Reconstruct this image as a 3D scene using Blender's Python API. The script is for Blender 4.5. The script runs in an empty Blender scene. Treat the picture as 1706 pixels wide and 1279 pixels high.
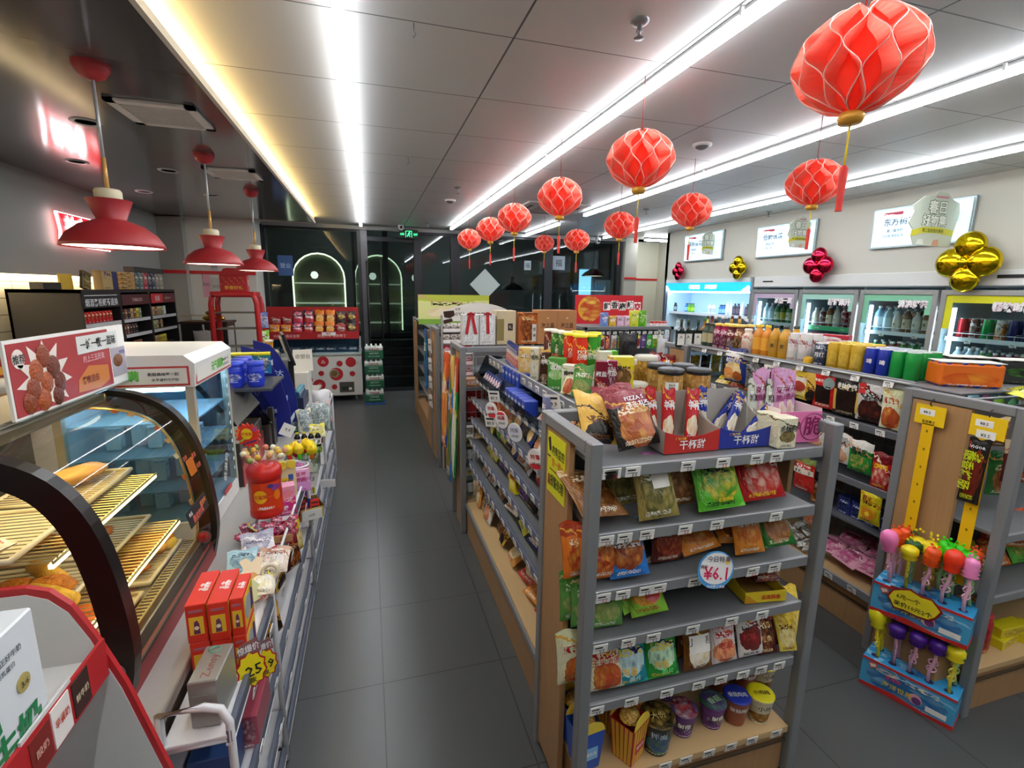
import bpy, math, random
from mathutils import Matrix, Vector
R = math.radians
random.seed(7)
scene = bpy.context.scene
COL = scene.collection
# ---------------------------------------------------------------- camera
HC = 1.92                                   # a hand held high over the aisle
FPX, YAW, PITCH, ROLL = 809.41,0.286518,0.189745,0.0153080
IMG_W, IMG_H, PX0,PY0 = 1706.0,1279.0,853.0,639.5
_c, _s, _cp, _sp = math.cos(YAW),math.sin(YAW),math.cos(PITCH),math.sin(PITCH)
FW = Vector((_s*_cp, _c*_cp,-_sp)); _r = Vector((_c,-_s,0)); _u = _r.cross(FW)
RT = _r*math.cos(ROLL) + _u*math.sin(ROLL); UP = -_r*math.sin(ROLL) + _u*math.cos(ROLL)
CAMP = Vector((0,0,HC))
def P(px, py, axis, val):
    """the point where the sight line through a pixel of the photograph meets the plane axis=val"""
    d = FW + RT*((px-PX0)/FPX) - UP*((py-PY0)/FPX)
    return CAMP + d*((val-CAMP[axis])/d[axis])
cam = bpy.data.cameras.new('camera'); camo = bpy.data.objects.new('camera', cam); COL.objects.link(camo)
cam.sensor_fit = 'HORIZONTAL'; cam.sensor_width = 36; cam.lens = 36*FPX/IMG_W
cam.clip_start = 0.03; cam.clip_end = 100
mw = Matrix.Identity(4)
for i in range(3):
    mw[i][0], mw[i][1], mw[i][2], mw[i][3] = RT[i], UP[i],-FW[i], CAMP[i]
camo.matrix_world = mw
scene.camera = camo
# ---------------------------------------------------------------- world and exposure
wd = bpy.data.worlds.new('world'); scene.world = wd; wd.use_nodes = True
wd.node_tree.nodes['Background'].inputs[0].default_value = (.10,.11,.13,1)
wd.node_tree.nodes['Background'].inputs[1].default_value = 0.12
vs = scene.view_settings
scene.display_settings.display_device = 'sRGB'
vs.view_transform = 'Standard'; vs.look = 'None'; vs.gamma = 1; vs.use_curve_mapping = False
vs.exposure = 1.2
LED = 22                                   # radiance of the ceiling tubes
# ---------------------------------------------------------------- materials
def lin(c):
    if isinstance(c, str):
        c = tuple(int(c[i:i+2],16)/255 for i in (0,2,4))
    return tuple(x/12.92 if x <= .04045 else ((x+.055)/1.055)**2.4 for x in c[:3]) + (1,)
MATS = {}
def mat(col, rough=.5,metal=0,emit=0,spec=.5,alpha=1,trans=0,bump=0,bscale=60,ecol=None, coat=0):
    key = (col, rough, metal, emit, spec, alpha, trans, bump, bscale, ecol, coat)
    if key in MATS: return MATS[key]
    m = bpy.data.materials.new('m_'+str(col)+'_%g' % rough); m.use_nodes = True
    nt = m.node_tree; b = nt.nodes['Principled BSDF']
    b.inputs['Base Color'].default_value = lin(col); b.inputs['Roughness'].default_value = rough
    b.inputs['Metallic'].default_value = metal; b.inputs['Specular IOR Level'].default_value = spec
    b.inputs['Coat Weight'].default_value = coat
    if emit:
        b.inputs['Emission Color'].default_value = lin(ecol or col); b.inputs['Emission Strength'].default_value = emit
    if alpha < 1: b.inputs['Alpha'].default_value = alpha
    if trans: b.inputs['Transmission Weight'].default_value = trans
    if bump:
        tc = nt.nodes.new('ShaderNodeTexCoord'); n = nt.nodes.new('ShaderNodeTexNoise'); bp = nt.nodes.new('ShaderNodeBump')
        n.inputs['Scale'].default_value = bscale; bp.inputs['Strength'].default_value = bump; bp.inputs['Distance'].default_value = .01
        nt.links.new(tc.outputs['Object'], n.inputs['Vector']); nt.links.new(n.outputs[0], bp.inputs['Height']); nt.links.new(bp.outputs[0], b.inputs['Normal'])
    MATS[key] = m
    return m
def glass(col='dfe8e6', refl=.5,rough=.02,tint=.9):
    """thin clear sheet: see-through with a mirror-like sheen that grows at grazing angles"""
    key = ('glass', col, refl, rough, tint)
    if key in MATS: return MATS[key]
    m = bpy.data.materials.new('m_glass'); m.use_nodes = True; nt = m.node_tree; nt.nodes.clear()
    o = nt.nodes.new('ShaderNodeOutputMaterial'); mx = nt.nodes.new('ShaderNodeMixShader'); t = nt.nodes.new('ShaderNodeBsdfTransparent')
    g = nt.nodes.new('ShaderNodeBsdfGlossy'); lw = nt.nodes.new('ShaderNodeLayerWeight'); pw = nt.nodes.new('ShaderNodeMath'); mu = nt.nodes.new('ShaderNodeMath')
    c = lin(col); t.inputs[0].default_value = (c[0]*tint, c[1]*tint, c[2]*tint,1); g.inputs['Roughness'].default_value = rough
    lw.inputs[0].default_value = .5; pw.operation = 'POWER'; pw.inputs[1].default_value = 4.5
    mu.operation = 'MULTIPLY_ADD'; mu.inputs[1].default_value = refl*1.5; mu.inputs[2].default_value = .06*refl; mu.use_clamp = True
    nt.links.new(lw.outputs['Facing'], pw.inputs[0]); nt.links.new(pw.outputs[0], mu.inputs[0]); nt.links.new(mu.outputs[0], mx.inputs[0]); nt.links.new(t.outputs[0], mx.inputs[1])
    nt.links.new(g.outputs[0], mx.inputs[2]); nt.links.new(mx.outputs[0], o.inputs[0])
    MATS[key] = m
    return m
def tissue(col, col2=None):
    """thin paper that lets some light through"""
    key = ('tissue', col)
    if key in MATS: return MATS[key]
    m = bpy.data.materials.new('m_tissue'); m.use_nodes = True; nt = m.node_tree; nt.nodes.clear()
    o = nt.nodes.new('ShaderNodeOutputMaterial'); mx = nt.nodes.new('ShaderNodeMixShader'); d = nt.nodes.new('ShaderNodeBsdfDiffuse'); t = nt.nodes.new('ShaderNodeBsdfTranslucent')
    mx.inputs[0].default_value = .5; d.inputs[0].default_value = lin(col); t.inputs[0].default_value = lin(col)
    nt.links.new(d.outputs[0], mx.inputs[1]); nt.links.new(t.outputs[0], mx.inputs[2]); nt.links.new(mx.outputs[0], o.inputs[0])
    MATS[key] = m
    return m
def N(nt, typ, **kw):
    n = nt.nodes.new(typ)
    for k, v in kw.items():
        if k == 'op': n.operation = v
        else: setattr(n, k, v)
    return n
def grid_mat(col, line, axes, rough=.4,spec=.5,bump=0,noise=0,metal=0,key=None):
    """a plain surface with straight joints: axes = [(axis, start, pitch, line width)] in scene metres"""
    m = bpy.data.materials.new('m_joints_'+(key or 'x')); m.use_nodes = True; nt = m.node_tree; b = nt.nodes['Principled BSDF']
    b.inputs['Roughness'].default_value = rough; b.inputs['Specular IOR Level'].default_value = spec; b.inputs['Metallic'].default_value = metal
    tc = N(nt, 'ShaderNodeTexCoord'); sx = N(nt, 'ShaderNodeSeparateXYZ'); nt.links.new(tc.outputs['Object'], sx.inputs[0])
    last = None
    for ax, st, pitch, w in axes:
        a = N(nt, 'ShaderNodeMath', op='SUBTRACT'); nt.links.new(sx.outputs[ax], a.inputs[0]); a.inputs[1].default_value = st - w/2
        f = N(nt, 'ShaderNodeMath', op='FLOORED_MODULO'); nt.links.new(a.outputs[0], f.inputs[0]); f.inputs[1].default_value = pitch
        l = N(nt, 'ShaderNodeMath', op='LESS_THAN'); nt.links.new(f.outputs[0], l.inputs[0]); l.inputs[1].default_value = w
        if last:
            mx = N(nt, 'ShaderNodeMath', op='MAXIMUM'); nt.links.new(last, mx.inputs[0]); nt.links.new(l.outputs[0], mx.inputs[1]); last = mx.outputs[0]
        else: last = l.outputs[0]
    c = N(nt, 'ShaderNodeMix', data_type='RGBA'); c.inputs[6].default_value = lin(col); c.inputs[7].default_value = lin(line); nt.links.new(last, c.inputs[0])
    nt.links.new(c.outputs[2], b.inputs['Base Color'])
    if noise:
        n = N(nt, 'ShaderNodeTexNoise'); n.inputs['Scale'].default_value = 2.2; n.inputs['Detail'].default_value = 5; nt.links.new(tc.outputs['Object'], n.inputs['Vector'])
        mr = N(nt, 'ShaderNodeMapRange'); mr.inputs[3].default_value = rough-noise; mr.inputs[4].default_value = rough+noise
        nt.links.new(n.outputs[0], mr.inputs[0]); nt.links.new(mr.outputs[0], b.inputs['Roughness'])
    if bump:
        bp = N(nt, 'ShaderNodeBump'); bp.invert = True; bp.inputs['Strength'].default_value = bump; bp.inputs['Distance'].default_value = .004
        nt.links.new(last, bp.inputs['Height']); nt.links.new(bp.outputs[0], b.inputs['Normal'])
    return m
def wood_mat():
    if 'wood' in MATS: return MATS['wood']
    m = bpy.data.materials.new('m_oak'); m.use_nodes = True; nt = m.node_tree; b = nt.nodes['Principled BSDF']; b.inputs['Roughness'].default_value = .5
    tc = N(nt, 'ShaderNodeTexCoord'); mp = N(nt, 'ShaderNodeMapping'); mp.inputs['Scale'].default_value = (30,30,1.2)
    n = N(nt, 'ShaderNodeTexNoise'); n.inputs['Scale'].default_value = 3; n.inputs['Detail'].default_value = 6
    c = N(nt, 'ShaderNodeMix', data_type='RGBA'); c.inputs[6].default_value = lin('b08a60'); c.inputs[7].default_value = lin('9c764c')
    nt.links.new(tc.outputs['Object'], mp.inputs[0]); nt.links.new(mp.outputs[0], n.inputs['Vector']); nt.links.new(n.outputs[0], c.inputs[0]); nt.links.new(c.outputs[2], b.inputs['Base Color'])
    MATS['wood'] = m
    return m
def art_group():
    """printed packaging: band colour above, body colour, a round picture of two mixed colours, a line of dark marks"""
    g = bpy.data.node_groups.new('print','ShaderNodeTree')
    for nm, ty in (('Top','Color'),('Body','Color'),('PicA','Color'),('PicB','Color'),('Ink','Color'),('Seed','Float'),('BandZ','Float'),('PicZ','Float'),('PicR','Float'),('Cells','Float')):
        g.interface.new_socket(nm, in_out='INPUT', socket_type='NodeSocket'+ty)
    g.interface.new_socket('Color', in_out='OUTPUT', socket_type='NodeSocketColor'); g.interface.new_socket('Crease', in_out='OUTPUT', socket_type='NodeSocketFloat')
    gi = N(g, 'NodeGroupInput'); go = N(g, 'NodeGroupOutput'); L = g.links.new
    tc = N(g, 'ShaderNodeTexCoord'); sp = N(g, 'ShaderNodeSeparateXYZ'); L(tc.outputs['Generated'], sp.inputs[0])
    off = N(g, 'ShaderNodeVectorMath', op='ADD'); L(tc.outputs['Generated'], off.inputs[0]); L(gi.outputs['Seed'], off.inputs[1])
    n1 = N(g, 'ShaderNodeTexNoise'); n1.inputs['Scale'].default_value = 3.2; n1.inputs['Detail'].default_value = 3; L(off.outputs[0], n1.inputs['Vector'])
    def m(op, a, b=None, clamp=False):
        n = N(g, 'ShaderNodeMath', op=op); n.use_clamp = clamp
        for i, x in enumerate((a, b)):
            if x is None: continue
            if isinstance(x,(int, float)): n.inputs[i].default_value = x
            else: L(x, n.inputs[i])
        return n.outputs[0]
    def mix(f, a, b):
        n = N(g, 'ShaderNodeMix', data_type='RGBA'); L(f, n.inputs[0]); L(a, n.inputs[6]); L(b, n.inputs[7]); return n.outputs[2]
    wob = m('SUBTRACT', n1.outputs[0],.5)
    z1 = m('ADD', sp.outputs[2], m('MULTIPLY', wob,.25))
    col = mix(m('GREATER_THAN', z1,gi.outputs['BandZ']),gi.outputs['Body'], gi.outputs['Top'])
    dx = m('DIVIDE', m('SUBTRACT', sp.outputs[0],.5),.40); dz = m('DIVIDE', m('SUBTRACT', sp.outputs[2], gi.outputs['PicZ']),gi.outputs['PicR'])
    d = m('ADD', m('ADD', m('MULTIPLY', dx, dx),m('MULTIPLY', dz, dz)),m('MULTIPLY', wob,1.6))
    vo = N(g, 'ShaderNodeTexVoronoi'); L(gi.outputs['Cells'], vo.inputs['Scale']); L(off.outputs[0], vo.inputs['Vector'])
    se = N(g, 'ShaderNodeSeparateColor'); L(vo.outputs['Color'], se.inputs[0])
    pic = mix(se.outputs[0], gi.outputs['PicA'], gi.outputs['PicB'])
    edge = mix(m('MULTIPLY', vo.outputs['Distance'],1.1,True),pic, gi.outputs['PicB'])
    col = mix(m('LESS_THAN', d,1.0),col, edge)
    # a row of marks like lettering
    mp = N(g, 'ShaderNodeMapping'); mp.inputs['Scale'].default_value = (9,3,16); L(off.outputs[0], mp.inputs[0])
    n2 = N(g, 'ShaderNodeTexNoise'); n2.inputs['Scale'].default_value = 1.6; n2.inputs['Detail'].default_value = 1; L(mp.outputs[0], n2.inputs['Vector'])
    inrow = m('LESS_THAN', m('ABSOLUTE', m('SUBTRACT', m('SUBTRACT', sp.outputs[2], gi.outputs['BandZ']),-.10)),.065)
    inx = m('LESS_THAN', m('ABSOLUTE', m('SUBTRACT', sp.outputs[0],.5)),.33)
    ink = m('MULTIPLY', m('MULTIPLY', inrow, inx),m('GREATER_THAN', n2.outputs[0],.5))
    col = mix(ink, col, gi.outputs['Ink'])
    # small print near the foot and a sweep of the picture colour across the body
    sw = m('LESS_THAN', m('ABSOLUTE', m('SUBTRACT', m('ADD', m('MULTIPLY', sp.outputs[0],.35),m('ADD', sp.outputs[2], m('MULTIPLY', wob,.5))),m('ADD', gi.outputs['BandZ'],.16))),.022)
    col = mix(sw, col, gi.outputs['PicA'])
    mp2 = N(g, 'ShaderNodeMapping'); mp2.inputs['Scale'].default_value = (26,4,44); L(off.outputs[0], mp2.inputs[0])
    n4 = N(g, 'ShaderNodeTexNoise'); n4.inputs['Scale'].default_value = 1.5; n4.inputs['Detail'].default_value = 0; L(mp2.outputs[0], n4.inputs['Vector'])
    low = m('MULTIPLY', m('LESS_THAN', m('ABSOLUTE', m('SUBTRACT', sp.outputs[2],.09)),.035),m('MULTIPLY', m('LESS_THAN', m('ABSOLUTE', m('SUBTRACT', sp.outputs[0],.45)),.30),m('GREATER_THAN', n4.outputs[0],.52)))
    col = mix(low, col, gi.outputs['Ink'])
    L(col, go.inputs[0])
    n3 = N(g, 'ShaderNodeTexNoise'); n3.inputs['Scale'].default_value = 5.5; n3.inputs['Detail'].default_value = 3; n3.inputs['Distortion'].default_value = .6; L(off.outputs[0], n3.inputs['Vector'])
    L(n3.outputs[0], go.inputs[1])
    return g
ARTG = art_group()
_artn = [0]
def art(top, body, pa, pb, ink='202020', band=.72,pz=.36,pr=.26,cells=7,foil=1,rough=.27):
    key = ('art', top, body, pa, pb, ink, band, pz, pr, cells, foil, rough)
    if key in MATS: return MATS[key]
    _artn[0] += 1
    m = bpy.data.materials.new('m_print_%d' % _artn[0]); m.use_nodes = True; nt = m.node_tree; b = nt.nodes['Principled BSDF']
    g = N(nt, 'ShaderNodeGroup'); g.node_tree = ARTG
    for k, v in (('Top', top),('Body', body),('PicA', pa),('PicB', pb),('Ink', ink)): g.inputs[k].default_value = lin(v)
    for k, v in (('Seed', _artn[0]*1.37),('BandZ', band),('PicZ', pz),('PicR', pr),('Cells', cells)): g.inputs[k].default_value = v
    nt.links.new(g.outputs[0], b.inputs['Base Color']); b.inputs['Roughness'].default_value = rough
    if foil:
        bp = N(nt, 'ShaderNodeBump'); bp.inputs['Strength'].default_value = .85*foil; bp.inputs['Distance'].default_value = .012
        nt.links.new(g.outputs[1], bp.inputs['Height']); nt.links.new(bp.outputs[0], b.inputs['Normal'])
    MATS[key] = m
    return m
# ---------------------------------------------------------------- mesh building
_TXT = {}
def glyphs(s, bold=.012):
    k = (s, bold)
    if k not in _TXT:
        c = bpy.data.curves.new('t','FONT'); c.body = s; c.size = 1; c.resolution_u = 1; c.offset = bold; c.align_x = 'CENTER'; c.align_y = 'CENTER'
        o = bpy.data.objects.new('t', c); me = bpy.data.meshes.new_from_object(o)
        vs_ = [(v.co.x, v.co.y - .08) for v in me.vertices]; fs_ = [tuple(p.vertices) for p in me.polygons]
        bpy.data.meshes.remove(me); bpy.data.objects.remove(o); bpy.data.curves.remove(c)
        w = max([abs(v[0]) for v in vs_] or [1])
        _TXT[k] = (vs_, fs_, w)
    return _TXT[k]
class M:
    def __init__(s): s.v, s.f, s.mi, s.sm, s.mats = [],[],[],[],[]
    def add(s, vs_, fs_, m, smooth=False, T=None):
        if m not in s.mats: s.mats.append(m)
        k = s.mats.index(m); n = len(s.v)
        s.v.extend([(T @ Vector(v)) for v in vs_] if T else vs_)
        s.f.extend([tuple(i+n for i in f) for f in fs_]); s.mi.extend([k]*len(fs_)); s.sm.extend([smooth]*len(fs_))
        return s
    def box(s, x0,x1,y0,y1,z0,z1,m, c=0,T=None):
        if c <= 0:
            vs_ = [(x, y, z) for x in (x0,x1) for y in (y0,y1) for z in (z0,z1)]
            return s.add(vs_,[(0,1,3,2),(4,6,7,5),(0,4,5,1),(2,3,7,6),(0,2,6,4),(1,5,7,3)], m, False, T)
        vs_, idx = [], {}
        for i, x in enumerate((x0,x1)):
            for j, y in enumerate((y0,y1)):
                for k, z in enumerate((z0,z1)):
                    ix, iy, iz = (c if i == 0 else -c),(c if j == 0 else -c),(c if k == 0 else -c)
                    for a, p in enumerate(((x, y+iy, z+iz),(x+ix, y, z+iz),(x+ix, y+iy, z))):
                        idx[(i, j, k, a)] = len(vs_); vs_.append(p)
        g = lambda i, j, k, a: idx[(i, j, k, a)]
        fs_ = []
        for i in (0,1):
            q = [g(i,0,0,0),g(i,1,0,0),g(i,1,1,0),g(i,0,1,0)]; fs_.append(q if i else q[::-1])
            q = [g(0,i,0,1),g(0,i,1,1),g(1,i,1,1),g(1,i,0,1)]; fs_.append(q if i else q[::-1])
            q = [g(0,0,i,2),g(1,0,i,2),g(1,1,i,2),g(0,1,i,2)]; fs_.append(q if i else q[::-1])
        for i in (0,1):
            for j in (0,1):
                q = [g(i, j,0,0),g(i, j,1,0),g(i, j,1,1),g(i, j,0,1)]; fs_.append(q if (i == j) else q[::-1])
                q = [g(i,0,j,0),g(i,0,j,2),g(i,1,j,2),g(i,1,j,0)]; fs_.append(q if (i != j) else q[::-1])
                q = [g(0,i, j,1),g(1,i, j,1),g(1,i, j,2),g(0,i, j,2)]; fs_.append(q if (i == j) else q[::-1])
        for i in (0,1):
            for j in (0,1):
                for k in (0,1):
                    q = [g(i, j, k,0),g(i, j, k,1),g(i, j, k,2)]; fs_.append(q if (i+j+k) % 2 == 1 else q[::-1])
        return s.add(vs_, fs_, m, False, T)
    def lathe(s, prof, m, n=14,T=None, smooth=True, cap=True):
        vs_, fs_ = [],[]
        for r, z in prof:
            for i in range(n): vs_.append((r*math.cos(2*math.pi*i/n),r*math.sin(2*math.pi*i/n),z))
        for j in range(len(prof)-1):
            for i in range(n): fs_.append((j*n+i, j*n+(i+1) % n,(j+1)*n+(i+1) % n,(j+1)*n+i))
        s.add(vs_, fs_, m, smooth, T)
        if cap:
            caps = []
            if prof[0][0] > 1e-5: caps.append(tuple(range(n))[::-1])
            if prof[-1][0] > 1e-5: caps.append(tuple(range((len(prof)-1)*n, len(prof)*n)))
            if caps: s.add(vs_, caps, m, False, T)
        return s
    def tube(s, pts, r, m, n=6,T=None, closed=False):
        pts = [Vector(p) for p in pts]; vs_, fs_ = [],[]; k = len(pts)
        for i, p in enumerate(pts):
            if closed: d = pts[(i+1) % k]-pts[i-1]
            else: d = pts[min(i+1,k-1)]-pts[max(i-1,0)]
            d.normalize(); a = Vector((0,0,1)) if abs(d.z) < .9 else Vector((1,0,0))
            u = d.cross(a).normalized(); w = d.cross(u)
            for q in range(n):
                t = 2*math.pi*q/n; vs_.append(tuple(p+u*(r*math.cos(t))+w*(r*math.sin(t))))
        for i in range(k if closed else k-1):
            for q in range(n): fs_.append((i*n+q, i*n+(q+1) % n,((i+1) % k)*n+(q+1) % n,((i+1) % k)*n+q))
        if not closed: fs_ += [tuple(range(n))[::-1], tuple(range((k-1)*n, k*n))]
        return s.add(vs_, fs_, m, n > 4,T)
    def prism(s, poly, d0,d1,m, T=None, mside=None):
        """outline in x,z pushed along y from d0 to d1"""
        n = len(poly); vs_ = [(x, d0,z) for x, z in poly]+[(x, d1,z) for x, z in poly]
        s.add(vs_,[tuple(range(n)),tuple(range(n,2*n))[::-1]], m, False, T)
        return s.add(vs_,[(i, i+n,(i+1) % n+n,(i+1) % n) for i in range(n)], mside or m, False, T)
    def text(s, t, size, m, x=0,z=0,fn=None, T=None, bold=.012,maxw=None, y=-.001,sx=1,rot=0):
        """lettering on a face that looks to -y; fn(x, z) gives the depth of the face"""
        vs_, fs_, w = glyphs(t, bold); k = size
        if maxw and w*2*k*sx > maxw: sx = maxw/(w*2*k)
        out = []; ca, sa = math.cos(rot),math.sin(rot)
        for a, b in vs_:
            a, b = a*k*sx, b*k
            X, Z = x+a*ca-b*sa, z+a*sa+b*ca
            out.append(fn(X, Z) if fn else (X, y, Z))
        return s.add(out, fs_, m, False, T)
    def mesh(s, name):
        me = bpy.data.meshes.new(name)
        me.from_pydata([tuple(v) for v in s.v],[], s.f)
        for m in s.mats: me.materials.append(m)
        me.polygons.foreach_set('material_index', s.mi); me.polygons.foreach_set('use_smooth', s.sm); me.update()
        return me
def Tm(x=0,y=0,z=0,rz=0,rx=0,ry=0,sc=1):
    return Matrix.Translation((x, y, z)) @ Matrix.Rotation(rz,4,'Z') @ Matrix.Rotation(rx,4,'X') @ Matrix.Rotation(ry,4,'Y') @ Matrix.Scale(sc,4)
# ---------------------------------------------------------------- things, parts, setting
def link(name, data, parent=None, loc=(0,0,0),rot=(0,0,0)):
    o = bpy.data.objects.new(name, data); COL.objects.link(o); o.location = loc; o.rotation_euler = rot
    if parent: o.parent = parent
    return o
def tag(o, label, cat, group=None, kind=None):
    w = (chr(44)+' ').join(q.strip() for q in label.split(chr(44))).split()
    while len(w) > 16 and 'the' in w: w.pop(len(w)-1-w[::-1].index('the'))
    while len(w) > 16 and 'a' in w: w.remove('a')
    label = ' '.join(w)
    o['label'] = label; o['category'] = cat
    if group: o['group'] = group
    if kind: o['kind'] = kind
    return o
def solo(name, m, label, cat, loc=(0,0,0),rot=(0,0,0),group=None):
    me = m.mesh(name) if isinstance(m, M) else m
    return tag(link(name, me, None, loc, rot),label, cat, group)
def thing(name, label, cat, loc=(0,0,0),rz=0,group=None, rot=None):
    return tag(link(name, None, None, loc, rot or (0,0,rz)),label, cat, group)
def part(name, m, parent, label=None, loc=(0,0,0),rot=(0,0,0)):
    o = link(name, m.mesh(name) if isinstance(m, M) else m, parent, loc, rot)
    if label: o['label'] = label
    return o
def struct(name, m, parent=None):
    o = link(name, m.mesh(name) if isinstance(m, M) else m, parent); o['kind'] = 'structure'
    return o
def copy_thing(o, loc, rot=None, label=None, group=None):
    c = o.copy(); COL.objects.link(c); c.location = loc
    if rot is not None: c.rotation_euler = rot
    if label: c['label'] = label
    if group: c['group'] = group
    for ch in o.children:
        d = ch.copy(); COL.objects.link(d); d.parent = c
        for gch in ch.children:
            e = gch.copy(); COL.objects.link(e); e.parent = d
    return c
ORD = ['first','second','third','fourth','fifth','sixth','seventh','eighth','ninth','tenth','eleventh','twelfth','thirteenth','fourteenth','fifteenth',
       'sixteenth','seventeenth','eighteenth','nineteenth','twentieth','twenty-first','twenty-second','twenty-third','twenty-fourth','twenty-fifth']
WHITE=mat('f2f2f0',.4); DARK=mat('17181a',.45); STEEL=mat('8f9194',.38,.6); GREY=mat('86888a',.45,.2); LGREY=mat('b9bbbb',.45)
BLACK=mat('0b0b0c',.35); RED=mat('c8141c',.4); YEL=mat('f2d21a',.45); WOOD = wood_mat(); PAPER=mat('e9e9e4',.7); INK=mat('1b1b1b',.6)
CLEAR = glass('e6efee',.45,.03,.92); WHITEINK=mat('f4f4f4',.5); REDINK=mat('c0141c',.5); GREENINK=mat('1d8a3a',.5); GOLDINK=mat('e9b43a',.4)
# ================================================================ the room
CZ, SZ, YB = 3.02,2.93,9.4                 # ceiling, lowered ceiling over the counter, plane of the glass front
XL, XR, SX = -2.95,5.45,-0.77
struct('floor', M().box(-3.4,6.6,-3,YB,-.1,0,grid_mat('4b4d4d','2c2d2d',[(0,0,.6,.006),(1,.372,.6,.006)],.29,.5,.25,.02,key='floor')))
struct('ceiling', M().box(SX-.25,6.6,-3,YB+.05,CZ, CZ+.08,grid_mat('c8c7c5','555555',[(0,.665,.76,.010),(1,.872,.72,.007)],.42,.4,.3,key='ceil')))
struct('ceiling_soffit', M().box(XL-.1,SX,-3,8.62,SZ, SZ+.02,grid_mat('6c6c70','3a3a3c',[(1,.55,1.2,.006)],.13,.9,key='soff', metal=.3)))
struct('trim_1', M().box(SX-.012,SX+.012,-3,8.63,SZ-.012,SZ+.028,mat('cfcdc4',.5)).box(XL-.1,SX,8.6,8.63,SZ-.012,CZ, mat('b8b6ae',.5)))
WALLM=mat('c2c1b7',.6)
wallg=mat('999994',.55)
struct('wall_left', M().box(XL-.1,XL,-3,8.62,2.0,3.1,wallg).box(XL-.2,XL-.1,-3,8.62,0,2.2,grid_mat('d8d6d0','6f6d68',[(1,.1,.3,.008),(2,.05,.145,.007)],.25,.5,key='tile')))
struct('wall_right', M().box(XR, XR+.1,-3,8.3,2.17,CZ+.02,WALLM).box(XR+.8,XR+.9,-3,9.6,0,CZ, WALLM))
struct('wall_front', M().box(-3.4,6.6,-3.1,-3,0,3.1,mat('b5b4ae',.6)))
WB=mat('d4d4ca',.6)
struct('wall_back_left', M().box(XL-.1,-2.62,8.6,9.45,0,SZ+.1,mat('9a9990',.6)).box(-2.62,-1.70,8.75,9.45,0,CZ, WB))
struct('wall_back_right', M().box(5.14,5.42,9.30,9.9,0,CZ, mat('a9a99f',.6)).box(5.42,6.5,9.9,10.0,0,CZ, mat('dddcc8',.6)).box(6.3,6.4,8.3,9.95,0,CZ, mat('cfcdbd',.6)).box(XR,6.5,8.22,8.3,0,CZ, WALLM))
struct('trim_2', M().box(XL,-2.615,8.585,8.60,2.10,2.15,RED).box(-2.62,-1.70,8.735,8.75,2.10,2.15,RED))
struct('trim_3', M().box(5.14,5.42,9.285,9.30,2.19,2.23,RED).box(5.42,6.3,9.885,9.90,2.19,2.23,RED))
# glass front: dark mullions and panes
mull=mat('23252a',.4,.3); rail=mat('8e9090',.4,.3)
win = [(-1.66,-.12),(.94,1.55),(1.66,3.42),(3.53,5.02)]
for i,(a, b) in enumerate(win):
    w = struct('window_%d' % (i+1),M().box(a, b, YB-.006,YB+.006,.08,2.93,glass('cfd8d8',.5,.015,.90)))
    f=M().box(a-.05,a+.03,YB-.06,YB+.06,0,2.96,mull).box(b-.03,b+.06,YB-.06,YB+.06,0,2.96,mull).box(a, b, YB-.05,YB+.05,0,.09,mull).box(a, b, YB-.05,YB+.05,2.9,2.96,mull)
    struct('window_frame', f, w)
struct('trim_4', M().box(-1.66,5.14,YB-.10,YB+.02,2.94,3.0,rail))
# glass door leaf with long dark pull bars
d = struct('door_1', M().box(.02,.84,YB-.008,YB+.008,.05,2.78,glass('cfd8d8',.5,.015,.90)))
struct('door_frame', M().box(-.09,.02,YB-.07,YB+.07,0,2.96,mat('55565a',.4,.4)).box(.84,.93,YB-.07,YB+.07,0,2.96,mull).box(.02,.84,YB-.04,YB+.04,2.76,2.83,mull).box(.02,.84,YB-.04,YB+.04,0,.06,mull),d)
for hx in (.0,.24):
    struct('door_handle', M().tube([(hx, YB-.02,2.42),(hx, YB-.10,2.40),(hx, YB-.10,.88),(hx, YB-.02,.86)],.016,BLACK,8),d)
# the walkway and shopfront beyond the glass
out=mat('26282b',.5)
struct('floor_outside', M().box(-6,9,YB,18,-.1,-.005,mat('303234',.35)))
st=M()
for k in range(5): st.box(-2,3.2,10.0+.28*k,10.0+.28*k+2.0,.16*k,.16*(k+1),mat('2f3134',.45),.008)
st.box(-6,9,11.4,18,.6,.8,mat('2a2c2f',.4))
struct('floor_steps', st)
struct('wall_outside', M().box(-6,9,15.5,15.6,.8,5,mat('7a8482',.6)).box(-6,9,11.4,15.6,4.2,4.3,mat('55585a',.6)).box(-6.1,-6,YB,15.6,0,4.3,out).box(9,9.1,YB,15.6,0,4.3,out))
w = struct('door_2', M().box(-.28,.38,12.0,12.01,.86,3.3,glass('d4dcdc',.4,.02,.95)).box(.42,1.08,12.0,12.01,.86,3.3,glass('d4dcdc',.4,.02,.95)))
fr=M()
for x in (-.32,.36,.42,1.06): fr.box(x, x+.06,11.97,12.04,.8,3.4,mat('4c4f52',.4,.5))
fr.box(-.32,1.12,11.97,12.04,3.3,3.4,mat('4c4f52',.4,.5)).box(-.32,1.12,11.97,12.04,.8,.9,mat('4c4f52',.4,.5))
struct('door_frame', fr, w)
for hx in (.33,.45): struct('door_handle', M().tube([(hx,11.95,1.4),(hx,11.95,2.2)],.02,BLACK,8),w)
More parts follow.
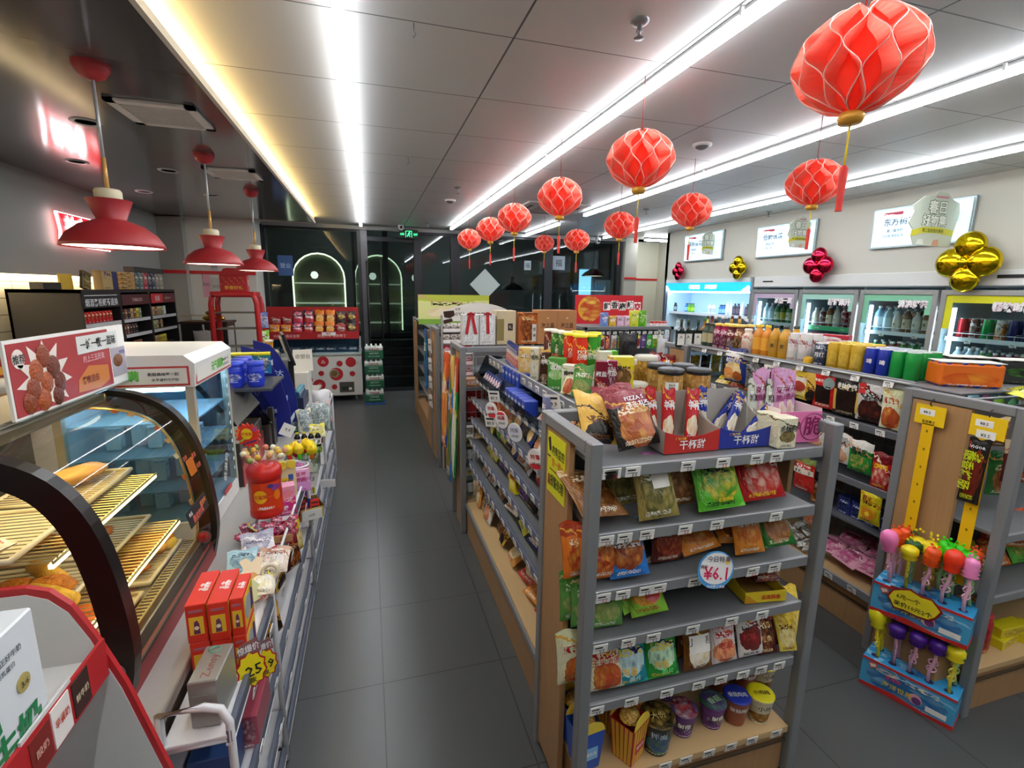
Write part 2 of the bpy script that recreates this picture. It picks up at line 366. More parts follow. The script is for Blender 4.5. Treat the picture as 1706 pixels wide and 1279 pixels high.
def arch(name, label, x0,x1,y, z0,z1):
    t=thing(name, label, 'display arch',((x0+x1)/2,y, z0))
    w = (x1-x0)/2; h = z1-z0; lit=mat('e9efc8',.4,emit=2.2); pts = [(-w,0,0),(-w,0,h-w)]
    pts += [(-w*math.cos(a*math.pi/12),0,h-w+w*math.sin(a*math.pi/12)) for a in range(1,12)] + [(w,0,h-w),(w,0,0)]
    part('light_edge', M().tube(pts,.02,lit,6),t)
    part('back_panel', M().prism([(p[0], p[2]) for p in pts],.05,.08,mat('6d7462',.6)),t)
    for k in range(3):
        part('shelf', M().box(-w+.02,w-.02,-.12,.05,h*.10+.32*h*k*.8,h*.10+.32*h*k*.8+.03,mat('dfe6c4',.5,emit=.5)),t)
    return t
arch('display_arch','lit arched shop shelf seen through the glass door',-.30,.85,13.2,.85,2.75)
arch('display_arch','lit arched shop shelf seen through the window behind the freezer',-1.75,-.55,13.2,.85,2.75)
for gx, gz, lb in ((.13,2.22,'round white globe lamp in the arched shelf behind the glass door'),(-1.2,2.22,'round white globe lamp in the arched shelf left of the door'),(1.15,2.2,'round white globe lamp right of the far double door')):
    solo('globe_lamp', M().lathe([(.001,-.09),(.06,-.07),(.09,0),(.06,.07),(.001,.09)], mat('f1efe2',.4,emit=1.4),12),lb, 'lamp',(gx*1.02,12.9,gz))
def dark_pendant(x, y, z, lb):
    t=thing('pendant_lamp', lb, 'lamp',(x, y, z))
    part('lamp_shade', M().lathe([(.30,0),(.29,.03),(.22,.10),(.10,.17),(.06,.20),(.07,.30),(.04,.33)], mat('1c1c1b',.4,.3),18,cap=False),t)
    part('bulb', M().lathe([(.28,.01),(.05,.05),(.001,.06)], mat('f5e9c8',.4,emit=2.2),14),t)
    part('rod', M().tube([(0,0,.3),(0,0,4.2-z)],.012,BLACK),t)
p = P(853,483,1,12); dark_pendant(p.x,12,p.z, 'black bell pendant lamp beyond the glass, above the white diamond sheet')
p = P(988,460,1,12); dark_pendant(p.x,12,p.z, 'black bell pendant lamp beyond the glass, near the right corner pillar')
p0,p1 = P(935,462,1,12.5),P(975,535,1,12.5)
t=thing('shop_fridge','pale lit drinks fridge in the shop beyond the glass','fridge',(p1.x+.8,12.7,.8))
part('body', M().box(-.9,.9,0,.5,0,1.75,mat('8a9396',.5)),t); part('light_column', M().box(-.95,-.62,-.08,0,0,1.72,mat('8fd6ff',.4,emit=1.3)),t)
part('screen', M().box(-.45,.75,-.05,0,.7,1.45,mat('5c6f78',.3,emit=.35)),t)
for k,(sx_, sz_, w_) in enumerate(((.9,3.55,.9),(2.2,3.4,1.4),(3.6,3.5,1.1),(-.9,3.7,.8))):
    solo('strip_light', M().box(-w_/2,w_/2,-.05,.05,-.02,.02,mat('f3f6f4',.3,emit=9)),['short white strip light outside above the door','white strip light outside behind the second window','white strip light outside behind the right windows','white strip light outside above the freezer window'][k], 'lamp',(sx_,13.5+k*.2,sz_),(0,0,R(20+10*k)))
# things taped to the glass
q = [P(765,480,1,YB-.02),P(840,453,1,YB-.02)]
c = P(808,474,1,YB-.012)
solo('paper_diamond', M().prism([(-.30,0),(0,-.30),(.30,0),(0,.30)],-.003,.003,mat('aebbb8',.5)),'plain white diamond sheet taped to the window glass','sheet',(c.x, YB-.012,c.z))
for px, py, w_, h_, cc, lb in ((879,442,.14,.18,'8f9ba0','small grey notice on the glass right of the diamond sheet'),(931,438,.26,.27,'98a5b0','pale square notice on the rightmost window pane')):
    c = P(px, py,1,YB-.012); solo('notice', M().box(-w_/2,w_/2,-.002,.002,-h_/2,h_/2,mat(cc,.6)).text('福', h_*.55,mat('4c5560',.6),y=-.004),lb, 'notice',(c.x, YB-.012,c.z))
p0,p1 = P(466,440,1,YB-.012),P(487,468,1,YB-.012)
solo('notice', M().box(-.12,.12,-.002,.002,-.17,.17,mat('3d5f95',.5)).text('营业',.09,mat('a9c4e8',.5),y=-.004),'blue poster on the window above the snack freezer','notice',((p0.x+p1.x)/2,YB-.012,p0.z-.02))
# ================================================================ ceiling fittings
def tube_light(label, x, y0,y1,z=CZ-.037,w=.044):
    t=thing('linear_light', label, 'ceiling light',(x,(y0+y1)/2,z)); L_ = (y1-y0)/2
    part('housing', M().box(-w*.3,w*.3,-L_, L_,.012,.032,mat('9a9c9c',.4,.4)),t)
    part('diffuser', M().box(-w/2+.001,w/2-.001,-L_+.01,L_-.01,-.0225,-.02,mat('ffffff',.4,emit=LED, ecol='f6faff')),t)
    part('side_lens', M().box(-w/2,w/2,-L_+.01,L_-.01,-.02,.012,mat('f4f6f8',.4,emit=LED*.22,ecol='f6faff')),t)
    for k in range(int((y1-y0)/2.2)):
        part('clip', M().box(-w*.62,w*.62,-.006,.006,.0,.032,mat('d5d5d5',.4)),t, loc=(0,-L_+1.1+2.2*k,.002))
tube_light('long white ceiling light line running above the aisle',-.07,-1.5,9.05)
tube_light('long white ceiling light line left of the lanterns',1.46,-1.5,8.9)
tube_light('long white ceiling light line between the two rows of lanterns',2.97,-1.5,6.6)
tube_light('short white ceiling light line near the glass front behind the lanterns',2.97,7.55,9.25)
tube_light('long white ceiling light line nearest the drinks coolers',4.53,-1.5,9.1)
p0,p1 = P(1062,403,2,CZ-.05),P(1114,395,2,CZ-.05)
t=thing('linear_light','short white light in the alcove beside the corner pillar','ceiling light',(5.72,9.05,CZ-.05))
part('housing', M().box(-.3,.3,-.03,.03,.012,.05,GREY),t); part('diffuser', M().box(-.29,.29,-.03,.03,-.02,.012,mat('ffffff',.4,emit=LED, ecol='f6faff')),t)
# warm strip tucked behind the lip of the lowered ceiling
t=thing('cove_light','warm strip light behind the lip of the lowered ceiling','ceiling light',(SX-.085,3.0,SZ+.032))
part('diffuser', M().box(-.02,.02,-5.5,5.5,-.006,.006,mat('ffffff',.4,emit=30,ecol='ffd98a')),t)
t=thing('cove_light','warm strip light under the left wall panel over the tiles','ceiling light',(XL-.05,4.0,1.985))
part('diffuser', M().box(-.03,.03,-4.5,3.4,-.008,.008,mat('ffffff',.4,emit=9,ecol='ffdfa6')),t)
# red pendants
REDP=mat('a4282e',.5); CREAM=mat('d9cfae',.5)
def pendant(label, x, y, zr, sc=1):
    t=thing('pendant_lamp', label, 'pendant lamp',(x, y, zr),group='red pendant lamps over the counter')
    h = SZ-zr
    part('canopy', M().lathe([(.075,h),(.073,h-.02),(.05,h-.055),(.02,h-.07),(.001,h-.072)], REDP,20,cap=False),t)
    part('cord', M().tube([(0,0,h-.06),(0,0,.42)],.008,mat('b9bcbf',.4,.4),8),t)
    part('stem', M().tube([(0,0,.42),(0,0,.27)],.010,mat('d8a860',.4,.3),8),t)
    part('collar', M().lathe([(.052,.215),(.056,.222),(.056,.265),(.05,.275),(.012,.28)], CREAM,18),t)
    part('lamp_shade', M().lathe([(.094,.225),(.092,.220),(.060,.135),(.066,.13),(.13,.105),(.180,.065),(.208,.02),(.214,0),(.207,0),(.19,.04),(.12,.095),(.05,.12),(.001,.125)], REDP,28,cap=False),t)
    part('diffuser', M().lathe([(.205,.006),(.10,.012),(.001,.014)], mat('fff6dc',.4,emit=3.2,ecol='fff0cf'),24),t)
pendant('nearest and largest red pendant lamp, before the red lit wall sign',-1.20,2.96,2.10)
pendant('middle red pendant lamp, above the dark tobacco cabinet end',-1.19,4.58,2.09)
pendant('farthest and smallest red pendant lamp, before the freezer window',-1.16,6.06,2.09)
# square air vents and downlights in the lowered ceiling
def vent(label, cx, cy, w, l):
    t=thing('ceiling_vent', label, 'vent',(cx, cy, SZ-.004))
    fr=M()
    for a in ((-w/2,-w/2+.05,-l/2,l/2),(w/2-.05,w/2,-l/2,l/2),(-w/2,w/2,-l/2,-l/2+.05),(-w/2,w/2,l/2-.05,l/2)): fr.box(a[0], a[1], a[2], a[3],-.012,.002,mat('e6e6ea',.5))
    part('frame', fr, t); part('backing', M().box(-w/2+.04,w/2-.04,-l/2+.04,l/2-.04,-.002,.001,mat('2b2b2d',.6)),t)
    for k in range(13):
        y = -l/2+.06+(l-.12)*k/12; part('slat', M().box(-w/2+.05,w/2-.05,y-.006,y+.006,-.010,-.002,mat('dcdce0',.5)),t)
p = P(273,190,2,SZ); vent('white slatted ceiling vent right of the nearest pendant', p.x, p.y,.44,.44)
p = P(390,289,2,SZ); vent('white slatted ceiling vent beside the middle pendant', p.x, p.y,.42,.42)
for px, py, lb in ((143,203,'recessed downlight beside the cord of the nearest pendant'),(128,269,'recessed downlight near the left wall above the red sign'),(281,284,'recessed downlight between the vent and the middle pendant'),(240,319,'recessed downlight above the tobacco cabinet'),(353,325,'small recessed downlight near the back pillar')):
    p = P(px, py,2,SZ); t=thing('downlight', lb, 'downlight',(p.x, p.y, SZ))
    part('ring', M().lathe([(.055,-.002),(.075,-.008),(.085,0)], mat('c9cad0',.4),20,cap=False),t); part('lens', M().lathe([(.056,-.003),(.001,-.003)], mat('8b8d94',.15),20),t)
# sprinklers, detectors, hooks
def sprinkler(px, py, lb, z=CZ):
    p = P(px, py,2,z); t=thing('sprinkler', lb, 'sprinkler',(p.x, p.y, z))
    part('plate', M().lathe([(.04,0),(.036,-.01),(.02,-.016),(.001,-.016)], STEEL,16,cap=False),t)
    part('head', M().lathe([(.010,-.014),(.010,-.035),(.014,-.04),(.006,-.05),(.006,-.06),(.022,-.065),(.022,-.068),(.001,-.07)], STEEL,10),t)
sprinkler(1066,34,'large steel fire sprinkler near the top right of the ceiling'); sprinkler(763,312,'steel fire sprinkler beside the second light line')
sprinkler(1077,348,'steel fire sprinkler near the right alcove', CZ); sprinkler(1281,352,'steel fire sprinkler near the right wall'); sprinkler(712,371,'steel fire sprinkler near the exit sign')
for px, py, lb in ((750,333,'round white smoke detector left of the second light line'),(1170,240,'round white ceiling speaker between the lantern rows')):
    p = P(px, py,2,CZ); t=thing('smoke_detector', lb, 'detector',(p.x, p.y, CZ))
    part('base', M().lathe([(.07,0),(.07,-.012),(.055,-.018),(.001,-.018)], WHITE,20,cap=False),t); part('sensor', M().lathe([(.05,-.016),(.045,-.028),(.02,-.04),(.001,-.042)], mat('6d6f72',.4),16,cap=False),t)
for px, py, lb in ((689,38,'small ceiling hook left of the long ceiling joint near the camera'),(680,262,'small ceiling hook further along the left ceiling panels')):
    p = P(px, py,2,CZ); solo('ceiling_hook', M().tube([(0,0,0),(0,0,-.03),(.008,0,-.045),(0,0,-.055),(-.008,0,-.047)],.003,STEEL),lb, 'hook',(p.x, p.y, CZ))
p = P(915,345,2,CZ); t=thing('cassette_unit','square ceiling air conditioner behind the lanterns','air conditioner',(p.x, p.y, CZ-.004))
part('panel', M().box(-.42,.42,-.42,.42,-.025,0,mat('c6c7c6',.5),.01),t); part('grille', M().box(-.22,.22,-.22,.22,-.032,-.024,mat('9fa1a1',.5),.004),t)
for k in range(4):
    a = k*math.pi/2; part('air_slot', M().box(-.24,.24,-.345,-.30,-.030,-.024,mat('4a4c4e',.5)),t, rot=(0,0,a))
# exit sign and cameras
p = P(681,390,1,9.2); t=thing('exit_sign','dark exit sign with lit green running man above the glass door','sign',(p.x,9.2,p.z))
GRN=mat('38e08a',.4,emit=1.6); ex=M().box(-.165,.165,0,.03,-.075,.075,mat('10281d',.4),.004)
part('panel', ex, t); pic=M()
pic.text('SAFE',.05,GRN,-.115,0,y=-.003,maxw=.07).text('EXIT',.05,GRN,.12,0,y=-.003,maxw=.07)
for a in ((-.055,-.05,-.055,.055),(.05,.055,-.055,.055),(-.055,.055,.05,.055)): pic.box(a[0], a[1],-.004,-.001,a[2], a[3], GRN)
pic.lathe([(.012,0),(.001,.001)], GRN,10,Tm(.012,-.003,.032,0,R(90))); pic.prism([(-.012,.018),(.014,.02),(.006,-.012),(-.014,-.008)],-.004,-.001,GRN)
pic.prism([(-.01,-.008),(.0,-.008),(.026,-.038),(.016,-.044)],-.004,-.001,GRN); pic.prism([(-.014,-.006),(-.006,-.01),(-.02,-.042),(-.034,-.04)],-.004,-.001,GRN); pic.prism([(.01,.014),(.016,.018),(.034,-.002),(.028,-.006)],-.004,-.001,GRN)
part('lit_print', pic, t); [part('hanger', M().tube([(hx_,.015,.07),(hx_,.015,CZ-p.z)],.004,STEEL),t) for hx_ in (-.1,.1)]
def camera_dome(px, py, lb):
    p = P(px, py,1,9.1); t=thing('security_camera', lb, 'security camera',(p.x,9.1,p.z))
    part('housing', M().lathe([(.05,.07),(.05,.02),(.045,-.02),(.02,-.045),(.001,-.05)], mat('c5c6c8',.4),16),t)
    part('lens', M().lathe([(.022,0),(.02,.03),(.001,.032)], BLACK,12,Tm(0,-.045,0,0,R(90))),t); part('bracket', M().tube([(0,0,.06),(0,0,CZ-p.z)],.012,mat('c5c6c8',.4)),t)
camera_dome(668,379,'white dome security camera left of the exit sign'); camera_dome(996,402,'white security camera near the corner pillar'); camera_dome(827,392,'white security camera behind the second lantern')
# red honeycomb paper lanterns
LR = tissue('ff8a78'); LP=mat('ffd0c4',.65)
LMESH = [None]
def lantern(label, x, y, z, sc=1,rz=0,tilt=0):
    t=thing('paper_lantern', label, 'lantern',(x, y, z),group='red paper lanterns under the ceiling', rot=(tilt,0,rz))
    if LMESH[0] is None:
        LMESH[0] = (lantern_body(),M().lathe([(.03,-.135),(.036,-.150),(.03,-.165),(.001,-.168)], mat('d8a13a',.4,.3),12).mesh('pendant_charm'),
                    M().tube([(0,0,-.16),(0,0,-.28)],.003,YEL,5).lathe([(.006,-.28),(.012,-.29),(.009,-.40),(.010,-.41)], mat('d8342c',.6),8).mesh('tassel'))
    part('paper_body', LMESH[0][0], t).scale = (sc, sc, sc)
    part('charm', LMESH[0][1], t).scale = (sc, sc, sc); part('tassel', LMESH[0][2], t).scale = (sc, sc, sc)
    part('string', M().tube([(0,0,.13*sc),(0,0,CZ-z)],.0025,mat('8a2a26',.6),5),t)
def lantern_body():
    """honeycomb paper: every leaf is a scalloped half disc; neighbours are pinched together at staggered points"""
    m=M(); nf, nz = 20,24; w = 2*math.pi/nf
    def rad(v): return .030+.135*(math.sin(math.pi*v)**.62 if 0 < v < 1 else 0)
    cells = 4.0
    vs_, fs_ = [],[]
    for k in range(nf):
        for j in range(nz+1):
            v = j/nz; r = rad(v); ph = math.cos(2*math.pi*cells*v/2)
            sw = .5*w*(1 if k % 2 else -1)*ph*.96
            a = k*w + sw
            rr = r*(1+.03*abs(ph))
            for q, f in enumerate((1,.55)):
                vs_.append((rr*f*math.cos(a),rr*f*math.sin(a),(v-.5)*.27*(1 if q == 0 else .95)))
    for k in range(nf):
        for j in range(nz):
            b = (k*(nz+1)+j)*2
            fs_.append((b, b+2,b+3,b+1))
    m.add(vs_, fs_, LR, False)
    # leaf rims in a paler colour that stands in for light on them
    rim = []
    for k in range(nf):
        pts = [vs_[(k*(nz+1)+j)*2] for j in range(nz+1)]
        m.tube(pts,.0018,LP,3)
    m.lathe([(.02,-.128),(.05,-.115),(.088,-.07),(.102,0),(.088,.07),(.05,.115),(.02,.128)], tissue('ff7a66'),20)
    return m.mesh('paper_body')
for i,(px, py, sc, lb) in enumerate(((1430,103,1.05,'nearest and largest red paper lantern'),(1067,265,1.05,'second red paper lantern in the left row'),(933,328,1,'third red paper lantern in the left row'),(857,363,1,'fourth red paper lantern in the left row, before the air conditioner'),(817,382,1,'fifth red paper lantern in the left row'),(782,398,1,'farthest red paper lantern in the left row, before the glass'))):
    y = [1.27,2.47,3.6,4.8,5.85,7.05][i]; p = P(px, py,1,y); lantern(lb, p.x, y, p.z, sc,.3*i)
for i,(px, py, sc, lb) in enumerate(((1357,304,1,'nearest red paper lantern in the right row, before the wall screens'),(1152,350,1,'second red paper lantern in the right row'),(1033,375,1,'third red paper lantern in the right row'),(961,400,1,'fourth red paper lantern in the right row, left of the security camera'),(907,405,.9,'farthest red paper lantern in the right row, with a long cord below'))):
    y = [2.6,3.72,4.85,6.1,7.2][i]; p = P(px, py,1,y); lantern(lb, p.x, y, p.z, sc,.2+.3*i)
# ================================================================ goods
def pouch(w, h, t, m, texts=(),nx=8,nz=11,seed=1,crimp=None, extra=None):
    """filled bag: base at z=0,face to -y; texts = (string, x, z, size, material[, maxw])"""
    r = random.Random(seed*31+int(w*1000)); ph = [r.uniform(0,6.28) for _ in range(6)]
    def depth(u, v):
        a = max(0,1-abs(2*u-1)**2.6); b = max(0,1-abs(2*v-1)**3.0)
        wr = .5+.5*math.sin(7*u+ph[0]+4*v)*.18+.12*math.sin(11*v+ph[1]-5*u)
        return t*.5*(a**.5)*(b**.62)*(.72+.32*(1-v))*(wr+.45)
    def xz(u, v):
        pin = 1-.05*math.sin(math.pi*v)*(1-abs(2*u-1))
        return ((u-.5)*w*(1-.06*math.sin(math.pi*v)),v*h+.006*math.sin(9*u+ph[2])*(1 if v > .95 else 0))
    b=M(); vs_, fs_ = [],[]
    for s_ in (-1,1):
        o = len(vs_)
        for j in range(nz+1):
            for i in range(nx+1):
                u, v = i/nx, j/nz; x, z = xz(u, v); vs_.append((x, s_*(depth(u, v)+.0015),z))
        for j in range(nz):
            for i in range(nx):
                q = (o+j*(nx+1)+i, o+j*(nx+1)+i+1,o+(j+1)*(nx+1)+i+1,o+(j+1)*(nx+1)+i)
                fs_.append(q if s_ < 0 else q[::-1])
    b.add(vs_, fs_, m, True)
    if crimp: 
        for v0,v1 in ((0,.055),(.945,1)):
            pts = [xz(u/8,v0) for u in range(9)]; pt2 = [xz(u/8,v1) for u in range(9)]
            vv = [(x,-.0035,z) for x, z in pts]+[(x,-.0035,z) for x, z in pt2]+[(x,.0035,z) for x, z in pts]+[(x,.0035,z) for x, z in pt2]
            b.add(vv,[(i, i+1,i+10,i+9) for i in range(8)]+[(i+18,i+27,i+28,i+19) for i in range(8)], crimp, True)
    def fn(x, z):
        u = min(1,max(0,x/w+.5)); v = min(1,max(0,z/h)); return (x,-depth(u, v)-.0035,z)
    for tx in texts: b.text(tx[0], tx[3], tx[4], tx[1], tx[2], fn, maxw=tx[5] if len(tx) > 5 else w*.86)
    if extra: extra(b, fn)
    return b
def disc(b, fn, x, z, rx, rz, m, n=18):
    vs_ = [fn(x, z)]+[fn(x+rx*math.cos(2*math.pi*i/n),z+rz*math.sin(2*math.pi*i/n)) for i in range(n)]
    return b.add([(v[0], v[1]-.0005,v[2]) for v in vs_],[(0,1+i,1+(i+1) % n) for i in range(n)][::1], m, False)
def quad(b, fn, x0,x1,z0,z1,m, k=4):
    vs_ = [fn(x0+(x1-x0)*i/k, z0+(z1-z0)*j/k) for j in range(k+1) for i in range(k+1)]
    return b.add([(v[0], v[1]-.0004,v[2]) for v in vs_],[(j*(k+1)+i, j*(k+1)+i+1,(j+1)*(k+1)+i+1,(j+1)*(k+1)+i) for j in range(k) for i in range(k)], m, False)
def flat(y): return lambda x, z: (x, y, z)
def carton(w, d, h, m, texts=(),side=None, top=None, c=.003,extra=None):
    b=M().box(-w/2,w/2,-d/2,d/2,0,h, m, c)
    if top: b.box(-w/2+.002,w/2-.002,-d/2+.002,d/2-.002,h-.001,h+.0008,top)
    if side:
        b.box(-w/2-.0008,-w/2+.001,-d/2+.003,d/2-.003,.003,h-.003,side); b.box(w/2-.001,w/2+.0008,-d/2+.003,d/2-.003,.003,h-.003,side)
    for tx in texts: b.text(tx[0], tx[3], tx[4], tx[1], tx[2], flat(-d/2-.0015),maxw=tx[5] if len(tx) > 5 else w*.88)
    if extra: extra(b, flat(-d/2-.001))
    return b
def cyl_fn(r): return lambda x, z: ((r+.0012)*math.sin(x/r),-(r+.0012)*math.cos(x/r),z)
def can(r, h, m, texts=(),rim=None, n=16):
    b=M().lathe([(r*.86,0),(r, h*.03),(r, h*.90),(r*.88,h*.975),(r*.88,h)], m, n)
    b.lathe([(r*.885,h-.002),(r*.89,h+.002),(r*.80,h+.001),(r*.78,h-.003),(.001,h-.003)], rim or mat('c3c5c7',.3,.8),n, cap=False)
    for tx in texts: b.text(tx[0], tx[3], tx[4], tx[1], tx[2], cyl_fn(r),maxw=tx[5] if len(tx) > 5 else r*1.9)
    return b
def bottle(r, h, body, lab=None, neck=.38,n=14,z0=.18,z1=.58,shoulder=.70,texts=()):
    """returns body and label meshes; cap sits on top as its own part"""
    b=M().lathe([(r*.9,0),(r, h*.02),(r, h*.55),(r*.98,h*shoulder),(r*.62,h*(shoulder+.12)),(r*neck, h*(shoulder+.18)),(r*neck, h*.93),(r*neck*.9,h*.935)], body, n)
    parts = []
    if lab:
        l=M().lathe([(r+.0008,h*z0),(r+.001,h*z1)], lab, n, cap=False)
        for tx in texts: l.text(tx[0], tx[3], tx[4], tx[1], tx[2], cyl_fn(r+.001),maxw=r*1.8)
        parts.append(('label', l))
    return b, parts
def capmesh(r, h0,h1,m, n=12): return M().lathe([(r, h0),(r*1.02,h0+.002),(r, h1-.002),(r*.9,h1)], m, n)
def proto(body, parts=(),name='x'):
    return (body.mesh(name) if isinstance(body, M) else body,[(n, p.mesh(n) if isinstance(p, M) else p, l[0] if l else None) for n, p, *l in parts])
def spawn(pr, name, label, cat, loc, rot=(0,0,0),group=None):
    o = tag(link(name, pr[0], None, loc, rot),label, cat, group)
    for n, p, l in pr[1]: 
        c = link(n, p, o)
        if l: c['label'] = l
    return o
_tagm = {}
def price_tag_mesh(kind=0):
    if kind not in _tagm:
        b=M().box(-.026,.026,-.0015,.0015,-.017,.017,PAPER)
        b.box(-.020,.008,-.0022,-.001,.004,.009,INK).box(-.020,.016,-.0022,-.001,-.004,-.002,mat('6a6a68',.6)).text('5.5',.016,INK if kind == 0 else REDINK,.006,-.010,y=-.0024)
        _tagm[kind] = b.mesh('price_tag')
    return _tagm[kind]
def price_tags(parent, pts, rz=0,tilt=R(8)):
    for i, p in enumerate(pts): part('price_tag', price_tag_mesh(i % 3 == 1),parent, loc=p, rot=(tilt,0,rz))
FOOD = ('c98a3a','7a3c14')
# a shared palette of bags: (key) -> (words, print material)
BAGS = {
 'olive':   ('purple topped olive snack bag', art('7a2a6e','9a8a4a','b8a25a','5a5a2c','f0f0e0',.74,.36,.34)),
 'brown':   ('clear brown nut snack bag', art('c8b08a','8a5a2a','b8824a','6a3c18','f4e8d0',.80,.38,.36,9)),
 'green':   ('bright green chip bag', art('d8e0d4','58b82e','f2c832','3a8a20','101010',.70,.36,.24)),
 'darkred': ('dark red snack bag', art('3a1016','6e141c','a83a24','2c0c10','e8c040',.74,.38,.26)),
 'red':     ('red corn snack bag', art('7a1418','c01c22','f0dcc8','c02a22','f4c820',.72,.34,.26)),
 'orange':  ('orange chip bag', art('b8401a','e07820','f0b040','a83818','f4f0d8',.72,.36,.28)),
 'blue':    ('blue chip bag', art('c8d4e0','2a78c8','e8963a','7a2c1a','f4f4f4',.68,.40,.24)),
 'stick':   ('dark red potato stick bag', art('d0b890','5e1a18','c85a2a','7a2414','f0e4c8',.66,.34,.34,12)),
 'ogreen':  ('orange and green rice cracker bag', art('2c8a32','e08a28','f0b850','b85a1c','f4f0d8',.70,.44,.30)),
 'dgreen':  ('dark green nut snack bag', art('1e6a2c','2c7a30','d8a05a','8a4c20','f0e8c0',.74,.36,.30)),
 'pgreen':  ('green vegetable snack pouch', art('4a8a3a','5c9c48','c8b878','7aa050','f0f4e0',.74,.32,.20)),
 'tomato':  ('lime green tomato snack bag', art('d8d8c0','8cc83a','d83228','e8b030','b01c28',.70,.36,.20)),
 'cream':   ('cream corn snack bag', art('d8dcb0','e2e0bc','e0a83a','b84a2a','b02020',.76,.26,.26)),
 'teal':    ('teal seaweed snack bag', art('2aa0a0','2290a0','1c2450','c8e8e8','f0d040',.72,.44,.26)),
 'neon':    ('green seaweed snack bag', art('3ab040','2a9a3c','16204a','c8f0c8','f0d040',.72,.44,.26)),
 'bear':    ('brown cracker noodle bag', art('8a5c20','7a4a18','e8c868','f4f0e4','1c1c1c',.74,.34,.28)),
 'pinkw':   ('white and pink prawn noodle bag', art('e8b8c0','ecdedc','d85a3a','f0a878','c02030',.74,.28,.26)),
 'redw':    ('white and red spicy noodle bag', art('e0c840','e8e2de','b8242c','6a2420','1a1a1a',.78,.42,.26)),
 'wine':    ('wine red spicy strip pack', art('8a1a24','4a0e16','c8742a','3a0c10','f0d8a0',.74,.34,.26)),
 'yellow':  ('yellow cheese snack pack', art('e8c83a','f0d45a','c89030','f4e8a0','5a3810',.74,.36,.26)),
 'white':   ('white dried meat pack', art('e4e2dc','ecebe6','c05a2a','e0a070','1c1c1c',.72,.32,.24)),
 'silver':  ('silver foil snack pack', art('c8c8cc','b4b4b8','d8b890','8a5a3a','b01c24',.76,.34,.28)),
 'bread':   ('clear bag of small bread rolls', art('c86a20','d89848','e8c88a','f0e0b8','8a2010',.70,.40,.34)),
 'candyw':  ('white and red nougat candy bag', art('b81c24','c83438','f2ece0','d8c0a0','f4f0e4',.70,.44,.32)),
 'pink':    ('pink marshmallow bag', art('e088a8','e8a0b8','f4d0d8','c05080','7a1c40',.72,.36,.28)),
 'violet':  ('violet plum candy pack', art('4a2a7a','5a3488','a878c8','2c184a','f0e8f4',.72,.36,.28)),
 'navy':    ('navy blue biscuit pack', art('1c2a6a','22347e','d89a3a','f0d8a0','f4f4f4',.74,.36,.26)),
 'lime':    ('yellow and lime seed pack', art('c8d020','d8d83a','8a5a20','e8d890','2a5a1c',.74,.36,.28)),
 'black':   ('black and gold jerky pack', art('1a1614','231c18','5a3018','120c0a','d8b850',.70,.34,.30)),
 'pizza':   ('black and red pizza snack bag', art('8a2a36','1c1412','d89a48','a8502a','f4e0c0',.70,.36,.38,5)),
 'gold':    ('yellow topped black snack bag', art('e0b24a','d8a83a','2a2018','1c1612','6a3c10',.50,.16,.22)),
}
_bagmesh = {}
def bag_mesh(key, w, h, t, texts=(),seed=1,crimp=None, extra=None, tid=''):
    k = (key, w, h, t, seed, tid)
    if k not in _bagmesh: _bagmesh[k] = pouch(w, h, t, BAGS[key][1], texts, seed=seed, crimp=crimp, extra=extra).mesh('snack_bag')
    return _bagmesh[k]
def bag(key, w, h, t, loc, rot, label, texts=(),seed=1,name='snack_bag', cat='snack bag', group=None, crimp=None, extra=None, tid=''):
    loc = (loc[0], loc[1], loc[2]+.001+max(0,math.sin(-rot[0]))*t*.42+abs(math.sin(rot[1]))*w*.4+(.006 if rot[0] < -.6 else 0))
    return tag(link(name, bag_mesh(key, w, h, t, texts, seed, crimp, extra, tid or (texts[0][0] if texts else '')),None, loc, rot),label, cat, group)
